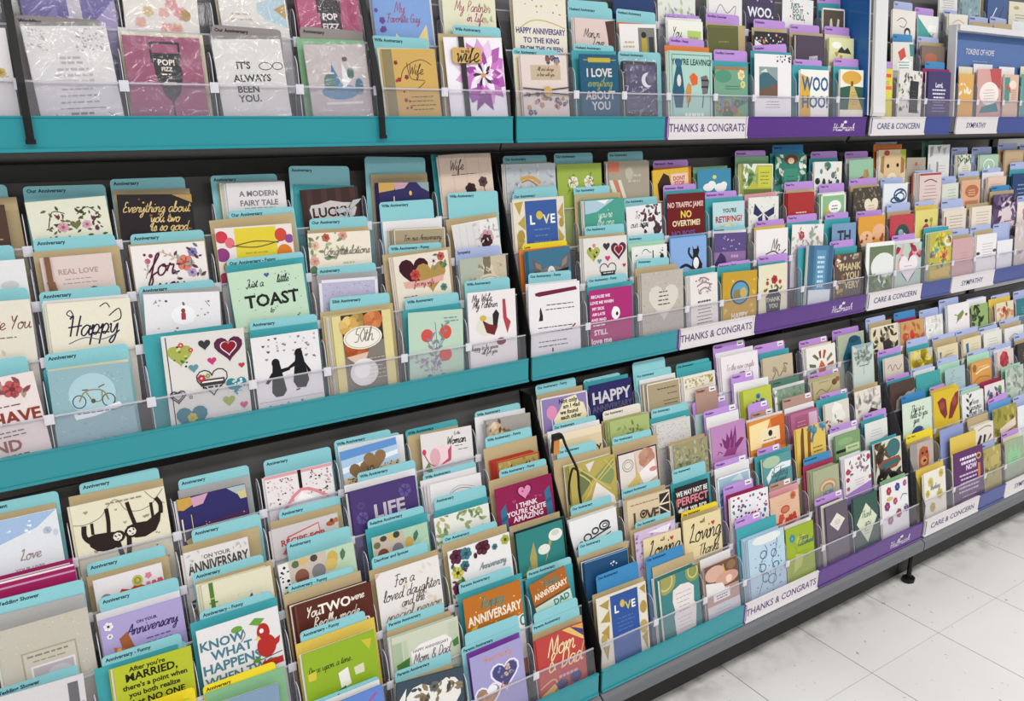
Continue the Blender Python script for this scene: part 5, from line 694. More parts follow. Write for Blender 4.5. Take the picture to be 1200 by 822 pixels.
('B2', 'dark brown card with a cream leaf heart', 2.2423, 0.1371, 0.1816, 0.0177, '4a4238', ('p', 2.2426, 0.142, 0.2083, -0.0005, 'Thank You'), ('k', 2.2447, 0.1381, 0.189, 0.0031, ''), 0, 'D l .03 .05 .97 .9 40 .07 7a7058,5a5240,8a8068 3;H .65 .75 .26 e4dac2;J .65 .7 .25 2 .1 a89a80 .03', None, '', 2.1606, 0.59),
('B2', 'white card with a navy fan and teal scallop', 2.3819, 0.1276, 0.1859, -0.0257, 'dfe4e6', ('l', 2.3906, 0.1189, 0.2041, -0.003, 'Care'), None, 1, 'O .7 .5 .28 .3 .05 2f4a72;O .7 .55 .18 .2 .04 2f4a72;S 2f4a72 .05 .3,.75,.5,.5,.8,.3;O .5 .7 .2 .14 .04 2f4a72;P 4a98a0 .2,1.05,.6,.75,1,1,1,1.5,.2,1.5', None, '', 2.3181, 0.58),
('B2', 'pale pink verse card with red top border', 2.5801, 0.1232, 0.2127, 0.0026, 'd9c4c0', ('l', 2.567, 0.103, 0.2219, -0.0013, 'Care'), ('r', 2.5497, 0.1071, 0.2137, -0.0025, ''), 5, 'R 0 0 1 .1 a83c40;S 6a4a50 .04 .2,.4,.5,.3,.8,.45;J .5 .6 .7 7 .16 8a6a6c .03', None, '', 2.4962, 0.55),
('B2', 'small grey-green card with typed lines', 2.7031, 0.0982, 0.1735, 0.0259, 'd0d4c8', ('l', 2.7174, 0.0883, 0.1958, 0.0094, 'Care'), None, 1, 'J .6 .4 .5 6 .2 8a9488 .04', None, '', 2.6478, 0.54),
('B2', 'peach card with a round brown emblem', 2.8287, 0.1197, 0.1809, 0.0024, 'd8a888', ('l', 2.8426, 0.1307, 0.207, 0.0113, 'Sympathy'), ('k', 2.8403, 0.1256, 0.1912, 0.002, ''), 1, 'E .55 .6 .36 .34 b06c48;J .55 .55 .4 3 .12 e8c8a8 .04;R .2 1.1 .9 1.3 b87a58', None, '', 2.7672, 0.53),
('B2', 'peach and white card left of the navy one', 2.9987, 0.1222, 0.1844, -0.0042, 'dcc0ae', ('l', 2.994, 0.1266, 0.2136, 0.0135, 'Sympathy'), ('w', 2.9994, 0.1444, 0.1987, 0.0126, ''), 2, 'J .5 .4 .6 4 .16 c8a898 .04;P e8d8cc 0,1,1,.7,1,1.4,0,1.4', None, '', 2.9189, 0.51),
('B2', 'navy card in a teal envelope at right', 3.1917, 0.1681, 0.1909, 0.0003, '24406a', ('l', 3.1998, 0.1616, 0.2299, 0.0017, 'Sympathy'), ('T', 3.2073, 0.1937, 0.2051, -0.0003, ''), 1, 'J .5 .5 .6 4 .18 8aa0c0 .05;E .6 1.3 .2 .2 d8dce4', None, '', 3.1018, 0.49),
('B3', 'brown card in kraft envelope at the far left', -0.0382, 0.0946, 0.1685, -0.0009, '4f3a30', ('t', -0.0259, 0.0871, 0.1984, 0.005, 'Anniversary'), ('k', -0.0291, 0.1141, 0.1782, 0.0022, ''), 0, 'J .7 .4 .4 2 .1 b09a80 .02', None, '', -0.2774, 1.15),
('B3', 'cream rounded card with a leafy heart wreath', 0.1029, 0.118, 0.1703, 0.0407, 'dfdfcb', ('t', 0.0963, 0.1209, 0.1928, -0.0126, 'Our Anniversary'), None, 0, 'D l .22 .12 .45 .5 26 .05 4a4a38,6a6a4a 3;D l .6 .1 .9 .5 30 .05 4a4a38,5a5a40 4;S 4a4a38 .012 .22,.35,.3,.15,.45,.18;S 4a4a38 .012 .6,.2,.75,.12,.9,.25;H .56 .33 .07 6a7048;F .4 .35 .07 d8a0b0 a05a70;F .7 .34 .06 d8a8b8 a05a70;E .36 .22 .025 .025 7a2a44;E .8 .27 .03 .03 6a2a50;E .82 .4 .03 .03 6a2a50;E .37 .5 .03 .03 8a3048', None, '', 0.0327, 1.09),
('B3', 'black card with gold Everything About script', 0.2264, 0.1205, 0.1714, -0.0383, '2a2426', ('t', 0.2268, 0.1211, 0.2003, -0.0045, 'Anniversary'), ('k', 0.2283, 0.1242, 0.1799, -0.0185, ''), 0, 'P b0905a .72,0,1,0,1,.12;D o .03 .05 .97 .5 10 .02 c8a050,a05a3c 2;I .5 .2 .1 e0c488 Everything about;I .6 .34 .09 e0c488 you two;I .65 .46 .09 e0c488 is so good', None, '', 0.1662, 1.04),
('B3', 'white card titled A MODERN FAIRY TALE', 0.4066, 0.1078, 0.1864, -0.0065, 'dcd9da', ('t', 0.3924, 0.1212, 0.2001, -0.0034, 'Anniversary'), ('k', 0.4018, 0.1176, 0.1874, -0.0011, ''), 3, 'T .53 .19 .09 77757a A_MODERN;T .53 .35 .09 77757a FAIRY_TALE;J .53 .44 .6 1 .05 9a989c .016', None, '', 0.3309, 0.98),
('B3', 'dark brown card with LUCKY plaque and silver bow', 0.5529, 0.1165, 0.1681, 0.0243, '3e2b29', ('t', 0.5314, 0.1214, 0.2093, -0.0351, 'Anniversary'), ('T', 0.5344, 0.1224, 0.1717, -0.057, ''), 0, 'R .1 0 .2 1 4a3431;R .35 0 .45 1 4a3431;R .6 0 .7 1 4a3431;R .85 0 .95 1 4a3431;P c9c2c0 .12,.36,.16,.28,.3,.27,.5,.22,.72,.27,.88,.28,.95,.38,.9,.52,.5,.58,.16,.55;T .52 .42 .16 3a2826 LUCKY', None, 'bow', 0.4703, 0.93),
('B3', 'navy castle silhouette card under sunset clouds', 0.7031, 0.113, 0.173, -0.0269, '2f2c5c', ('t', 0.7105, 0.1195, 0.1936, -0.0019, 'Wife Anniversary'), ('k', 0.7022, 0.1266, 0.1895, -0.0183, ''), 2, 'P c8a058 0,0,.35,0,.3,.15,0,.2;P c09aa8 .3,0,.6,0,.5,.12,.32,.15;P 8aa0a0 .75,0,1,0,1,.2,.85,.12;E .62 .22 .03 .05 d8b868;R .28 .28 .3 .4 e0d0c0;R .7 .4 .72 .5 d8b868', ('t', 0.6936, 0.1351, 0.222, -0.0383, ''), '', 0.6231, 0.89),
('B3', 'pink wood-grain card to my wife with two roses', 0.8651, 0.1281, 0.2259, 0.0456, 'd9c2b2', None, ('T', 0.8599, 0.1395, 0.2269, 0.0366, ''), 1, 'S c8b0a0 .012 .25,.02,.25,1;S c8b0a0 .012 .5,.02,.5,1;S c8b0a0 .012 .75,.02,.75,1;I .32 .25 .12 4a4240 Wife;J .45 .4 .5 1 .05 5a5250 .014;F .55 .7 .12 3a2426 2a1416;F .8 .58 .1 5a4444 3a2426;S 5a4a40 .012 .8,.65,.85,.9', None, '', 0.7819, 0.84),
('B3', 'silver-grey card with a wavy gold ribbon', 1.0235, 0.1345, 0.2022, -0.0008, 'b9bdc2', ('t', 1.0199, 0.1183, 0.2195, -0.0025, 'Our Anniversary'), ('k', 1.0237, 0.135, 0.2035, -0.0004, ''), 2, 'D l .05 .05 .95 .6 40 .06 c8ccd0,a8acb2 3;S c89a4a .06 .28,.32,.4,.28,.55,.3,.68,.42;S a87a3a .03 .3,.38,.45,.34,.62,.46', None, '', 0.9416, 0.8),
('B3', 'bright green card with two round white daisies', 1.161, 0.1305, 0.1981, 0.0002, '9aae4a', ('t', 1.1576, 0.1128, 0.222, -0.0016, 'Our Anniversary'), None, 0, 'F .35 .42 .13 e8e4da c8a848;F .7 .42 .13 e8e4da c8a848;V .2 .7 .4 70 6a8038 5;V .85 .7 .4 110 6a8038 5', None, '', 1.0957, 0.77),
('B3', 'taupe card with coral stripes down the left', 1.3113, 0.1309, 0.1987, -0.0063, 'a39a88', ('t', 1.3187, 0.1123, 0.2215, 0.0044, 'Our Anniversary'), ('c', 1.3161, 0.1371, 0.1997, 0.0008, ''), 1, 'R 0 0 .26 .25 c8705a;P d8d4c4 .02,.45,.1,.45,.25,.9,.12,.9;P c87a60 .12,.45,.2,.45,.34,.9,.26,.9;P d8d4c4 .22,.45,.3,.45,.42,.9,.34,.9;J .62 .35 .4 2 .14 bab4a4 .06;E .5 .3 .1 .16 b8b2a2', None, '', 1.2382, 0.74),
('B3', 'yellow card with a brown-haired head and red text', 1.457, 0.1238, 0.1748, 0.0351, 'd8b040', ('p', 1.4685, 0.1218, 0.1969, 0.0023, 'Retirement - Funny'), ('o', 1.4715, 0.1312, 0.1798, 0.0003, ''), 1, 'P 3a2620 .15,.85,.12,.4,.3,.1,.45,.2,.5,.5,.48,.9;R .5 .15 .97 .45 e8c8b8;T .73 .28 .1 b84040 DONT;T .73 .42 .1 b84040 STOP;R .55 .55 .97 .75 e0b0a0', None, '', 1.389, 0.72),
('B3', 'blue card with plain white puffy clouds', 1.608, 0.1243, 0.1717, 0.0013, '3f88a8', None, ('G', 1.6098, 0.1278, 0.1766, 0.0082, ''), 0, 'E .32 .55 .16 .12 e8e8e6;E .42 .48 .12 .12 e8e8e6;E .68 .58 .18 .14 e8e8e6;E .78 .5 .1 .1 e8e8e6;E .5 .25 .06 .06 d8d070;R 0 .72 1 .78 6a1f2c', None, '', 1.5415, 0.69),
('B3', 'yellow-green card with palm leaves at left', 1.774, 0.122, 0.1783, -0.0292, 'b8b84a', ('p', 1.7646, 0.1231, 0.2142, -0.0128, 'Retirement'), ('G', 1.7701, 0.1341, 0.1992, -0.0031, ''), 4, 'G 0 .03 e8e8e0;P e0e4d8 .02,.02,.45,.05,.3,.6,.02,.9;D l .03 .1 .4 .8 12 .22 5a8a5a,8aa868 3;R .5 .1 .95 .8 c8c84a;J .72 .3 .3 4 .12 8a8a38 .04;R .03 .85 .97 1.1 6a7a3a', None, '', 1.703, 0.66),
('B3', 'teal leaf-framed card with a small brown animal', 1.9124, 0.1358, 0.1997, -0.024, '2f7a68', ('b', 1.9226, 0.1331, 0.2272, -0.0052, 'Thank You'), ('T', 1.9184, 0.1476, 0.2049, -0.0026, ''), 0, 'D l .02 .05 .3 1.6 20 .14 e4e4da,1f4a44,c8d0c0 3;D l .72 .05 .98 1.6 20 .14 e4e4da,1f4a44,c8d0c0 4;E .5 .16 .22 .16 6a3a28;E .5 .2 .1 .1 e0c8a8;R .28 .45 .72 1.5 3f8a74;J .5 .7 .3 4 .14 2a5a50 .03', None, '', 1.8446, 0.64),
('B3', 'white card with scattered coloured raindrops', 2.0817, 0.1279, 0.1756, -0.0171, 'e4e4e0', ('p', 2.0868, 0.1235, 0.2059, -0.0003, 'Thank You'), ('T', 2.0815, 0.1336, 0.1861, -0.002, ''), 1, 'E .48 .15 .12 .14 3a7a70;E .25 .35 .05 .1 5a8a80;E .12 .7 .09 .12 2a2a30;E .68 .5 .07 .12 6a6a70;E .85 .3 .05 .09 b8a860;E .85 .75 .06 .1 2f4a50;E .35 .8 .06 .2 2a2a30;E .55 .9 .05 .2 3a3a40;D o .05 .05 .95 1 12 .04 5a8a80,c0a068,2a2a30 5', None, '', 2.0147, 0.62),
('B3', 'mint card with two clasped brown hands', 2.2481, 0.1196, 0.1776, 0.0221, '94c0a0', ('p', 2.2436, 0.1152, 0.2025, 0.0001, 'Thank You'), ('w', 2.2538, 0.1288, 0.1819, 0.0162, ''), 0, 'P 9a5a40 .3,1.2,.35,.8,.6,.7,.62,1.2;P b88a58 .55,.9,.62,.45,.7,.42,.75,.8,.68,1.1;P a87a4a .7,.5,.76,.4,.82,.7,.74,.8', None, '', 2.1606, 0.59),
('B3', 'photo card of a golden retriever puppy', 2.4038, 0.1463, 0.2047, -0.0008, 'd8c8a4', ('l', 2.391, 0.1141, 0.2373, -0.0214, 'Pet Sympathy'), ('o', 2.398, 0.1509, 0.2203, -0.0164, ''), 1, 'R .8 0 1 .5 a8b83a;R 0 .3 .12 1.8 c8c4b4;P d8bc90 .15,.15,.5,.05,.85,.2,.9,.7,.75,1.1,.6,1.6,.4,1.6,.25,1.1,.12,.7;P a87a48 .1,.25,.22,.2,.2,.9,.08,.8;P a07040 .82,.25,.96,.4,.95,.85,.82,.9;E .35 .6 .05 .08 2a1c18;E .7 .58 .05 .08 2a1c18;E .5 1.1 .2 .24 ecdcc0;E .52 1.12 .09 .09 3a2a26;E .3 .12 .1 .1 b04038', None, '', 2.3226, 0.57),
('B3', 'taupe card right of the puppy card', 2.5346, 0.1062, 0.1763, -0.0154, 'a89e8c', None, None, 0, 'J .5 .4 .5 3 .12 8a8070 .03;F .5 .35 .1 b06a60 8a4a44', None, '', 2.4815, 0.56),
('B3', 'white card with grey brushed leaves', 2.6671, 0.1271, 0.2146, -0.0052, 'd8d8d8', ('G', 2.6551, 0.1205, 0.234, -0.0024, 'Sympathy'), None, 0, 'P 9a9a9c .1,.1,.25,.05,.2,.5,.08,.6;P 8a8a8c .4,.1,.6,.05,.5,.4;P a8a8aa .65,.2,.85,.1,.75,.5;R .05 .9 .12 1.8 b0b0b2;R .4 .8 .48 1.8 8a8a8c;J .65 1 .4 3 .14 a8a6a8 .03', None, '', 2.5948, 0.54),
('B3', 'pale card with a dark green leaf wreath', 2.8331, 0.081, 0.1775, 0.028, 'dcdccc', ('l', 2.8231, 0.1027, 0.2029, -0.0034, 'Sympathy'), ('k', 2.8384, 0.0974, 0.1785, 0.0166, ''), 3, 'D l .05 .1 .95 .6 20 .16 3f5a48,5a7a60 3;J .55 .9 .6 3 .16 8a8a80 .04', None, '', 2.766, 0.53),
('B3', 'mint card with a white dove circle', 2.9878, 0.1265, 0.1752, -0.0001, 'a8c4ae', ('l', 2.9684, 0.1309, 0.2017, 0.0007, 'Sympathy'), ('G', 2.999, 0.1382, 0.1762, 0.0045, ''), 1, 'O .5 .55 .3 .34 .04 dfe8e0;P eef2ee .35,.9,.5,.5,.65,.9', None, '', 2.9027, 0.51),
('B3', 'plain tan card with olive envelope at right', 3.1605, 0.1352, 0.1877, -0.0062, 'c0a684', ('l', 3.1454, 0.1395, 0.2121, -0.0029, 'Sympathy'), ('k', 3.1524, 0.1536, 0.1891, -0.0005, ''), 1, 'J .5 .5 .5 3 .14 a08868 .03', None, '', 3.0756, 0.49),
('B3', 'pale lavender card at the far right top corner', 3.3006, 0.1295, 0.1815, -0.0128, 'c8c8d8', ('l', 3.2978, 0.1282, 0.2065, -0.003, 'Sympathy'), None, 0, 'J .5 .5 .5 3 .14 a0a0b8 .03', None, '', 3.2337, 0.48),
('C0', 'blue card edge at the bottom of the frame', 0.3943, 0.1246, 0.2014, 0.0022, '5f82c8', ('t', 0.391, 0.1311, 0.2082, -0.0, 'Anniversary - Funny'), ('w', 0.3917, 0.1297, 0.2024, 0.0002, ''), 2, 'S b04888 .03 .3,.2,.5,.1,.7,.2,.9,.08', None, '', -0.2774, 1.0),
('C0', 'slate card with a big white leafy heart', 0.5302, 0.1398, 0.1744, -0.1295, '3c4c58', ('t', 0.5429, 0.1181, 0.2, -0.0213, 'Parents Anniversary'), ('k', 0.5397, 0.1217, 0.1774, -0.0292, ''), 1, 'H .55 .42 .42 e4e2dc;D l .25 .15 .5 .35 12 .09 4a4a4a,8a7a60 2;D l .6 .12 .88 .35 12 .09 4a4a4a,8a7a60 3;F .55 .18 .08 6a6a64 3a3a38;P e4e2dc 0,.3,.14,.1,.1,.5', None, '', 0.461, 0.95),
('C0', 'lavender card with two patterned paper hearts', 0.6982, 0.1203, 0.1826, 0.0085, 'a09ac8', ('t', 0.6979, 0.1377, 0.1973, -0.0007, 'Parents Anniversary'), ('P', 0.7012, 0.123, 0.1836, 0.0063, ''), 0, 'I .5 .16 .09 c8948a Anniversary;h .62 .55 .27 .03 e8e2ee;H .62 .55 .24 4a4878;D o .45 .38 .8 .6 14 .035 a84858,c8b0a0,7a90b8 2;h .26 .85 .24 .03 e8e2ee;H .26 .85 .21 a08068;O .26 .85 .1 .1 .02 d88a50;E .34 .75 .1 .08 ece8ee;I .6 .8 .1 c8948a love', ('t', 0.7, 0.1252, 0.2196, -0.0162, ''), '', 0.6264, 0.89),
('C0', 'red card lettered Mom and Dad in cream script', 0.8497, 0.1209, 0.1635, -0.0024, 'b84440', ('t', 0.8587, 0.1231, 0.1858, 0.0149, 'Parents Anniversary'), ('k', 0.8565, 0.1265, 0.167, 0.0011, ''), 1, 'P 4a3c78 .62,0,1,.1,1,.4;P d8a050 .75,0,1,.02,1,.15;P e0b868 .55,0,.72,0,1,.3,1,.38;I .5 .34 .24 ecd8a8 Mom;I .55 .66 .24 ecd8a8 & Dad;S d8a878 .03 0,1.05,.3,.95,.35,1.2,.1,1.3;E .45 1.12 .13 .1 3c3470;E .75 1.08 .13 .12 3c3470;P e0b868 0,1.2,.3,1.05,.35,1.15,.1,1.4;J .6 .95 .5 1 .1 c8a0b8 .06', ('t', 0.8601, 0.1134, 0.2074, 0.0031, ''), '', 0.7834, 0.85),
('C0', 'white and gold card lettered LOVE, front lower row', 1.0181, 0.1407, 0.1962, -0.0211, 'ddd6c8', ('b', 1.0296, 0.1199, 0.2372, 0.0003, 'Our Anniversary'), ('k', 1.0232, 0.1463, 0.1972, -0.0184, ''), 0, 'P a8904a .05,.15,.25,.1,.22,.3;P a8904a .24,.3,.24,.55,.05,.5;P a8904a .06,.7,.22,.6,.2,.9;P a8904a .06,1,.2,1,.14,1.3;E .1 .85 .06 .1 b8a058;P a8904a .86,.1,.98,.05,.98,.25;E .92 .5 .07 .13 a8904a;E .9 .9 .08 .14 b8a058;P a8904a .85,1.1,.98,1,.95,1.4;R .27 .05 .82 1.6 2f5296;T .38 .34 .14 ecebe6 L;E .5 .27 .05 .08 c9b24a;T .61 .34 .14 d0b84a V;T .72 .34 .14 ecebe6 E;J .55 .55 .4 6 .08 5a78b0 .016', None, '', 0.9416, 0.8),
('C0', 'teal card with a white torn-paper verse panel', 1.1959, 0.1193, 0.1844, 0.0059, '3f7f80', ('b', 1.1697, 0.1158, 0.2354, -0.0017, 'Our Anniversary'), ('k', 1.1924, 0.1294, 0.2086, 0.0, ''), 5, 'E .12 .1 .28 .35 9a9a58;O .12 .1 .2 .26 .03 c8c088;E .85 .1 .2 .28 8a9450;O .85 .1 .14 .2 .03 c8c088;P e0d8d6 .3,.42,.5,.33,.72,.36,.85,.5,.82,.9,.88,1,.82,1.6,.3,1.62,.28,1.1,.32,1,.27,.7;J .56 .55 .4 5 .12 a08a8a .018;J .56 1.2 .4 4 .1 a8a0a0 .014', None, '', 1.1117, 0.76),
('C0', 'wedding photo card of two hands and rings', 1.331, 0.1111, 0.1687, 0.004, 'b8968a', None, ('w', 1.3283, 0.1028, 0.1803, 0.0047, ''), 1, 'R 0 0 1 .8 6a4c40;E .3 .3 .3 .24 d0a898;E .65 .55 .35 .2 c89888;S d8a848 .04 .55,.1,.6,.35,.7,.4;P e0dcd8 0,.5,.5,.65,.6,.9,0,.95;E .8 .2 .14 .14 8a6a4a;E .7 .6 .1 .12 e8c8b8;R .2 .85 .7 1.15 ece8e6;J .45 1 .35 2 .08 5a5450 .03;R 0 1.25 1 2 d6d2d8;J .5 1.4 .6 4 .1 a8a4b0 .02', None, '', 1.2681, 0.73),
('C0', 'pale blue card with navy vertical Mazel Tov scroll', 1.4921, 0.1329, 0.1914, -0.0087, 'b4cddd', ('p', 1.4523, 0.0958, 0.2441, -0.0012, 'Congrats'), ('T', 1.4777, 0.1465, 0.2213, -0.0008, ''), 4, 'S 4a6484 .02 .2,1.6,.35,1.2,.3,.8,.5,.5,.45,.3;S 4a6484 .02 .6,1.5,.7,1.1,.62,.8,.75,.5,.8,.2;O .4 .55 .1 .12 .02 4a6484;O .35 .9 .1 .12 .02 4a6484;O .42 1.2 .1 .14 .02 4a6484;O .68 .6 .08 .12 .02 4a6484;O .72 .95 .1 .1 .02 4a6484;O .6 1.3 .12 .14 .02 4a6484;D o .15 .3 .9 1.7 40 .018 6a86a4,4a6484 3;E .5 .12 .4 .14 dfe2e0', None, '', 1.4044, 0.7),
('C0', 'lime green card with a blue dandelion and verse', 1.6187, 0.1082, 0.1783, -0.0138, '98ac2c', None, ('w', 1.6325, 0.1056, 0.1793, -0.0047, ''), 1, 'F .22 .4 .14 4a90a0 7ab0a8;S 7aa068 .025 .24,.5,.35,.9,.3,1.4;E .55 .55 .2 .18 b4bc4a;I .62 .5 .12 3a6a60 Happy;I .68 .7 .12 3a6a60 Retirement;J .6 1 .5 6 .12 7a8a30 .02;P b8c060 .3,1,.6,1.1,.5,1.5,.2,1.7', None, '', 1.5647, 0.67),
('C0', 'mauve-grey card with a white diamond label', 1.7765, 0.0921, 0.1973, 0.005, '625865', ('p', 1.7674, 0.1193, 0.2183, -0.0024, 'Thank You'), ('m', 1.7527, 0.0899, 0.1994, 0.0, ''), 5, 'P e0d8d0 .5,.45,.85,.85,.5,1.3,.15,.85;O .5 .85 .1 .1 .015 b8a898;J .5 .85 .3 3 .12 9a8c88 .02', None, '', 1.7077, 0.65),
('C0', 'dark green card with a pale diamond reading Thank You', 1.9017, 0.1091, 0.1888, 0.0014, '38564e', None, None, 1, 'P d0d6bc .52,.35,.95,1.05,.52,2,.1,1.1;I .5 .85 .16 4a5a48 Thank;I .55 1.2 .16 4a5a48 you;J .5 1.5 .25 2 .12 7a8a70 .03', None, '', 1.8411, 0.63),
('C0', 'white card with rows of pink and blue flowers', 2.0378, 0.1283, 0.1923, -0.0145, 'e2e0e0', None, ('G', 2.0546, 0.1212, 0.1951, 0.0006, ''), 1, 'F .28 .3 .13 a83848 c86070;F .6 .25 .13 3a4a90 6a78b0;F .88 .2 .1 a05a98 c088b8;E .3 .6 .12 .08 c8b860;F .2 .85 .14 8a3868 b06a90;F .5 .75 .11 b0486a d08098;S 6a7a9a .03 .7,.75,.8,.6,.95,.65;F .3 1.4 .14 b0708c c898a8;F .62 1.25 .14 a84860 c87088;F .9 1.15 .12 6a4a78 9a7aa0;R 0 1.05 1 1.07 d0e0e4', None, '', 1.9672, 0.61),
('C0', 'white card with faded yellow blossoms', 2.2425, 0.1135, 0.1779, -0.0055, 'e2ded2', None, ('y', 2.2428, 0.1451, 0.1861, -0.0044, ''), 1, 'F .8 .25 .16 c8b85a a89a48;F .3 .5 .18 d0c070 b0a050;F .15 1 .14 c8b85a a89a48;F .7 1.2 .2 c8b468 a89a48;F .35 1.7 .18 c0a860 a89a48;I .5 .8 .13 8a8a78 thinking', None, '', 2.1606, 0.58),
('C0', 'deep purple poem card with white capitals', 2.4286, 0.1672, 0.1987, -0.0194, '5a2c62', None, ('y', 2.4273, 0.1471, 0.2421, -0.0201, ''), 1, 'J .5 .28 .6 2 .16 e4d8e8 .09;T .6 .62 .14 e4d8e8 NOW;J .5 .85 .7 5 .14 d0b8d4 .06;O .85 .35 .09 .12 .03 c8a048;R .82 .6 .9 1.1 c87a40;J .5 1.6 .6 3 .14 b08ab4 .05', None, '', 2.3396, 0.55),
('C0', 'olive and gold card with embossed leaves', 2.5728, 0.1046, 0.1757, -0.0007, 'a89c5a', ('l', 2.5739, 0.0942, 0.1841, 0.0013, 'Sympathy'), None, 0, 'D l .1 .2 .9 1.8 18 .2 c8bc7a,8a8048 3;R .4 .5 .9 1.1 b8a868', None, '', 2.5205, 0.54),
('C0', 'sage card with a pale green open hand', 2.7115, 0.1216, 0.1722, -0.0052, '9aa88c', ('p', 2.7189, 0.1105, 0.1929, -0.0033, 'Sympathy'), ('c', 2.7269, 0.1166, 0.176, -0.0033, ''), 0, 'P 8ac090 .2,1.4,.15,.8,.3,.3,.45,.7,.55,.2,.65,.7,.8,.4,.8,1.3;J .5 1 .35 3 .12 5a8a68 .03', None, '', 2.6449, 0.52),
('C1', 'lime edged card at the bottom by the yellow tab', 0.0819, 0.1032, 0.2029, -0.0316, 'b8c040', ('y', 0.0919, 0.1123, 0.2092, -0.0192, 'Anniversary'), None, 0, 'J .5 .3 .5 2 .1 5a6020 .02', None, '', -0.2774, 1.13),
('C1', 'blue-grey photo card behind two yellow dividers', 0.2163, 0.1167, 0.1737, -0.0396, '7f98b0', ('y', 0.2245, 0.1212, 0.2034, -0.0006, 'Anniversary'), ('G', 0.2289, 0.1327, 0.1895, -0.0183, ''), 1, 'E .5 .5 .3 .2 5a7898', ('y', 0.2262, 0.1138, 0.1796, 0.0027, ''), '', 0.1572, 1.07),
('C1', 'lime card reading Once upon a time with red typewriter', 0.3949, 0.1363, 0.2071, -0.0054, '8fae2a', ('t', 0.3959, 0.1229, 0.2382, 0.001, 'Anniversary - Funny'), ('y', 0.3983, 0.1493, 0.2202, 0.0023, ''), 1, 'I .36 .28 .06 3a4a14 Once upon a time...;P d0c040 .04,.3,.16,.28,.15,.4,.05,.4;P d8d8b8 .66,.42,.8,.4,.8,.53,.67,.53;P c8b838 .8,.08,.95,.1,.9,.25;P d0c040 .14,.9,.3,.85,.28,1,.15,1;P ece8e0 .44,.42,.58,.38,.6,.62,.46,.66;P 3f7a3a .28,.7,.52,.62,.54,.7,.3,.78;P b04a20 .24,.82,.54,.68,.66,.84,.66,1.1,.26,1.2;D o .3 .85 .6 1 14 .02 ead8a0 2', None, '', 0.3173, 0.99),
('C1', 'green watercolour card lettered Mom and Dad', 0.5609, 0.1412, 0.1738, -0.0252, 'c8ccb8', ('t', 0.5544, 0.1209, 0.2003, -0.0059, 'Parents Anniversary'), ('k', 0.5577, 0.136, 0.1806, -0.0191, ''), 2, 'R 0 .1 .14 1 a8b898;R .16 .1 .22 1 b8c4a8;R .84 .05 .98 1 bcc4ac;P 4a7a3c .04,.42,.24,.36,.22,.52,.06,.55;P 4a7a3c .88,.34,.98,.3,.98,.42,.9,.44;D l .03 .6 .9 .9 24 .1 7a9a68,98ac88 3;P ebe6e4 .26,.3,.4,.22,.78,.2,.88,.3,.84,.48,.72,.54,.4,.58,.26,.5;T .56 .3 .04 8a7a84 HAPPY_ANNIVERSARY;I .56 .44 .09 7a6a74 Mom & Dad', None, '', 0.4835, 0.94),
('C1', 'orange card lettered HAPPY ANNIVERSARY, left copy', 0.7182, 0.1346, 0.2011, -0.0031, 'b86c24', ('t', 0.716, 0.1246, 0.2254, -0.0025, 'Parents Anniversary'), ('T', 0.7232, 0.1515, 0.2043, -0.0047, ''), 0, 'D o .05 .05 .95 .6 14 .02 d8a050,e0b868 2;I .48 .2 .13 2f8a80 happy;T .52 .42 .15 efe2cc ANNIVERSARY;P e0b040 .08,.55,.2,.5,.15,.68;P ece4dc .5,.7,1,.6,1,1.4,.5,1.4;O .98 .72 .06 .1 .03 2f7a78', None, '', 0.6438, 0.89),
('C1', 'tilted orange anniversary card above a mint DAD strip', 0.8835, 0.0938, 0.1835, 0.17, 'a8622a', ('t', 0.8706, 0.1156, 0.2006, -0.0062, 'Parents Anniversary'), ('T', 0.8676, 0.1226, 0.1854, -0.0038, ''), 1, 'D o .05 .05 .95 .5 10 .02 d8a050 2;I .55 .2 .13 2f8a80 happy;T .53 .42 .15 efe2cc ANNIVERSARY;R 0 .62 1 .68 6a4a28;P c8e0d4 0,.68,1,.68,1,1.4,0,1.4;T .72 .82 .16 2f7a74 DAD', None, '', 0.8063, 0.84),
('C1', 'glossy plain deep blue card with tiny silver stars', 1.0072, 0.1227, 0.1835, -0.0265, '1f4a72', ('t', 1.0095, 0.1252, 0.219, -0.0204, 'Our Anniversary'), ('k', 1.0129, 0.1425, 0.1918, -0.0084, ''), 3, 'R 0 0 1 .03 6a90b0;E .6 .22 .02 .02 d8e0e8;E .66 .2 .025 .025 d8e0e8;E .72 .25 .02 .02 d8e0e8;E .63 .27 .015 .015 d8e0e8', None, '', 0.9416, 0.81),
('C1', 'cream Loving card leaning on a lilac photo card', 1.1732, 0.1168, 0.1853, -0.0315, 'dfcca2', ('t', 1.167, 0.1082, 0.2227, -0.0132, 'Our Anniversary'), ('k', 1.1649, 0.1373, 0.2106, -0.0031, ''), 0, 'I .5 .15 .06 2a2624 with;I .52 .42 .28 2a2624 Loving;H .75 .18 .05 b83830', None, '', 1.0947, 0.77),
('C1', 'lilac blossom photo card behind the cream Loving card', 1.162, 0.1238, 0.2085, -0.0025, 'c8b4d0', None, None, 0, 'D o .02 .05 .98 1 60 .04 a888b8,e0d0e4,8a6a98 3;P e4dce4 .3,.1,.9,.05,.8,.25', None, 'back', 1.0947, 0.77),
('C1', 'cream card lettered Loving Thanks, yellow divider', 1.3044, 0.1253, 0.1954, -0.0236, 'dfcea0', ('y', 1.3184, 0.1208, 0.2078, -0.0036, 'Our Anniversary'), ('k', 1.3132, 0.1234, 0.1964, -0.0171, ''), 1, 'I .5 .16 .07 2a2624 with;I .54 .5 .28 2a2624 Loving;H .78 .28 .05 c03830;I .62 .95 .16 2a2624 Thanks', None, '', 1.2418, 0.74),
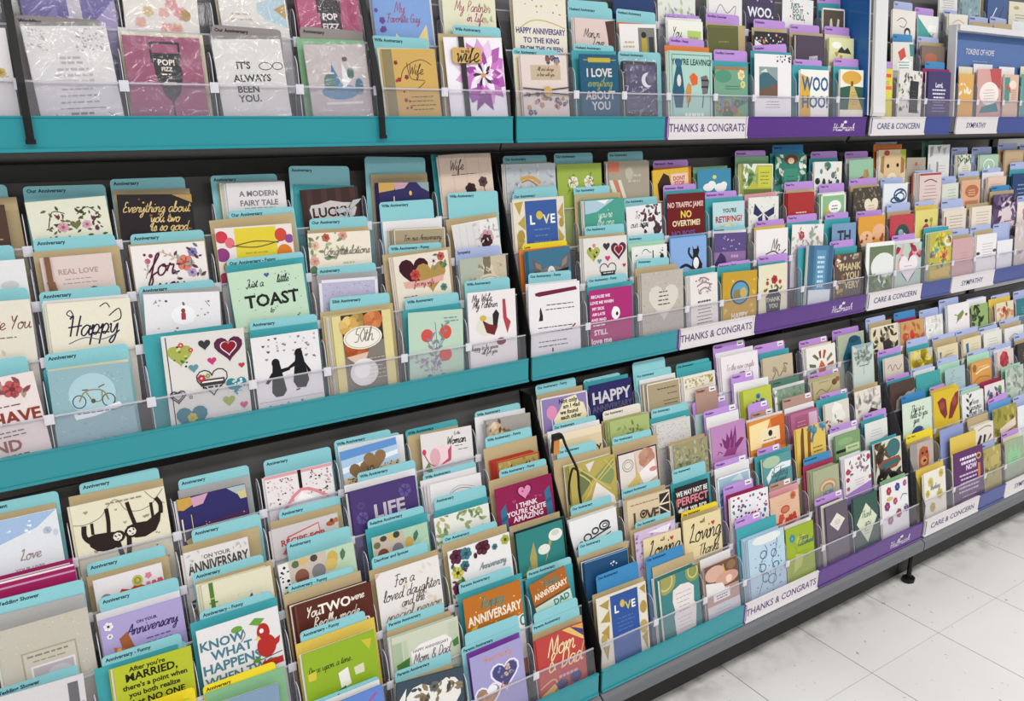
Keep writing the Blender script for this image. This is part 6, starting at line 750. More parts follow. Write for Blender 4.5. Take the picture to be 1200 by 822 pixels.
('C1', 'white card full of red and teal confetti', 1.4703, 0.1372, 0.2087, -0.0324, 'e4e2e6', ('p', 1.456, 0.1079, 0.2354, -0.0079, 'Congrats'), ('W', 1.4742, 0.1344, 0.2105, -0.0196, ''), 1, 'D o .05 .05 .95 1 60 .035 a83848,c85868,3a9098,6a5a78,2f3a58 3', None, '', 1.3963, 0.7),
('C1', 'peach card with red birds and a sun face', 1.6066, 0.1113, 0.1736, 0.0056, 'dcb498', ('m', 1.6133, 0.0873, 0.2001, -0.0022, 'Congrats'), ('R', 1.6236, 0.1158, 0.1816, 0.0041, ''), 1, 'J .5 .25 .6 2 .1 c89a80 .02;E .5 .55 .16 .14 c8744a;O .5 .55 .16 .14 .03 a84a34;D f .12 .8 .9 1.1 14 .1 b83c2c,c8503a 3;F .8 .15 .12 c86a50 a84a34', None, '', 1.55, 0.68),
('C1', 'sage card with a small red and blue rainbow', 1.7779, 0.1091, 0.2027, -0.0042, 'a4a98a', ('b', 1.7651, 0.1117, 0.2368, -0.0036, 'Encouragement'), ('W', 1.7645, 0.126, 0.2162, -0.0106, ''), 4, 'O .55 .75 .34 .3 .04 c88a5a;O .55 .78 .27 .24 .04 d8c8a0;O .55 .8 .2 .18 .04 c86a60;R .25 .85 .85 1 a4a98a;T .55 .98 .14 5a7aa0 HOPE;R 0 1.15 1 1.8 b89ad8', None, '', 1.7016, 0.65),
('C1', 'white card with red berries and a purple foot', 1.9178, 0.1166, 0.2065, -0.004, 'e4e0e0', None, ('w', 1.9049, 0.0932, 0.2075, 0.0003, ''), 3, 'D l .15 .15 .9 .7 26 .09 8a9a8a,b08a98,5a6a68 3;E .12 .55 .09 .11 b03848;E .1 .85 .07 .09 a83048;E .92 .2 .07 .12 a83048;E .55 .15 .06 .07 b05a70;E .1 1.2 .06 .08 b05a68;E .95 1 .06 .08 b05a68;J .55 .95 .4 3 .1 b89aa0 .02;P a880c8 0,1.4,1,1.15,1,2,0,2', None, '', 1.8524, 0.63),
('C1', 'black white and teal tropical leaf card', 2.0614, 0.1286, 0.2181, -0.0062, 'd4ccb8', None, ('T', 2.064, 0.1246, 0.2191, -0.0046, ''), 1, 'D l .02 .03 .35 .7 14 .3 2f2c2a,5a4a34 3;E .7 .35 .26 .34 3a6a70;P 8a4a38 .1,.85,.3,.7,.9,.7,.98,.9,.8,1.1,.2,1.15;P 2f6468 .15,.92,.4,.8,.85,.8,.9,.95,.3,1.05;D l .05 1.25 .95 1.9 26 .22 2f2c2a,3a3430 4', None, '', 1.9913, 0.61),
('C1', 'golden retriever photo card under a yellow divider', 2.2296, 0.1211, 0.1746, -0.0139, '98928c', ('y', 2.2484, 0.1406, 0.1974, -0.0098, 'Care - Funny'), ('k', 2.2405, 0.1217, 0.1756, -0.0038, ''), 0, 'R .3 0 1 1.6 b8a8a0;P a8562c .35,.6,.4,.3,.55,.2,.75,.3,.8,.7,.75,1.4,.35,1.5;E .57 .85 .14 .2 c88a58;E .52 .5 .05 .06 2a1c18;E .7 .5 .05 .06 2a1c18;E .6 .85 .07 .06 2a2020', None, '', 2.1606, 0.58),
('C1', 'plain periwinkle card beneath the butterfly card', 2.3959, 0.1301, 0.1879, -0.0021, '8c98cc', None, None, 0, 'J .5 1 .4 2 .15 7a86b8 .03', None, '', 2.325, 0.56),
('C1', 'white card with black petals by a kraft stack', 2.5834, 0.1155, 0.1583, 0.0017, 'e0d8cc', None, ('k', 2.5769, 0.1278, 0.1833, -0.0021, ''), 4, 'P 2a2828 .1,1,.3,.5,.4,.6,.25,1.1;P 2a2828 .4,1.1,.5,.55,.62,.6,.5,1.1;P 6a4a38 .65,1,.85,.6,.9,.75;S 5a4a40 .03 .2,.25,.6,.15,.9,.25', None, '', 2.513, 0.54),
('C1', 'moss gold card with a pale pink banner', 2.719, 0.147, 0.1903, -0.0006, '9a9038', ('p', 2.7211, 0.1181, 0.2202, 0.0669, 'Sympathy'), ('B', 2.715, 0.1374, 0.2053, 0.0036, ''), 1, 'D l .05 .1 .95 1.5 20 .2 b8ac58,7a7430 3;P e0ccbc .25,.9,.95,.6,.95,.95,.3,1.2', None, '', 2.6456, 0.53),
('C1', 'plain white card at the lower right edge', 2.8638, 0.1281, 0.1713, -0.003, 'e2e2e4', ('l', 2.8744, 0.1341, 0.1992, -0.0004, 'Sympathy'), None, 0, 'J .5 .8 .5 3 .14 b0b0b8 .03', None, '', 2.797, 0.51),
('C2', 'black and white dinner photo card, wedding shower', -0.0785, 0.1413, 0.2023, -0.0408, 'd0ccce', ('t', -0.0632, 0.1166, 0.2094, -0.001, 'Wedding Shower'), None, 0, 'R .45 .25 .98 1.2 8a888c;E .75 .3 .14 .1 3a383a;R .84 .05 .94 .4 6a686c;E .55 .38 .08 .08 4a484a', None, '', -0.2774, 1.21),
('C2', "lime card lettered After you're MARRIED", 0.0936, 0.1176, 0.1901, -0.0306, 'b3bb30', ('t', 0.0869, 0.12, 0.2072, -0.0062, 'Anniversary - Funny'), ('T', 0.0742, 0.1245, 0.1911, -0.0183, ''), 2, "T .42 .07 .06 22240c After_you're;T .47 .17 .1 1c1e0a MARRIED,;T .5 .29 .065 22240c there's_a_point_when;T .48 .39 .065 22240c you_both_realize;T .5 .5 .08 1c1e0a that_NO_ONE", ('t', 0.0937, 0.1185, 0.1905, -0.0062, ''), '', 0.012, 1.12),
('C2', 'white card lettered KNOW WHAT HAPPENS with red bird', 0.2367, 0.1372, 0.2098, -0.0037, 'dedcdc', ('t', 0.2415, 0.1224, 0.2312, -0.0031, 'Anniversary - Funny'), ('T', 0.2356, 0.1461, 0.2174, -0.0061, ''), 0, 'E .47 .13 .07 .04 6a9a40;P 6a9a40 .62,.12,.7,.06,.82,.1,.74,.17;S 4a5a4a .01 .5,.3,.56,.22,.53,.15;T .27 .21 .11 4a7a88 KNOW;T .38 .35 .11 4a7a88 WHAT;T .36 .5 .115 4a7a88 HAPPENS;T .42 .65 .1 4a7a88 WHEN_TWO;E .8 .44 .12 .14 b02c28;E .78 .26 .08 .11 b02c28;P b02c28 .88,.4,.98,.36,.96,.44,.9,.48;E .76 .24 .028 .03 ece8e0;P e0c070 .72,.29,.66,.33,.74,.34;S 3a4a3a .01 .6,.6,.8,.58,.98,.56;E .86 .66 .08 .05 6a9a40;E .66 .58 .05 .03 5a8a3a;R .72 .62 .98 .7 b02c28', None, '', 0.1626, 1.06),
('C2', 'dark brown card lettered You TWO EACH OTHER', 0.4064, 0.1462, 0.1994, -0.0026, '57291f', ('t', 0.3935, 0.1226, 0.2297, -0.0023, 'Anniversary - Funny'), ('k', 0.3959, 0.1463, 0.2169, 0.0037, ''), 3, 'I .22 .17 .09 ece4d8 You;T .5 .15 .12 f0e8dc TWO;I .8 .14 .07 ece4d8 were;I .5 .33 .09 ece4d8 Really made;I .14 .5 .09 ece4d8 for;T .6 .49 .11 f0e8dc EACH_OTHER.;R 0 0 .03 1 6a3a30', None, '', 0.318, 0.99),
('C2', 'white card For a loved daughter in grey script', 0.5565, 0.1334, 0.2078, -0.002, 'e2ddda', ('t', 0.5525, 0.1176, 0.2326, 0.0012, 'Daughter and Spouse'), ('k', 0.5572, 0.1453, 0.2108, 0.0008, ''), 0, 'D l .35 .1 .95 .8 24 .07 d6d0c8,dcc8b8,d8d4c8 3;P d8a898 0,0,.08,0,0,.08;I .42 .22 .11 3a3a42 For a;I .52 .42 .13 3a3a42 loved daughter;I .52 .58 .09 6a6258 and the;I .55 .75 .12 8a7a60 special person', None, '', 0.4844, 0.94),
('C2', 'white card edged with plum and teal flowers', 0.7177, 0.145, 0.2076, 0.0036, 'e4e2e2', ('t', 0.7077, 0.1275, 0.2305, -0.0057, 'Our Anniversary'), ('k', 0.7183, 0.1529, 0.2169, 0.0068, ''), 0, 'F .13 .12 .12 5a2a40 34141f;F .28 .12 .1 3f7a88 2a4a50;F .55 .1 .13 5a2838 3a1822;F .12 .38 .1 c8c050 3a3a20;F .24 .3 .08 3a7a80 24484c;F .1 .62 .1 6a3048 34141f;F .92 .1 .08 a8b048 4a5020;F .74 .16 .05 3a7a80 24484c;E .42 .2 .03 .05 4a2030;D l .02 .05 .3 .9 20 .06 4a7a70,6a8a50,5a3048 3;I .68 .42 .07 7a8a90 Anniversary;J .6 .56 .5 1 .05 9aa0a4 .014', None, '', 0.639, 0.89),
('C2', 'teal card with white tulips framed in black', 0.8642, 0.13, 0.2036, -0.0019, '2f7e7a', None, ('k', 0.8642, 0.1301, 0.209, -0.0016, ''), 0, 'G 0 .04 191b1e;P a89a5a .3,1.2,.26,.6,.36,.3,.4,.6,.38,1.2;P a89a5a .55,.8,.72,.4,.7,.25,.6,.6,.45,1.2;E .8 .3 .14 .12 e4e4dc;E .55 .52 .12 .1 e0e0d8;P 8a8a50 .1,.9,.25,.75,.4,1.2;E .8 .26 .08 .06 c8ccc4', None, '', 0.7992, 0.85),
('C2', 'white card with black scrollwork lettering', 1.0078, 0.1323, 0.1862, -0.0031, 'e2e2e2', ('t', 1.0179, 0.116, 0.209, -0.0058, 'Our Anniversary'), ('k', 1.0204, 0.1268, 0.1899, 0.0021, ''), 3, 'O .35 .45 .09 .09 .03 3a3a3c;O .52 .36 .08 .08 .03 3a3a3c;O .72 .3 .12 .11 .035 3a3a3c;O .73 .3 .06 .05 .02 3a3a3c;S 3a3a3c .03 .1,.62,.2,.5,.3,.56,.45,.5,.6,.45,.85,.38;S 5a5a5c .02 .15,.68,.5,.6,.85,.48;O .22 .58 .06 .06 .025 3a3a3c', None, '', 0.9416, 0.81),
('C2', 'tan card lettered LOVE beside a dark flag block', 1.1674, 0.1317, 0.1867, -0.0296, 'd3c0a0', ('t', 1.1666, 0.1186, 0.2096, -0.0042, 'Husband Anniversary'), ('k', 1.1756, 0.1278, 0.1921, 0.0008, ''), 2, 'R .75 .05 .98 .6 332a28;S e8dcc8 .03 .75,.3,.98,.08;S e8dcc8 .03 .75,.35,.98,.55;S e8dcc8 .03 .76,.3,.98,.3;J .4 .14 .65 1 .05 7a6a58 .02;T .2 .46 .24 54463e L;O .36 .4 .08 .1 .03 54463e;H .36 .4 .04 2a2020;T .52 .46 .24 54463e V;T .66 .46 .22 54463e E', None, '', 1.0949, 0.77),
('C2', 'black card lettered WE MAY NOT BE PERFECT', 1.3093, 0.1111, 0.1821, -0.0098, '262224', ('t', 1.3227, 0.1122, 0.2183, -0.0006, 'Our Anniversary'), ('T', 1.323, 0.1307, 0.1852, 0.005, ''), 0, 'T .5 .22 .13 e6e0dc WE_MAY_NOT_BE;T .52 .46 .2 d8808a PERFECT;T .52 .7 .15 ece6e0 but_we_are;E .12 .72 .06 .06 e0dcd8;P b05a40 0,.4,.05,.3,.04,.8', None, '', 1.2488, 0.74),
('C2', 'white-bordered card with a blue watercolour sea', 1.4581, 0.118, 0.1725, 0.0039, '9fbccb', ('p', 1.466, 0.1177, 0.2016, -0.0165, 'Wedding'), ('w', 1.4693, 0.1251, 0.1883, 0.0046, ''), 1, 'G 0 .04 e8eaec;P 5a8aa8 .05,.5,.5,.35,.95,.4,.95,.9,.05,.95;P c8d8dc .4,.2,.7,.05,.8,.3;D l .05 .6 .95 .9 24 .08 6a8ab0,4a6a90,88a8b8 3;J .5 .62 .5 1 .1 5a6a90 .06', None, '', 1.3927, 0.71),
('C2', 'teal scenic card with a white arched banner', 1.6219, 0.1113, 0.1838, 0.0022, '5a9498', ('p', 1.6127, 0.0905, 0.2021, 0.0005, 'Thinking'), ('T', 1.6195, 0.1342, 0.185, -0.0051, ''), 1, 'E .3 .2 .3 .2 a8c0a0;P e0e8e8 .1,.7,.3,.45,.65,.32,.98,.35,.95,.55,.6,.55,.3,.7,.15,.95;I .55 .68 .16 3a5a68 thinking;I .55 .92 .13 3a5a68 of you;J .55 .45 .5 1 .08 7a9aa0 .03', None, '', 1.5465, 0.68),
('C2', 'yellow card with brown trees and blue leaves', 1.7625, 0.1218, 0.2324, -0.0054, 'd8b85a', None, None, 1, 'P 6a4228 .1,1.6,.15,.3,.2,0,.26,.02,.24,1.6;P 7a4c2c .35,1.6,.38,.3,.42,0,.52,0,.46,.8,.5,1.6;S 7a4c2c .05 .44,.6,.6,.35,.65,.1;E .62 .2 .1 .14 5a8aa0;E .9 .1 .12 .12 6a98b8;D l .55 .02 .98 .4 9 .14 6a98a8,4a7a90 3;J .72 .8 .35 4 .14 7a6030 .04', None, '', 1.6968, 0.66),
('C2', 'green card with a black ribbon and cream label', 1.9209, 0.1126, 0.1787, -0.0016, '7a9c6c', ('p', 1.9309, 0.1289, 0.1988, 0.0004, 'Thank You'), ('w', 1.9177, 0.1278, 0.1823, -0.003, ''), 1, 'E .4 .3 .3 .14 8aac7a;R .02 .6 .5 .72 1e221e;R .4 .5 .95 .78 c0d0a0;J .68 .62 .4 1 .08 6a8a58 .06;R 0 .95 1 1.05 5f7c54', None, '', 1.8479, 0.63),
('C2', 'cream card with a purple foot and grey writing', 2.0553, 0.1072, 0.1858, -0.004, 'dcdcd6', ('p', 2.0763, 0.1124, 0.2061, -0.0009, 'Thank You'), ('T', 2.0632, 0.112, 0.1902, 0.0003, ''), 0, 'J .5 .4 .6 3 .12 a8a8a8 .03;P a88ac0 .15,1.1,1,.75,1,1.2,.2,1.3', None, '', 1.9998, 0.61),
('C2', 'pale green card with script and a round blue bee', 2.2623, 0.1535, 0.2055, -0.018, 'ccdcc8', ('b', 2.2762, 0.1272, 0.2243, 0.0003, 'Care'), None, 0, 'I .5 .3 .12 2f3438 This is a;I .55 .5 .12 2f3438 hello to you;I .45 .7 .12 2f3438 give;E .5 1.15 .22 .26 3a4a80;D o .32 1 .68 1.35 10 .04 7a8ab8 3', None, '', 2.1606, 0.58),
('C2', 'yellow card with two red butterfly wings', 2.4245, 0.145, 0.2123, -0.0052, 'd4b428', ('p', 2.4065, 0.0865, 0.2235, 0.0007, 'Care'), ('y', 2.4356, 0.1459, 0.2133, -0.0026, ''), 1, 'P 7a2c24 .15,.4,.35,.28,.48,.4,.52,1,.42,1.15,.25,.85;P 7a2c24 .98,.2,.85,.25,.65,.6,.55,1.2,.7,1.2,.95,.7;E .32 .6 .1 .16 984438;E .8 .55 .1 .18 984438', None, '', 2.3496, 0.56),
('C2', 'white card with black script and a leafy stem', 2.5779, 0.1288, 0.1751, -0.0054, 'e0e0de', ('l', 2.583, 0.1136, 0.189, -0.0019, 'Care'), ('n', 2.5914, 0.1143, 0.1806, -0.0006, ''), 2, 'V .3 1.5 1.2 88 2f3030 9;I .6 .5 .14 2a2a2c Never;I .6 .75 .14 2a2a2c Grandma;I .6 1 .14 2a2a2c Thank You', None, '', 2.5135, 0.55),
('C2', 'white card with pink and blue blooms, wine envelope', 2.7159, 0.1255, 0.1817, 0.0008, 'dcd4d4', None, ('W', 2.7182, 0.1305, 0.1885, -0.0003, ''), 0, 'F .3 .6 .16 6a6a90 3a3a60;F .75 .4 .16 7a9a4a 5a7a3a;F .5 .95 .18 c05a88 8a3460;D l .1 .3 .95 1.3 14 .14 6a7a50,a05a78,4a5a80 3', None, '', 2.653, 0.53),
('C2', 'grey-mint watercolour card near the right edge', 2.848, 0.1201, 0.2151, -0.0019, 'b0bcae', None, ('n', 2.8525, 0.1261, 0.2161, -0.0019, ''), 0, 'D l .05 .1 .95 1.6 26 .2 98a69a,c4ccbe,8a9a94 3', None, '', 2.788, 0.52),
('C3', 'speckled silver-beige card with a framed window', -0.0413, 0.1251, 0.2073, -0.0024, 'bfb9ac', ('t', -0.0456, 0.1258, 0.2456, -0.0261, 'Wedding Shower'), ('e', -0.0481, 0.1271, 0.2227, -0.0264, ''), 1, 'D o .02 .02 .98 .8 60 .01 a8a294,d0cac0 3;R .22 .3 .82 .95 a89e8c;R .24 .32 .8 .93 c4bdb0;R .3 .47 .78 .95 dedad8;R .32 .49 .76 .95 b4acb2;E .6 .62 .14 .1 c4bec2;J .5 .36 .45 1 .05 8a8070 .02;J .52 .42 .4 1 .04 9a9080 .014', None, '', -0.2774, 1.18),
('C3', 'lavender card with white flowers and a butterfly', 0.0959, 0.1253, 0.1787, -0.0017, 'a89cca', ('t', 0.0999, 0.1212, 0.2061, -0.0006, 'Anniversary'), ('w', 0.0952, 0.1273, 0.1828, -0.0027, ''), 0, 'F .1 .1 .055 eeecee 3a3038;F .1 .22 .035 eeecee 3a3038;T .55 .14 .035 3a3060 ON_YOUR;I .6 .24 .09 3a3060 Anniversary;J .66 .37 .35 3 .055 5a5080 .014;P 9a5a34 .22,.42,.2,.28,.3,.22,.36,.42;P b06c3c .12,.36,.24,.4,.32,.48,.14,.52;P 8a4c30 .34,.5,.36,.42,.5,.44;E .18 .42 .03 .04 d8a068', None, '', 0.0298, 1.12),
('C3', 'cream card with green bamboo stalks and tiny birds', 0.2499, 0.1188, 0.1869, -0.0092, 'dcd6bc', ('t', 0.2438, 0.1207, 0.2033, -0.0022, 'Anniversary'), ('k', 0.2524, 0.1304, 0.1879, -0.0032, ''), 2, 'R .1 0 .16 1.2 4f7a34;R .1 .22 .16 .24 a8b868;R .1 .5 .16 .52 a8b868;R .08 .28 .2 .3 4f7a34;D o .2 .25 .9 .5 22 .012 b8c090,d0a898,a8c8c8 3;P b83c30 .55,.42,.6,.36,.68,.36,.7,.44;P d8c850 .32,.46,.36,.42,.4,.48;P 3a4a70 .62,.38,.68,.3,.7,.38;E .76 .4 .03 .03 c8483c', None, '', 0.1776, 1.05),
('C3', 'card of two mugs and pears with black dotted edge', 0.3988, 0.1441, 0.1833, 0.0228, 'b8cdb4', ('t', 0.4079, 0.1224, 0.21, -0.0058, 'Anniversary'), None, 1, 'R 0 0 .13 1.2 e2dedc;D o .01 .03 .12 .7 20 .02 1c1c1e 3;R .14 0 .62 1.2 c4b6aa;E .22 .06 .05 .05 5a6a48;E .32 .05 .06 .05 d0b070;E .46 .05 .05 .05 4a4438;E .28 .24 .09 .1 8a5444;R .21 .26 .36 .34 6a4438;E .5 .24 .09 .1 7f7c80;E .7 .12 .07 .09 c8a858;E .67 .2 .08 .08 d0b468;L .85 .04 .16 -100 4f7454', None, '', 0.3226, 0.99),
('C3', 'mint card of brown and grey mugs, relative row', 0.5624, 0.1183, 0.1821, -0.0007, 'a9c8ae', ('t', 0.5651, 0.1204, 0.209, -0.0025, 'Relative Anniversary'), ('T', 0.5649, 0.132, 0.1939, 0.0021, ''), 0, 'R .02 .02 .56 1 bfb0a4;E .08 .16 .06 .06 6a6a44;E .2 .07 .06 .05 4a4438;E .34 .08 .06 .06 d0b068;E .43 .06 .06 .06 3a4434;E .17 .36 .1 .12 7a4634;R .08 .38 .26 .5 a05a40;E .43 .33 .1 .12 77757a;R .34 .35 .53 .46 8a888c;E .64 .26 .07 .1 c4a050;L .8 .08 .2 -110 4a7050;S c8d8c4 .02 .62,.5,.8,.36,.98,.28', None, '', 0.4927, 0.94),
('C3', 'white card with green leaf sprays and pale script', 0.7005, 0.1274, 0.1838, -0.0022, 'e0dfd8', ('t', 0.7084, 0.1219, 0.2153, -0.0126, 'Anniversary'), ('T', 0.7085, 0.1266, 0.1906, -0.0006, ''), 0, 'D l .02 .02 .3 .6 18 .09 7a9a58,98ac70,b0a878 3;D l .4 .02 .85 .26 18 .09 7a9058,98a870 4;I .66 .42 .07 b0a8a4 You are everything;J .6 .55 .4 1 .04 c0bab8 .012', None, '', 0.6361, 0.9),
('C3', "magenta card lettered I THINK YOU'RE QUITE AMAZING", 0.8567, 0.1459, 0.2074, 0.0067, '8c1d4c', ('t', 0.8679, 0.1218, 0.2364, -0.0033, 'Wife Anniversary - Funny'), ('k', 0.8538, 0.1512, 0.2211, -0.0009, ''), 0, "H .5 .18 .11 d88ab0;h .5 .18 .13 .012 5a1030;T .52 .4 .08 f0e2ea I_THINK;T .5 .51 .08 f0e2ea YOU'RE_QUITE;T .52 .62 .09 f0e2ea AMAZING;P 3a6c90 .06,.4,.16,.3,.18,.95,.06,.98;P 3a6c90 .84,.28,.94,.2,.98,.9,.86,.85;P 2f5878 .06,.55,.18,.5,.18,.56,.06,.61;P 2f5878 .85,.45,.96,.4,.97,.46,.86,.5;D h .2 .1 .8 .35 6 .03 b04078 2", None, '', 0.7782, 0.85),
('C3', 'gold lattice laser-cut card with green panes', 1.0409, 0.1318, 0.2113, -0.0062, 'b3a256', ('t', 1.0112, 0.1102, 0.2464, -0.0162, 'Our Anniversary'), ('k', 1.0226, 0.162, 0.2238, -0.0202, ''), 3, 'P 6a7448 .15,.25,.3,.15,.5,.4,.2,.75;P 84905e .5,.4,.95,.05,.95,.5,.85,.65;P d8d4cc .35,.06,.55,.03,.42,.25;S c8b868 .03 .12,.15,.45,.55,.12,1;S c8b868 .03 .2,.1,.85,.75;S c8b868 .03 .45,.55,.95,.1;S c8b868 .025 .6,.5,.97,.2;S c8b868 .025 .75,.05,.97,.35;P e4dcd6 .28,1.2,.55,.5,.92,.92,.95,1.2;J .58 .9 .3 2 .1 b08a88 .02', None, '', 0.9416, 0.8),
('C3', 'wedding photo card in a navy frame', 1.1743, 0.1237, 0.2069, -0.0043, 'c8a890', ('t', 1.1729, 0.1208, 0.2378, -0.023, 'Our Anniversary'), ('k', 1.1825, 0.1401, 0.2219, -0.0077, ''), 0, 'G 0 .035 32344e;R .04 .05 .42 .9 dcd4cc;O .25 .35 .14 .16 .02 9a9490;O .25 .35 .1 .1 .02 b0a8a4;P d8c0b4 .42,.04,.96,.04,.96,.75,.5,.9;Q .72 .28 .2 c89a84 a87460;P d0b468 .2,.85,.5,.6,.6,.75,.3,1;P ece4e0 .5,.6,.9,.35,.95,.8,.6,.95;E .86 .6 .1 .06 c88a80', None, '', 1.1125, 0.77),
('C3', 'olive card with a pencil-grey tree crown', 1.3451, 0.1159, 0.1895, -0.0056, '98916a', None, ('k', 1.3475, 0.125, 0.1905, -0.0062, ''), 2, 'D l .05 .1 .95 .9 70 .09 b0b098,84866c,a0a488,767860 3;J .55 .75 .5 2 .1 6a6a54 .02', None, '', 1.2799, 0.74),
('C3', 'orchid purple card with a magenta feathered bird', 1.4801, 0.1244, 0.2061, -0.0016, 'b784b4', ('p', 1.477, 0.1214, 0.2433, 0.0027, 'Wedding'), ('w', 1.4788, 0.1181, 0.2277, -0.0014, ''), 2, 'P 7a2c6c 0.35,0.675,0.3,0.378,0.42,0.505,0.45,0.25,0.52,0.463,0.6,0.165,0.62,0.463,0.72,0.08,0.72,0.505,0.66,0.76,0.5,0.845;P 7a2c6c 0.3,0.547,0.22,0.505,0.28,0.658;P 7a2c6c 0.6,0.717,0.85,0.505,0.95,0.547,0.85,0.675,0.7,0.845;P 8a3c78 0.3,0.93,0.45,0.717,0.75,0.76,0.65,0.972;S 7a2c6c .02 0.3,0.845,0.2,0.76,0.15,0.845;S b784b4 .015 0.5,0.76,0.55,0.505;S b784b4 .015 0.62,0.76,0.68,0.42', None, '', 1.4156, 0.71),
('C3', 'orange sunset card with a small black bee', 1.6254, 0.1374, 0.19, -0.003, 'd88a3c', ('m', 1.6307, 0.0873, 0.2059, -0.0023, 'Wedding'), ('w', 1.635, 0.1419, 0.191, -0.0008, ''), 1, 'P f0d8a0 0,.1,.6,.05,.3,.8,0,.8;P c8652c .6,.05,1,0,1,.9,.7,.9;R .3 .3 .85 .7 ecdcb8;E .58 .45 .06 .09 2a2624;J .55 .62 .4 1 .08 8a7a60 .03', ('p', 1.6187, 0.0802, 0.2299, 0.0007, ''), '', 1.5518, 0.68),
('C3', 'dusty rose card with lighter window panel', 1.7797, 0.116, 0.1793, 0.001, 'b06a8c', ('m', 1.7733, 0.1256, 0.2188, -0.009, 'Wedding'), ('w', 1.7773, 0.123, 0.1924, 0.0002, ''), 3, 'R .15 .12 .6 .95 a85a7c;R .65 .1 .95 .7 d0b0c8;J .38 .35 .35 4 .13 d8a8bc .03', None, '', 1.7106, 0.66),
('C3', 'pale grey card with a soft white rabbit', 1.9211, 0.1081, 0.1797, -0.0031, 'd4d0c4', ('p', 1.9331, 0.1246, 0.201, -0.0027, 'Thank You'), ('T', 1.919, 0.139, 0.1899, -0.0012, ''), 1, 'E .5 .35 .22 .28 e8e6de;P e6e4dc .4,.2,.38,0,.48,.02,.5,.2;E .55 .65 .28 .3 e2e0d6;D l .1 .7 .6 1.1 9 .1 a89a88,8a5a54 3', None, '', 1.8471, 0.64),
('C3', 'white floral card with a dark mountain base', 2.0664, 0.1238, 0.1893, -0.0017, 'dcd6ca', None, ('k', 2.0799, 0.1166, 0.1947, 0.0017, ''), 0, 'D l .05 .1 .95 .8 36 .12 b8b0a8,98a098,c8b8b4 3;P 4a3630 .2,1.3,.6,.75,1,1,1,1.5,.2,1.5', None, '', 2.0003, 0.62),
('C3', 'dark brown card with a scalloped grey edge', 2.2394, 0.129, 0.183, -0.0034, '4a3830', ('p', 2.2447, 0.1204, 0.1964, -0.0011, 'Thank You'), ('T', 2.247, 0.1254, 0.184, -0.0004, ''), 1, 'P a8a49c .25,.75,.4,.6,.55,.62,.7,.5,.85,.52,1,.45,1,1.2,.2,1.2', None, '', 2.1606, 0.59),
('C3', 'plain teal card right of the bay joint', 2.3803, 0.1323, 0.1856, -0.0027, '3f9c9c', ('l', 2.3752, 0.1222, 0.2007, -0.002, 'Care'), ('w', 2.3833, 0.1185, 0.1911, 0.0014, ''), 0, 'J .5 .5 .4 1 .1 5fb0b0 .03', None, '', 2.3141, 0.57),
('C3', 'soft blue-grey card with faint branches', 2.5333, 0.116, 0.1765, 0.0003, 'a4bcc0', ('l', 2.5205, 0.1198, 0.2065, -0.0083, 'Care'), ('n', 2.5241, 0.1254, 0.1886, -0.0005, ''), 0, 'V .2 1.2 .8 70 8aa4ae 7;J .6 .6 .5 3 .14 8a9aa4 .03', None, '', 2.4557, 0.56),
('C3', 'orange card with a pale script ribbon', 2.6948, 0.124, 0.1714, 0.0027, 'd49a50', ('l', 2.7032, 0.1289, 0.2024, -0.0026, 'Sympathy'), ('n', 2.7039, 0.1402, 0.1899, 0.0008, ''), 1, 'E .15 .3 .1 .2 8a6a38;S f0d8a8 .06 .2,.6,.5,.45,.9,.4;S b87a38 .06 .1,1,.4,.8,.9,.9;J .6 .3 .5 2 .14 f0dcb8 .04', None, '', 2.6266, 0.54),
('C3', 'white card with a red rose bud', 2.8498, 0.1084, 0.1835, -0.0018, 'd8c4c0', ('l', 2.8523, 0.1433, 0.1994, -0.0031, 'Sympathy'), ('w', 2.8581, 0.1144, 0.1845, 0.0002, ''), 2, 'Q .42 .55 .26 c84a54 981c2c;D l .5 .8 .95 1.2 6 .2 b05a60,8a9a80 2', None, '', 2.7807, 0.52),
('C3', 'kraft and black card at the right margin', 2.9996, 0.1326, 0.1879, -0.0036, '3a3432', ('l', 3.0122, 0.1328, 0.2163, -0.0017, 'Sympathy'), ('k', 3.0152, 0.1393, 0.1964, -0.0012, ''), 2, 'J .5 .5 .5 3 .14 b8a890 .03', None, '', 2.929, 0.51),
('C4', 'magenta folded cards bundle with white edges', -0.0476, 0.123, 0.1867, -0.0072, '9a1f58', None, ('M', -0.0486, 0.1239, 0.1889, -0.0052, ''), 3, 'R 0 0 1 .025 e8d8e0;R 0 .07 1 .09 c890b0', None, '', -0.2774, 1.18),
('C4', 'white card of a red flower hill and sun', 0.0879, 0.1048, 0.1494, -0.0027, 'dfdadc', ('t', 0.0919, 0.1195, 0.1714, 0.0027, 'Anniversary'), ('k', 0.0911, 0.1254, 0.1515, -0.003, ''), 0, 'P b8402c .1,.45,.2,.28,.3,.32,.38,.22,.5,.26,.6,.2,.8,.3,.95,.3,.98,.6,.1,.7;E .15 .35 .1 .12 8a8a8c;E .18 .5 .08 .1 a83030;E .62 .16 .08 .08 b8b45a;O .62 .16 .05 .05 .02 8a8438;D f .7 .12 .98 .35 6 .05 c85a68,d88090 3', None, '', 0.0241, 1.12),
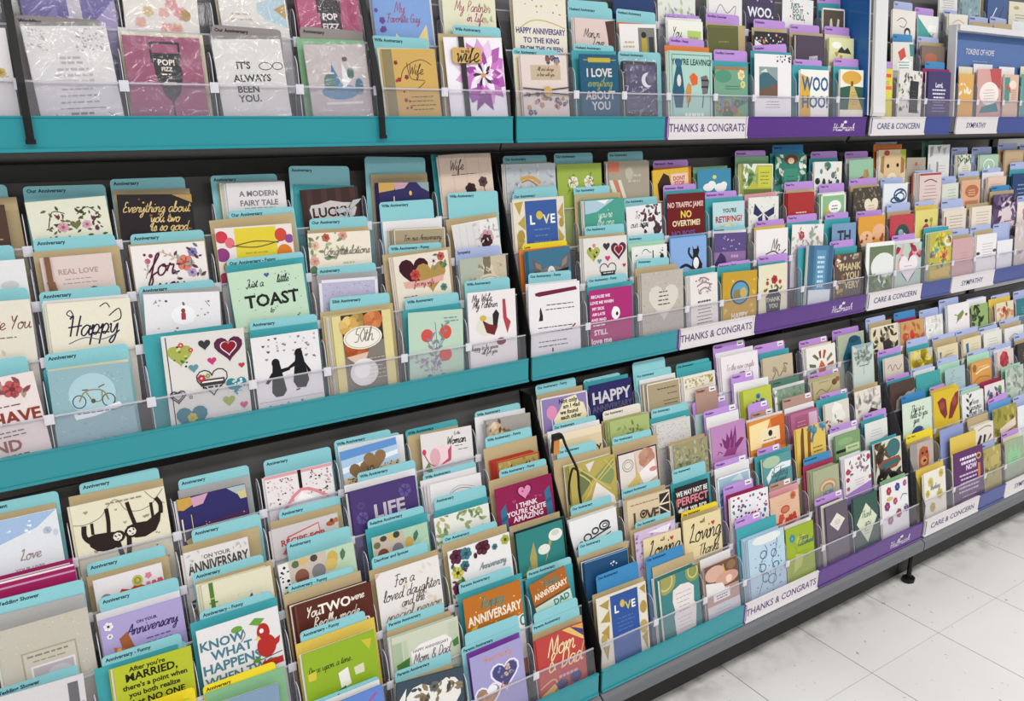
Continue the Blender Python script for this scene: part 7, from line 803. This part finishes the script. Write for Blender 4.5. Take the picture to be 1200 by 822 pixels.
('C4', 'white card lettered ON YOUR ANNIVERSARY in black', 0.2293, 0.1093, 0.1534, -0.0088, 'dcd8d6', ('t', 0.2555, 0.1194, 0.1824, -0.0053, 'Anniversary'), ('k', 0.2441, 0.1322, 0.16, -0.0, ''), 1, 'T .5 .13 .06 6a6664 ON_YOUR;T .52 .27 .17 4a4644 ANNIVERSARY;D l .1 .05 .3 .2 6 .05 c0bcb8 3;D l .75 .05 .95 .2 6 .05 c0bcb8 4;D o .03 .6 .15 .9 9 .04 1c1c1e 3;P b88a38 .03,.9,.14,.85,.12,1.1', None, '', 0.1689, 1.06),
('C4', 'grey card with a red banner RECIPE FOR', 0.3894, 0.1262, 0.1531, -0.0048, 'c9c3c3', ('t', 0.4086, 0.1188, 0.177, -0.0011, 'Anniversary'), ('k', 0.3981, 0.1359, 0.1607, -0.0035, ''), 1, 'P c0656a .22,.16,.7,.06,.72,.22,.26,.32,.18,.42,.12,.4,.18,.32;P d9c9c6 .24,.18,.69,.08,.7,.2,.25,.29;T .46 .24 .09 a8444c RECIPE_FOR;E .88 .13 .07 .04 a85a34;E .97 .1 .04 .04 b86a40;E .9 .09 .03 .03 6a3a28', None, '', 0.3205, 1.0),
('C4', 'deep violet card with LIFE in silver letters', 0.5501, 0.1427, 0.1856, 0.0009, '48376e', ('t', 0.5691, 0.1243, 0.2101, -0.0041, 'Wife Anniversary'), ('w', 0.553, 0.1504, 0.1933, -0.0034, ''), 2, 'F .82 .18 .1 5f5290 48376e;F .16 .42 .09 5f5290 48376e;F .16 .24 .06 54487f 48376e;T .57 .38 .2 bdb5c0 LIFE;R 0 0 .02 1.3 2f2450', None, '', 0.4752, 0.94),
('C4', 'white card with two figures under an arch', 0.7067, 0.12, 0.1555, -0.022, 'e2dfdf', ('t', 0.7078, 0.1251, 0.1749, 0.0012, 'Wife Anniversary'), ('w', 0.7016, 0.1303, 0.1634, -0.0024, ''), 3, 'S 8a7a78 .012 .3,.45,.42,.25,.6,.2,.8,.26;S b8aaa8 .012 .26,.45,.42,.2,.62,.15,.86,.24;E .4 .42 .05 .05 2a2628;E .58 .36 .05 .05 2a2628;P 2a2628 .34,.6,.4,.46,.47,.6;P 2a2628 .52,.56,.58,.4,.65,.55', None, '', 0.6365, 0.9),
('C4', 'gold card in a stack of red envelopes', 0.8665, 0.1085, 0.1678, -0.0002, 'b39a58', ('t', 0.8591, 0.1193, 0.2194, 0.0029, 'Wife Anniversary - Funny'), ('k', 0.8607, 0.1374, 0.196, 0.008, ''), 4, 'D l .05 .1 .95 .5 20 .1 98803c,c8b070 3;I .65 .3 .14 3a3020 Love More;G 0 .03 b8402f', None, 'redstack', 0.7904, 0.85),
('C4', 'cream card titled OUR STORY in dark serif letters', 1.0302, 0.1358, 0.193, -0.006, 'd9c7a2', ('t', 1.0358, 0.1242, 0.2095, -0.0061, 'Our Anniversary'), ('w', 1.0309, 0.1484, 0.1975, -0.0045, ''), 2, 'R 0 0 1 .16 e2d4b6;T .58 .5 .17 3a3230 OUR_STORY', None, '', 0.9416, 0.81),
('C4', 'lime-green card with dark botanical lettering', 1.1814, 0.1216, 0.1895, -0.0228, 'a6b472', ('E', 1.1785, 0.1166, 0.212, 0.0002, 'Our Anniversary'), ('k', 1.1738, 0.1241, 0.1905, -0.0049, ''), 3, 'D l .25 .2 .75 .6 26 .08 6a7a48,8a985a 3;J .55 .6 .6 2 .08 55643c .05;S 55643c .02 .2,.7,.5,.6,.9,.66;D o .1 .45 .9 .75 22 .02 55643c 5', None, '', 1.1111, 0.77),
('C4', 'grey card covered with fine black dashes', 1.3211, 0.1143, 0.1554, -0.0092, 'cfccc8', ('t', 1.3268, 0.1238, 0.1848, -0.022, 'Our Anniversary'), ('T', 1.3255, 0.1328, 0.1655, -0.0049, ''), 3, 'D o .03 .05 .97 1.2 150 .012 6a6866,98968f,8a8886 3', None, '', 1.2574, 0.75),
('C4', 'pale teal card behind brown and purple dividers', 1.4351, 0.0759, 0.1529, -0.0024, 'a4bcba', ('m', 1.4586, 0.0796, 0.2098, -0.0086, 'Wedding'), None, 1, 'J .5 .3 .5 2 .1 7a9a98 .03', ('p', 1.4708, 0.1239, 0.1771, -0.0026, ''), '', 1.3971, 0.72),
('C4', 'lime card with a blue crown letter W', 1.6305, 0.1105, 0.1812, -0.0014, 'b9c24a', ('p', 1.5962, 0.0855, 0.2246, -0.0005, 'Wedding'), ('w', 1.6209, 0.135, 0.1981, -0.0264, ''), 3, 'P 2f5aa0 0.3,0.44,0.42,0.496,0.45,0.4,0.55,0.496,0.62,0.384,0.75,0.44,0.68,0.72,0.6,0.624,0.55,0.736,0.45,0.624,0.38,0.736;E .52 .3 .05 .07 2f5aa0;O .52 .29 .08 .09 .02 2f5aa0', None, '', 1.5534, 0.69),
('C4', 'grey-green landscape card with a white dome', 1.7608, 0.1251, 0.1608, 0.0012, '7e9480', ('G', 1.7662, 0.1145, 0.1799, -0.0017, 'Congrats'), ('w', 1.7751, 0.1337, 0.1623, 0.0029, ''), 0, 'R 0 0 .08 1 e4e6e4;E .55 .75 .28 .3 c8ccd2;D l .1 .1 .95 .6 20 .12 6a826c,90a48e 3', None, '', 1.698, 0.67),
('C4', 'kraft card with a grateful script and acorns', 1.9201, 0.1199, 0.1564, 0.0035, 'b8ab82', ('p', 1.9336, 0.1395, 0.1709, -0.0008, 'Thank You'), ('k', 1.9308, 0.1405, 0.1598, 0.0083, ''), 4, 'S 6a5e44 .025 .1,.5,.3,.35,.5,.5,.7,.3;I .5 .85 .18 4a3e2c Grateful;E .8 .2 .1 .12 6a4a2c;E .92 .12 .08 .1 8a5a34;J .4 .1 .4 1 .06 8a7e60 .03', None, '', 1.8534, 0.64),
('C4', 'tall pale blue card with a grey winter tree', 2.0937, 0.0999, 0.2289, -0.0218, 'c2ccc4', None, None, 1, 'P 88a8b4 0,0,1,0,.8,.2,.3,.28;D l .15 .25 .85 .9 50 .14 a8b4ac,98a8a0,b4beb4 3;S 98a49c .04 .5,1.5,.5,.7;J .5 1.05 .5 1 .1 5a6468 .05', None, '', 2.0437, 0.61),
('C4', 'greige card with looping brown script', 2.2489, 0.0978, 0.1681, -0.0053, 'cfc3b6', ('p', 2.2515, 0.1199, 0.1878, -0.0081, 'Thank You'), ('T', 2.2518, 0.1114, 0.1698, -0.0012, ''), 1, 'S 6a5c50 .035 .15,.6,.3,.4,.4,.75,.55,.45,.7,.75,.9,.5', None, '', 2.1606, 0.59),
('C4', 'grey card with a bright yellow flower burst', 2.3948, 0.1229, 0.1667, -0.0136, 'c0bca8', ('l', 2.4053, 0.1185, 0.1988, -0.0019, 'Care'), ('T', 2.402, 0.1233, 0.1764, -0.0015, ''), 1, 'D l .15 .2 .9 .9 26 .3 d8c030,b8a020,e0d060 3', None, '', 2.3275, 0.58),
('C4', 'cream card with a blue feather and gold script', 2.5475, 0.1209, 0.1589, -0.0036, 'd8cca8', ('l', 2.5555, 0.136, 0.1894, -0.0076, 'Sympathy'), ('k', 2.5559, 0.1362, 0.1744, -0.0036, ''), 2, 'P 4a6a98 .1,.3,.2,.25,.16,.7;S b89a58 .05 .2,.8,.4,.5,.7,.45;J .6 .3 .5 4 .14 b8a880 .03', None, '', 2.4812, 0.56),
('C4', 'cream card with a leaning blue and red book', 2.696, 0.1122, 0.1627, -0.0017, 'dcd2b0', ('l', 2.6974, 0.1361, 0.1889, -0.0037, 'Sympathy'), ('k', 2.6988, 0.1336, 0.1706, -0.0029, ''), 1, 'P 3a6a98 .15,.3,.3,.25,.32,.9,.2,.9;P b04a3c .3,1,.4,.8,.45,1.1;J .65 .4 .5 4 .15 c0b088 .03', None, '', 2.6293, 0.54),
('C4', 'ivory card with faint grey handwriting', 2.8296, 0.1181, 0.1644, -0.0016, 'dedcd2', ('l', 2.8323, 0.1235, 0.1786, -0.0011, 'Sympathy'), ('w', 2.8413, 0.1243, 0.1654, 0.0003, ''), 1, 'J .5 .4 .6 5 .15 a8a8a0 .03', None, '', 2.7705, 0.53),
('C4', 'white card with a grey script flourish', 2.9747, 0.1306, 0.1603, -0.0047, 'e0dedc', ('l', 2.9779, 0.1364, 0.1858, -0.0013, 'Sympathy'), ('k', 2.9808, 0.1426, 0.1705, -0.0024, ''), 2, 'S 8a8888 .03 .2,.6,.5,.4,.8,.55;J .5 .9 .6 2 .14 b0aeac .03', None, '', 2.9084, 0.51),
('C5', 'white and pale blue Our Lives Together card', -0.0576, 0.1215, 0.1874, -0.0075, 'dcdfe4', ('t', -0.05, 0.1159, 0.2097, -0.0161, 'Engagement'), ('k', -0.0603, 0.1233, 0.1916, -0.0177, ''), 0, 'P 9fb8d8 0,0,1,0,.75,.16,.35,.26,0,.36;D o .1 .05 .7 .22 12 .02 e8eef4 3;I .62 .46 .09 a08a88 Love;T .6 .6 .04 a08a88 YOUR_LIVES;I .6 .78 .1 a08a88 Together;F .86 .22 .05 b8c0d0 9aa8c0;E .95 .26 .03 .04 c0c8d4;P c8d8e0 .55,1,1,.75,1,.95', None, '', -0.2774, 1.18),
('C5', 'cream card with two sloths hanging from a branch', 0.0943, 0.1441, 0.1841, -0.0037, 'e0d9c0', ('t', 0.1037, 0.1228, 0.2128, 0.0013, 'Anniversary'), ('k', 0.092, 0.1444, 0.1922, -0.0241, ''), 1, 'D h .06 .06 .95 .85 20 .022 7a766a,a8a08c,9a9484 6;S 98907c .01 0,.2,.12,.22,.28,.18,.36,.1,.44,.03,.5,.05,.56,.16,.7,.2,.82,.17;S 98907c .01 .78,.0,.86,.1,.98,.18;S 98907c .01 .98,.02,.88,.12,.82,.18;S 2c1e1a .05 .11,.23,.1,.34,.16,.42,.26,.46;S 2c1e1a .03 .19,.22,.185,.34;S 2c1e1a .04 .36,.1,.36,.24,.345,.36;P 2c1e1a .12,.36,.2,.34,.32,.35,.4,.36,.47,.4,.47,.46,.4,.53,.3,.55,.2,.52,.14,.46;S 2c1e1a .05 .42,.44,.44,.58,.475,.74;S 2c1e1a .05 .55,.42,.53,.58,.49,.75;S 2c1e1a .04 .58,.08,.6,.2,.63,.34;P 2c1e1a .54,.34,.64,.32,.76,.33,.86,.28,.93,.24,.9,.36,.84,.45,.72,.49,.62,.48,.55,.44;S 2c1e1a .045 .92,.28,.93,.18,.89,.1;S 2c1e1a .03 .83,.3,.83,.14;E .44 .42 .07 .062 2c1e1a;E .575 .405 .07 .062 2c1e1a;E .43 .42 .05 .045 e4dccc;E .582 .4 .05 .045 e4dccc;S 2c1e1a .014 .4,.4,.42,.42;S 2c1e1a .014 .44,.4,.46,.415;S 2c1e1a .014 .555,.385,.575,.4;S 2c1e1a .014 .6,.37,.61,.39;S 2c1e1a .01 .42,.445,.44,.445;S 2c1e1a .01 .58,.43,.6,.42;J .55 .05 .5 1 .03 8a8468 .014;I .75 .78 .05 4a4438 Forever us', None, '', 0.0178, 1.11),
('C5', 'navy castle card with pink and gold sky', 0.2416, 0.1184, 0.1554, -0.0004, '302b62', ('t', 0.2531, 0.1225, 0.1818, -0.0035, 'Anniversary'), ('e', 0.2506, 0.1239, 0.1634, -0.0043, ''), 1, 'P c49a4a 0,0,.2,0,.22,.12,.08,.18,0,.16;P c89ab0 .2,.02,.45,0,.36,.14,.22,.16;P a8b4b8 .72,0,1,0,1,.1,.86,.12;P c8c088 .86,.1,1,.08,1,.2,.9,.2;P 4a2c50 .1,.5,.4,.42,.98,.38,.98,.8,.1,.8;R .03 .3 .05 .62 e4d8b8;R .17 .26 .18 .55 d8c070;P e0c878 .05,.62,.2,.55,.22,.6,.08,.7;D o .15 .4 .95 .6 20 .01 d8b868 2', None, '', 0.1778, 1.05),
('C5', 'pink and white doily card with a black ribbon', 0.399, 0.1289, 0.1576, -0.0058, 'e2dcdc', ('t', 0.4067, 0.1302, 0.1817, -0.0023, 'Anniversary'), None, 1, 'R 0 0 1 .05 d89aa0;D o .03 .07 .4 .5 60 .016 2a2628,c8a8ac,b8989c,e0b8bc 3;D o .58 .05 .97 .42 60 .016 2a2628,c8a8ac,b8989c 4;R .48 0 .53 .28 17151a;S d8868e .045 .1,.72,.5,.3,.9,.5;P f0ecec .2,.7,.5,.34,.8,.52,.8,.8,.2,.8', None, '', 0.327, 0.99),
('C5', 'beach photo card with two sand hearts', 0.5494, 0.1197, 0.1731, 0.0395, 'a8c4dc', ('t', 0.5398, 0.1191, 0.1898, -0.001, 'Wife Anniversary'), ('w', 0.5502, 0.1395, 0.1741, -0.0299, ''), 0, 'P 5f8ec8 0,0,1,0,1,.13,0,.16;P e0e8ee 0,.3,1,.22,1,.3,0,.4;P c4b08c 0,.5,1,.4,1,1,0,1;H .3 .42 .19 7f6344;H .58 .3 .2 8a6c4a;T .48 .42 .08 4a3a28 US;D o .65 .4 .98 .48 14 .014 4a4a50 3;D o .02 .5 .25 .6 10 .016 3a3a3a 4', ('t', 0.557, 0.1242, 0.1786, -0.002, ''), '', 0.4784, 0.94),
('C5', 'white To the Woman card with a pink tulip', 0.71, 0.1201, 0.1656, -0.0363, 'dcd7d6', ('T', 0.6929, 0.1216, 0.1793, 0.0019, 'Wife Anniversary'), ('k', 0.6915, 0.1192, 0.1666, -0.0082, ''), 0, 'E .35 .46 .2 .2 e8ccd0;E .25 .48 .1 .17 d8a8b0;P c04a68 .5,.4,.58,.3,.55,.6,.3,.68,.5,.55;E .05 .35 .04 .06 c8405c;S b04a60 .02 .05,.4,.15,.6,.3,.68;P 5a8a50 .02,.7,.12,.55,.2,.8;I .7 .1 .04 5a5658 To the;I .68 .24 .1 2a2628 Woman;J .72 .34 .2 1 .04 7a7678 .014;J .8 .42 .25 1 .04 7a7678 .014', None, '', 0.6318, 0.9),
('C5', 'white-bordered photo card of cream blossoms', 0.8633, 0.1144, 0.1637, -0.041, 'a09a94', ('t', 0.8551, 0.1166, 0.1847, -0.0015, 'Wife Anniversary'), ('w', 0.8537, 0.1294, 0.1703, -0.0306, ''), 1, 'Q .2 .25 .15 e8d8c0 b89468;Q .34 .4 .13 dcc8a8 a87a50;Q .1 .45 .12 d8c0a0 a87a50;D l .02 .1 .45 .6 14 .08 6a4a34,8a7048 3;P d8ccc0 .5,.6,.8,.35,1,.4,1,.8', None, '', 0.7852, 0.85),
('C5', 'purple card with pink balloon, Not only am I glad', 1.0193, 0.1333, 0.1857, -0.0228, '8a7aae', ('t', 1.0158, 0.1134, 0.2146, -0.0001, 'Our Anniversary - Funny'), ('k', 1.0243, 0.129, 0.1929, 0.0027, ''), 2, 'G 0 .03 e0d8cc;P e4dab4 .3,.75,.25,.5,.4,.3,.5,.1,.75,.05,.8,.2,.9,.25,.96,.5,.9,.75;E .22 .34 .11 .15 d88ab0;E .08 .85 .14 .1 e4dab4;T .58 .14 .085 2a2426 Not_only;T .64 .26 .08 2a2426 am_I_glad;T .58 .38 .08 2a2426 we_found;T .62 .49 .08 2a2426 each_other;R .205 .48 .22 .9 e8e0e0', None, '', 0.9416, 0.81),
('C5', 'navy card with HAPPY in grey capitals', 1.1596, 0.1301, 0.1924, -0.0032, '27255a', ('t', 1.1506, 0.1115, 0.2031, 0.0012, 'Our Anniversary'), ('T', 1.1612, 0.1332, 0.1964, -0.0026, ''), 0, 'T .52 .32 .24 c8c4c8 HAPPY;T .52 .58 .13 5a5468 ANNIVERSARY;D o .05 .7 .95 .9 12 .02 4a66a8 3', None, '', 1.0946, 0.78),
('C5', 'kraft-fronted white card with dark verse lines', 1.3255, 0.1113, 0.1639, -0.0104, 'a89878', ('t', 1.3133, 0.1198, 0.1903, 0.0013, 'Our Anniversary'), ('w', 1.3225, 0.1203, 0.1729, -0.0015, ''), 4, 'G 0 .03 e0dcd4;J .6 .22 .6 1 .06 4a4030 .03;J .75 .4 .4 1 .06 5a5040 .025;J .7 .6 .5 4 .1 5a5040 .025', ('t', 1.302, 0.1073, 0.2179, -0.0001, ''), '', 1.2484, 0.75),
('C5', 'white card with a gold honeycomb band', 1.4514, 0.1131, 0.1621, -0.0023, 'e0dcd0', ('T', 1.4496, 0.1189, 0.1907, -0.0032, 'Our Anniversary'), ('T', 1.4498, 0.1251, 0.1813, -0.0031, ''), 2, 'D o .05 .1 .95 .38 60 .03 c8b46a,b8a458 3;R .05 .09 .95 .1 b8a458;R .05 .4 .95 .41 b8a458', None, '', 1.3873, 0.72),
('C5', 'tall white card to the new couple with cherries', 1.6028, 0.1413, 0.1888, -0.0103, 'e6e0e2', ('p', 1.5857, 0.1206, 0.2195, -0.0016, 'Wedding'), ('w', 1.6028, 0.1451, 0.1979, 0.0007, ''), 3, 'I .5 .35 .09 b09098 To the new couple;E .36 .7 .05 .06 3a2a2c;E .5 .62 .04 .05 b04a3c;E .6 .56 .05 .06 4a2a2c;E .55 .7 .05 .06 8a3038;S 6a5a50 .02 .36,.65,.48,.52,.6,.5', None, '', 1.5212, 0.7),
('C5', 'beige card with sketched dancing rabbits', 1.7529, 0.1238, 0.1596, -0.013, 'bfb196', ('p', 1.743, 0.1264, 0.1939, -0.0058, 'Wedding'), ('T', 1.758, 0.1241, 0.1701, -0.0049, ''), 1, 'S 6a5c4a .03 .3,.75,.4,.55,.35,.35,.45,.45,.5,.7;S 6a5c4a .03 .55,.7,.65,.55,.75,.6,.7,.3,.82,.35;S 8a7c66 .025 .25,.9,.5,.8,.7,.9;E .38 .45 .07 .1 9a8c74;E .72 .5 .07 .1 9a8c74', None, '', 1.6798, 0.67),
('C5', 'white card with an orange sunburst tree', 1.9415, 0.1313, 0.1599, -0.0059, 'e6e2da', ('p', 1.9333, 0.1274, 0.1789, 0.0007, 'Thank You'), ('y', 1.9449, 0.1317, 0.1609, -0.0031, ''), 3, 'P c8602c .38,.8,.45,.6,.5,.5,.58,.62,.65,.8,.6,1,.42,1;P 7a3a30 .45,.45,.42,.2,.5,.15,.5,.42;P a84a30 .55,.42,.6,.15,.68,.2,.6,.48;P 6a6a48 .38,.5,.2,.3,.28,.25,.42,.42;P 7a7a58 .68,.5,.85,.3,.9,.4,.7,.6;P 5a6a50 .3,.62,.08,.55,.1,.68,.3,.72;P 9a5a40 .7,.68,.92,.6,.92,.72,.7,.78;P 6a7a58 .3,.8,.08,.85,.12,1,.32,.9', None, '', 1.8637, 0.64),
('C5', 'sage card with a large teal watercolour blot', 2.0862, 0.1248, 0.176, 0.0045, 'aab39a', ('p', 2.0844, 0.1276, 0.1883, -0.0024, 'Thank You'), None, 1, 'P 2a6480 .4,.25,.5,.15,.85,.2,.9,.5,.6,.6,.35,1.4,.2,1.6,.15,.9,.3,.5;E .6 .25 .2 .14 1f4a60', None, '', 2.0206, 0.62),
('C5', 'black floral sketch card on cream', 2.2551, 0.142, 0.1767, -0.0007, 'd8ccae', ('l', 2.2363, 0.1017, 0.2027, 0.0033, 'Care'), ('k', 2.2557, 0.116, 0.1859, 0.0042, ''), 1, 'D l .05 .15 .95 .9 30 .14 6a6458,a89c84,3a3630 3;P 2f2c2c .4,.6,.65,.5,.75,1,.45,1.1;G 0 .03 e4dcc8', None, '', 2.1606, 0.6),
('C5', 'tan card with a red strawberry wreath', 2.4018, 0.1277, 0.1728, -0.005, 'c0985c', ('b', 2.3899, 0.117, 0.2002, -0.0021, 'Care'), ('M', 2.39, 0.1172, 0.1774, -0.0013, ''), 1, 'E .2 .65 .14 .18 c84848;E .5 .6 .12 .2 c83a3c;E .3 .3 .1 .1 d87a60;D l .1 .2 .95 .9 14 .14 8a8a40,d8a048,b85a40 3', None, '', 2.3314, 0.58),
('C5', 'white card with pale embossed feathers', 2.5263, 0.0993, 0.1717, -0.0018, 'dcdad6', ('l', 2.5266, 0.111, 0.1908, 0.001, 'Care'), None, 1, 'D l .1 .3 .9 1.1 20 .16 c0beba,ecebe8 3;J .5 .25 .5 2 .1 a0a09c .03', None, '', 2.4709, 0.56),
('C5', 'white card with a green hummingbird', 2.6741, 0.1314, 0.1944, -0.0013, 'e4e0e0', ('l', 2.646, 0.1191, 0.2112, -0.0014, 'Sympathy'), None, 2, 'P 7a8a48 .45,.55,.7,.35,.75,.5,.6,.75,.4,.8;S 5a6a3a .03 .5,.6,.3,.5;P 8a7a50 .5,.65,.35,.95,.55,.75;E .85 .6 .06 .07 b85a68', None, '', 2.5865, 0.55),
('C5', 'leaf-green card with a dark fern', 2.8069, 0.1051, 0.175, -0.004, '8cab6a', ('l', 2.8123, 0.1163, 0.1938, -0.001, 'Sympathy'), ('w', 2.8158, 0.122, 0.1909, -0.0018, ''), 0, 'D l .1 .1 .55 1.2 20 .2 4a5a34,5a6a40,3a3c28 3', None, '', 2.7493, 0.53),
('C5', 'cream card with a red berry bouquet', 2.9753, 0.118, 0.162, -0.0019, 'dccfb4', ('l', 2.9805, 0.1297, 0.1862, -0.0014, 'Sympathy'), ('y', 2.9681, 0.1469, 0.176, 0.0005, ''), 1, 'F .45 .45 .16 c0483c 8a2c28;F .6 .7 .16 b85a40 8a3c30;D l .2 .3 .85 1 14 .14 6a7a48,d08a60 3', None, '', 2.8945, 0.52),
('C5', 'dark teal card at the right margin back', 3.1238, 0.1308, 0.1597, -0.0024, '2f7480', ('l', 3.1383, 0.1373, 0.1836, -0.0014, 'Sympathy'), None, 1, 'J .5 .5 .5 3 .14 7ab0b4 .03', None, '', 3.0542, 0.5)]
def fitlab(t):
    q = t.split()[:16]
    while q[-1].lower() in ('a', 'the', 'and', 'with', 'in', 'of', 'to', 'by', 'at', 'on', 'an'): q.pop()
    return ' '.join(q)
stack_v = []; stack_f = []; stack_c = []
rng = random.Random(5)
RIB = mat('black_satin_ribbon', '1a191b', .35); WOODT = mat('wooden_tag', 'c9a45e', .5); GOLD = mat('gold_seal', 'c9a04e', .3, .5, .3); BRN = mat('brown_ribbon', '7a5238', .4); SIL = mat('silver_ribbon', 'c4c8cc', .25, .5, .4)
for i, (st, desc, u, wd, h, til, bg, tab, env, n, art, tab2, ex, xl, fsk) in enumerate(DATA):
    s = 'A' if st[0] == 'X' else st[0]; t = int(st[1]); loc = '%s, %s shelf' % (ROWN[t] if t != TOPT[s] else 'back row', SHN[s])
    if st[0] == 'X': loc = 'top shelf'
    o_ = {'back': .008, 'seal': .0095, 'ribbon': .0090, 'band': .0075, 'bow': .0085, 'sleeve': .0060}.get(ex, .004)
    M = place(s, t, o_, u, til, wd)
    card = link('greeting_card', card_mesh(wd, h, bg, art, i, fsk), None, None, M)
    lab = desc+', '+loc
    if len(lab.split()) > 16: lab = desc
    lab = fitlab(lab); tag(card, lab, 'greeting card', 'greeting cards on the %s shelf' % SHN[s])
    if ex == 'sleeve':
        mb = MB(); mb.box((-wd/2-.0012, -.0032, .0), (wd/2+.0012, -.0029, h+.006), SLV); mb.box((-wd/2-.0012, .0019, .0), (wd/2+.0012, .0022, h+.006), SLV); mb.box((-wd/2-.0014, -.0032, 0), (-wd/2-.0012, .0022, h+.006), SLV); mb.box((wd/2+.0012, -.0032, 0), (wd/2+.0014, .0022, h+.006), SLV)
        link('clear_sleeve', mb.mesh('clear_sleeve'), card)['label'] = 'crinkled clear film sleeve'
    elif ex == 'ribbon':
        mb = MB(); mb.box((-wd*.26, -.0042, .0), (-wd*.17, -.0036, h+.001), RIB); mb.box((-wd*.26, -.0042, h), (-wd*.17, .002, h+.0006), RIB); link('ribbon', mb.mesh('ribbon'), card)['label'] = 'black satin ribbon'
        mb = MB(); z1 = h-.15*wd; z0_ = h-.37*wd; x0, x1 = -wd*.4, wd*.1; q = .004
        mb.prism([(x0+q, z0_), (x1-q, z0_), (x1, z0_+q), (x1, z1-q), (x1-q, z1), (x0+q, z1), (x0, z1-q), (x0, z0_+q)], 'y', -.0065, -.0043, WOODT); tg = link('wooden_tag', mb.mesh('wooden_tag'), card)
        tg['label'] = 'tan wooden tag'; a = Art(x1-x0, z1-z0_, lambda x: -.0066); a.run('T .45 .1 .09 3a2a18 to_my;I .5 .26 .34 3a2a18 wife'); link('tag_lettering', ink_mesh('tag_lettering', [(x+(x0+x1)/2, y, z+z0_) for x, y, z in a.v], a.f, a.c), tg)
    elif ex == 'seal':
        mb = MB()
        for zz, d in ((h-.60*wd, .01), (h-.66*wd, -.01)):
            mb.prism([(-wd/2, zz+d*.4), (0, zz-d*.1), (wd/2, zz+d*.4), (wd/2, zz+d*.4+.0022), (0, zz-d*.1+.0022), (-wd/2, zz+d*.4+.0022)], 'y', -.0042, -.0036, RIB)
        link('cord', mb.mesh('cord'), card)['label'] = 'black cord'
        mb = MB(); mb.prism([(wd*.02+.011*math.cos(k*.3927), h-.63*wd+.011*math.sin(k*.3927)) for k in range(16)], 'y', -.0068, -.0043, GOLD); link('wax_seal', mb.mesh('wax_seal'), card)['label'] = 'gold seal'
    elif ex == 'band':
        mb = MB(); mb.box((-wd*.5+.006, -.0042, 0), (-wd*.5+.014, -.0034, h+.001), BRN); mb.prism([(-wd*.5+.004, h-.38*wd), (-wd*.5+.016, h-.38*wd), (-wd*.5+.026, h-1.0*wd), (-wd*.5+.018, h-1.0*wd), (-wd*.5+.01, h-.5*wd)], 'y', -.0052, -.0043, BRN)
        link('ribbon', mb.mesh('ribbon'), card)['label'] = 'brown satin ribbon'
    elif ex == 'bow':
        mb = MB(); cx, cz = wd*.28, h-.4*wd
        for p in ([(0, 0), (.022, .014), (.03, .022), (.012, .02)], [(0, 0), (-.02, -.004), (-.026, .004), (-.01, .008)], [(0, 0), (.012, -.016), (.004, -.022)], [(0, 0), (-.012, -.014), (-.02, -.016), (-.006, -.02)], [(-.005, -.004), (.005, -.003), (.005, .006), (-.004, .006)]):
            mb.prism([(cx+a, cz+b) for a, b in p], 'y', -.006, -.0036, SIL)
        link('bow', mb.mesh('bow'), card)['label'] = 'silver ribbon bow'
    short = desc
    def put(kind, spec, dep, nm, second=False):
        c, eu, ew, eh, et, txt = spec
        M_ = place(s, t, dep, eu, et, ew)
        if kind == 'env':
            col, cn = ENVC[c]; ob = link('envelope', env_mesh(ew, eh, col), None, None, M_); l_ = '%s envelope behind the %s' % (cn, short)
            l_ = fitlab(l_); tag(ob, l_, 'envelope', 'envelopes behind the cards')
        else:
            col, cn, dk = TABC[c]; ob = link('index_divider', tab_mesh(ew, eh, col, txt, dk, s == 'C' and c in 'pm' and eu < 1.95), None, None, M_)
            l_ = '%s%s tabbed divider behind the %s' % ('second ' if second else '', cn, short)
            if txt and not second and len(l_.split())+1+len(txt.split()) <= 16: l_ = '%s divider tabbed %s behind the %s' % (cn, txt, short)
            l_ = fitlab(l_); tag(ob, l_, 'divider', 'tabbed dividers between the cards')
    if env: put('env', env, .0180, 'envelope')
    if tab: put('tab', tab, .0204, 'index_divider')
    if tab2: put('tab', tab2, .0219, 'index_divider', True)
    for k in range(n):
        col = hexc('b8402f') if ex == 'redstack' else hexc(bg if rng.random() < .6 else 'dcd8d0')
        v, f, c = folded(wd, h+.001*k-rng.random()*.004, tuple(x*rng.uniform(.9, 1.02) for x in col))
        M_ = place(s, t, o_+(.0015 if ex == 'sleeve' else 0)+.00245*(k+1), u-min(.0028*(k+1)+rng.random()*.002, max(0, u-wd/2-max(0, h*math.sin(til))-xl)), til, wd)
        b0 = len(stack_v); stack_v += [tuple(M_@Vector(p)) for p in v]; stack_f += [tuple(b0+q for q in g) for g in f]; stack_c += c
o = link('stacked_cards', ink_mesh('stacked_cards', stack_v, stack_f, stack_c)); tag(o, 'further copies of the cards standing behind the front ones', 'greeting cards', None, 'stuff')
print('cards', len(DATA))
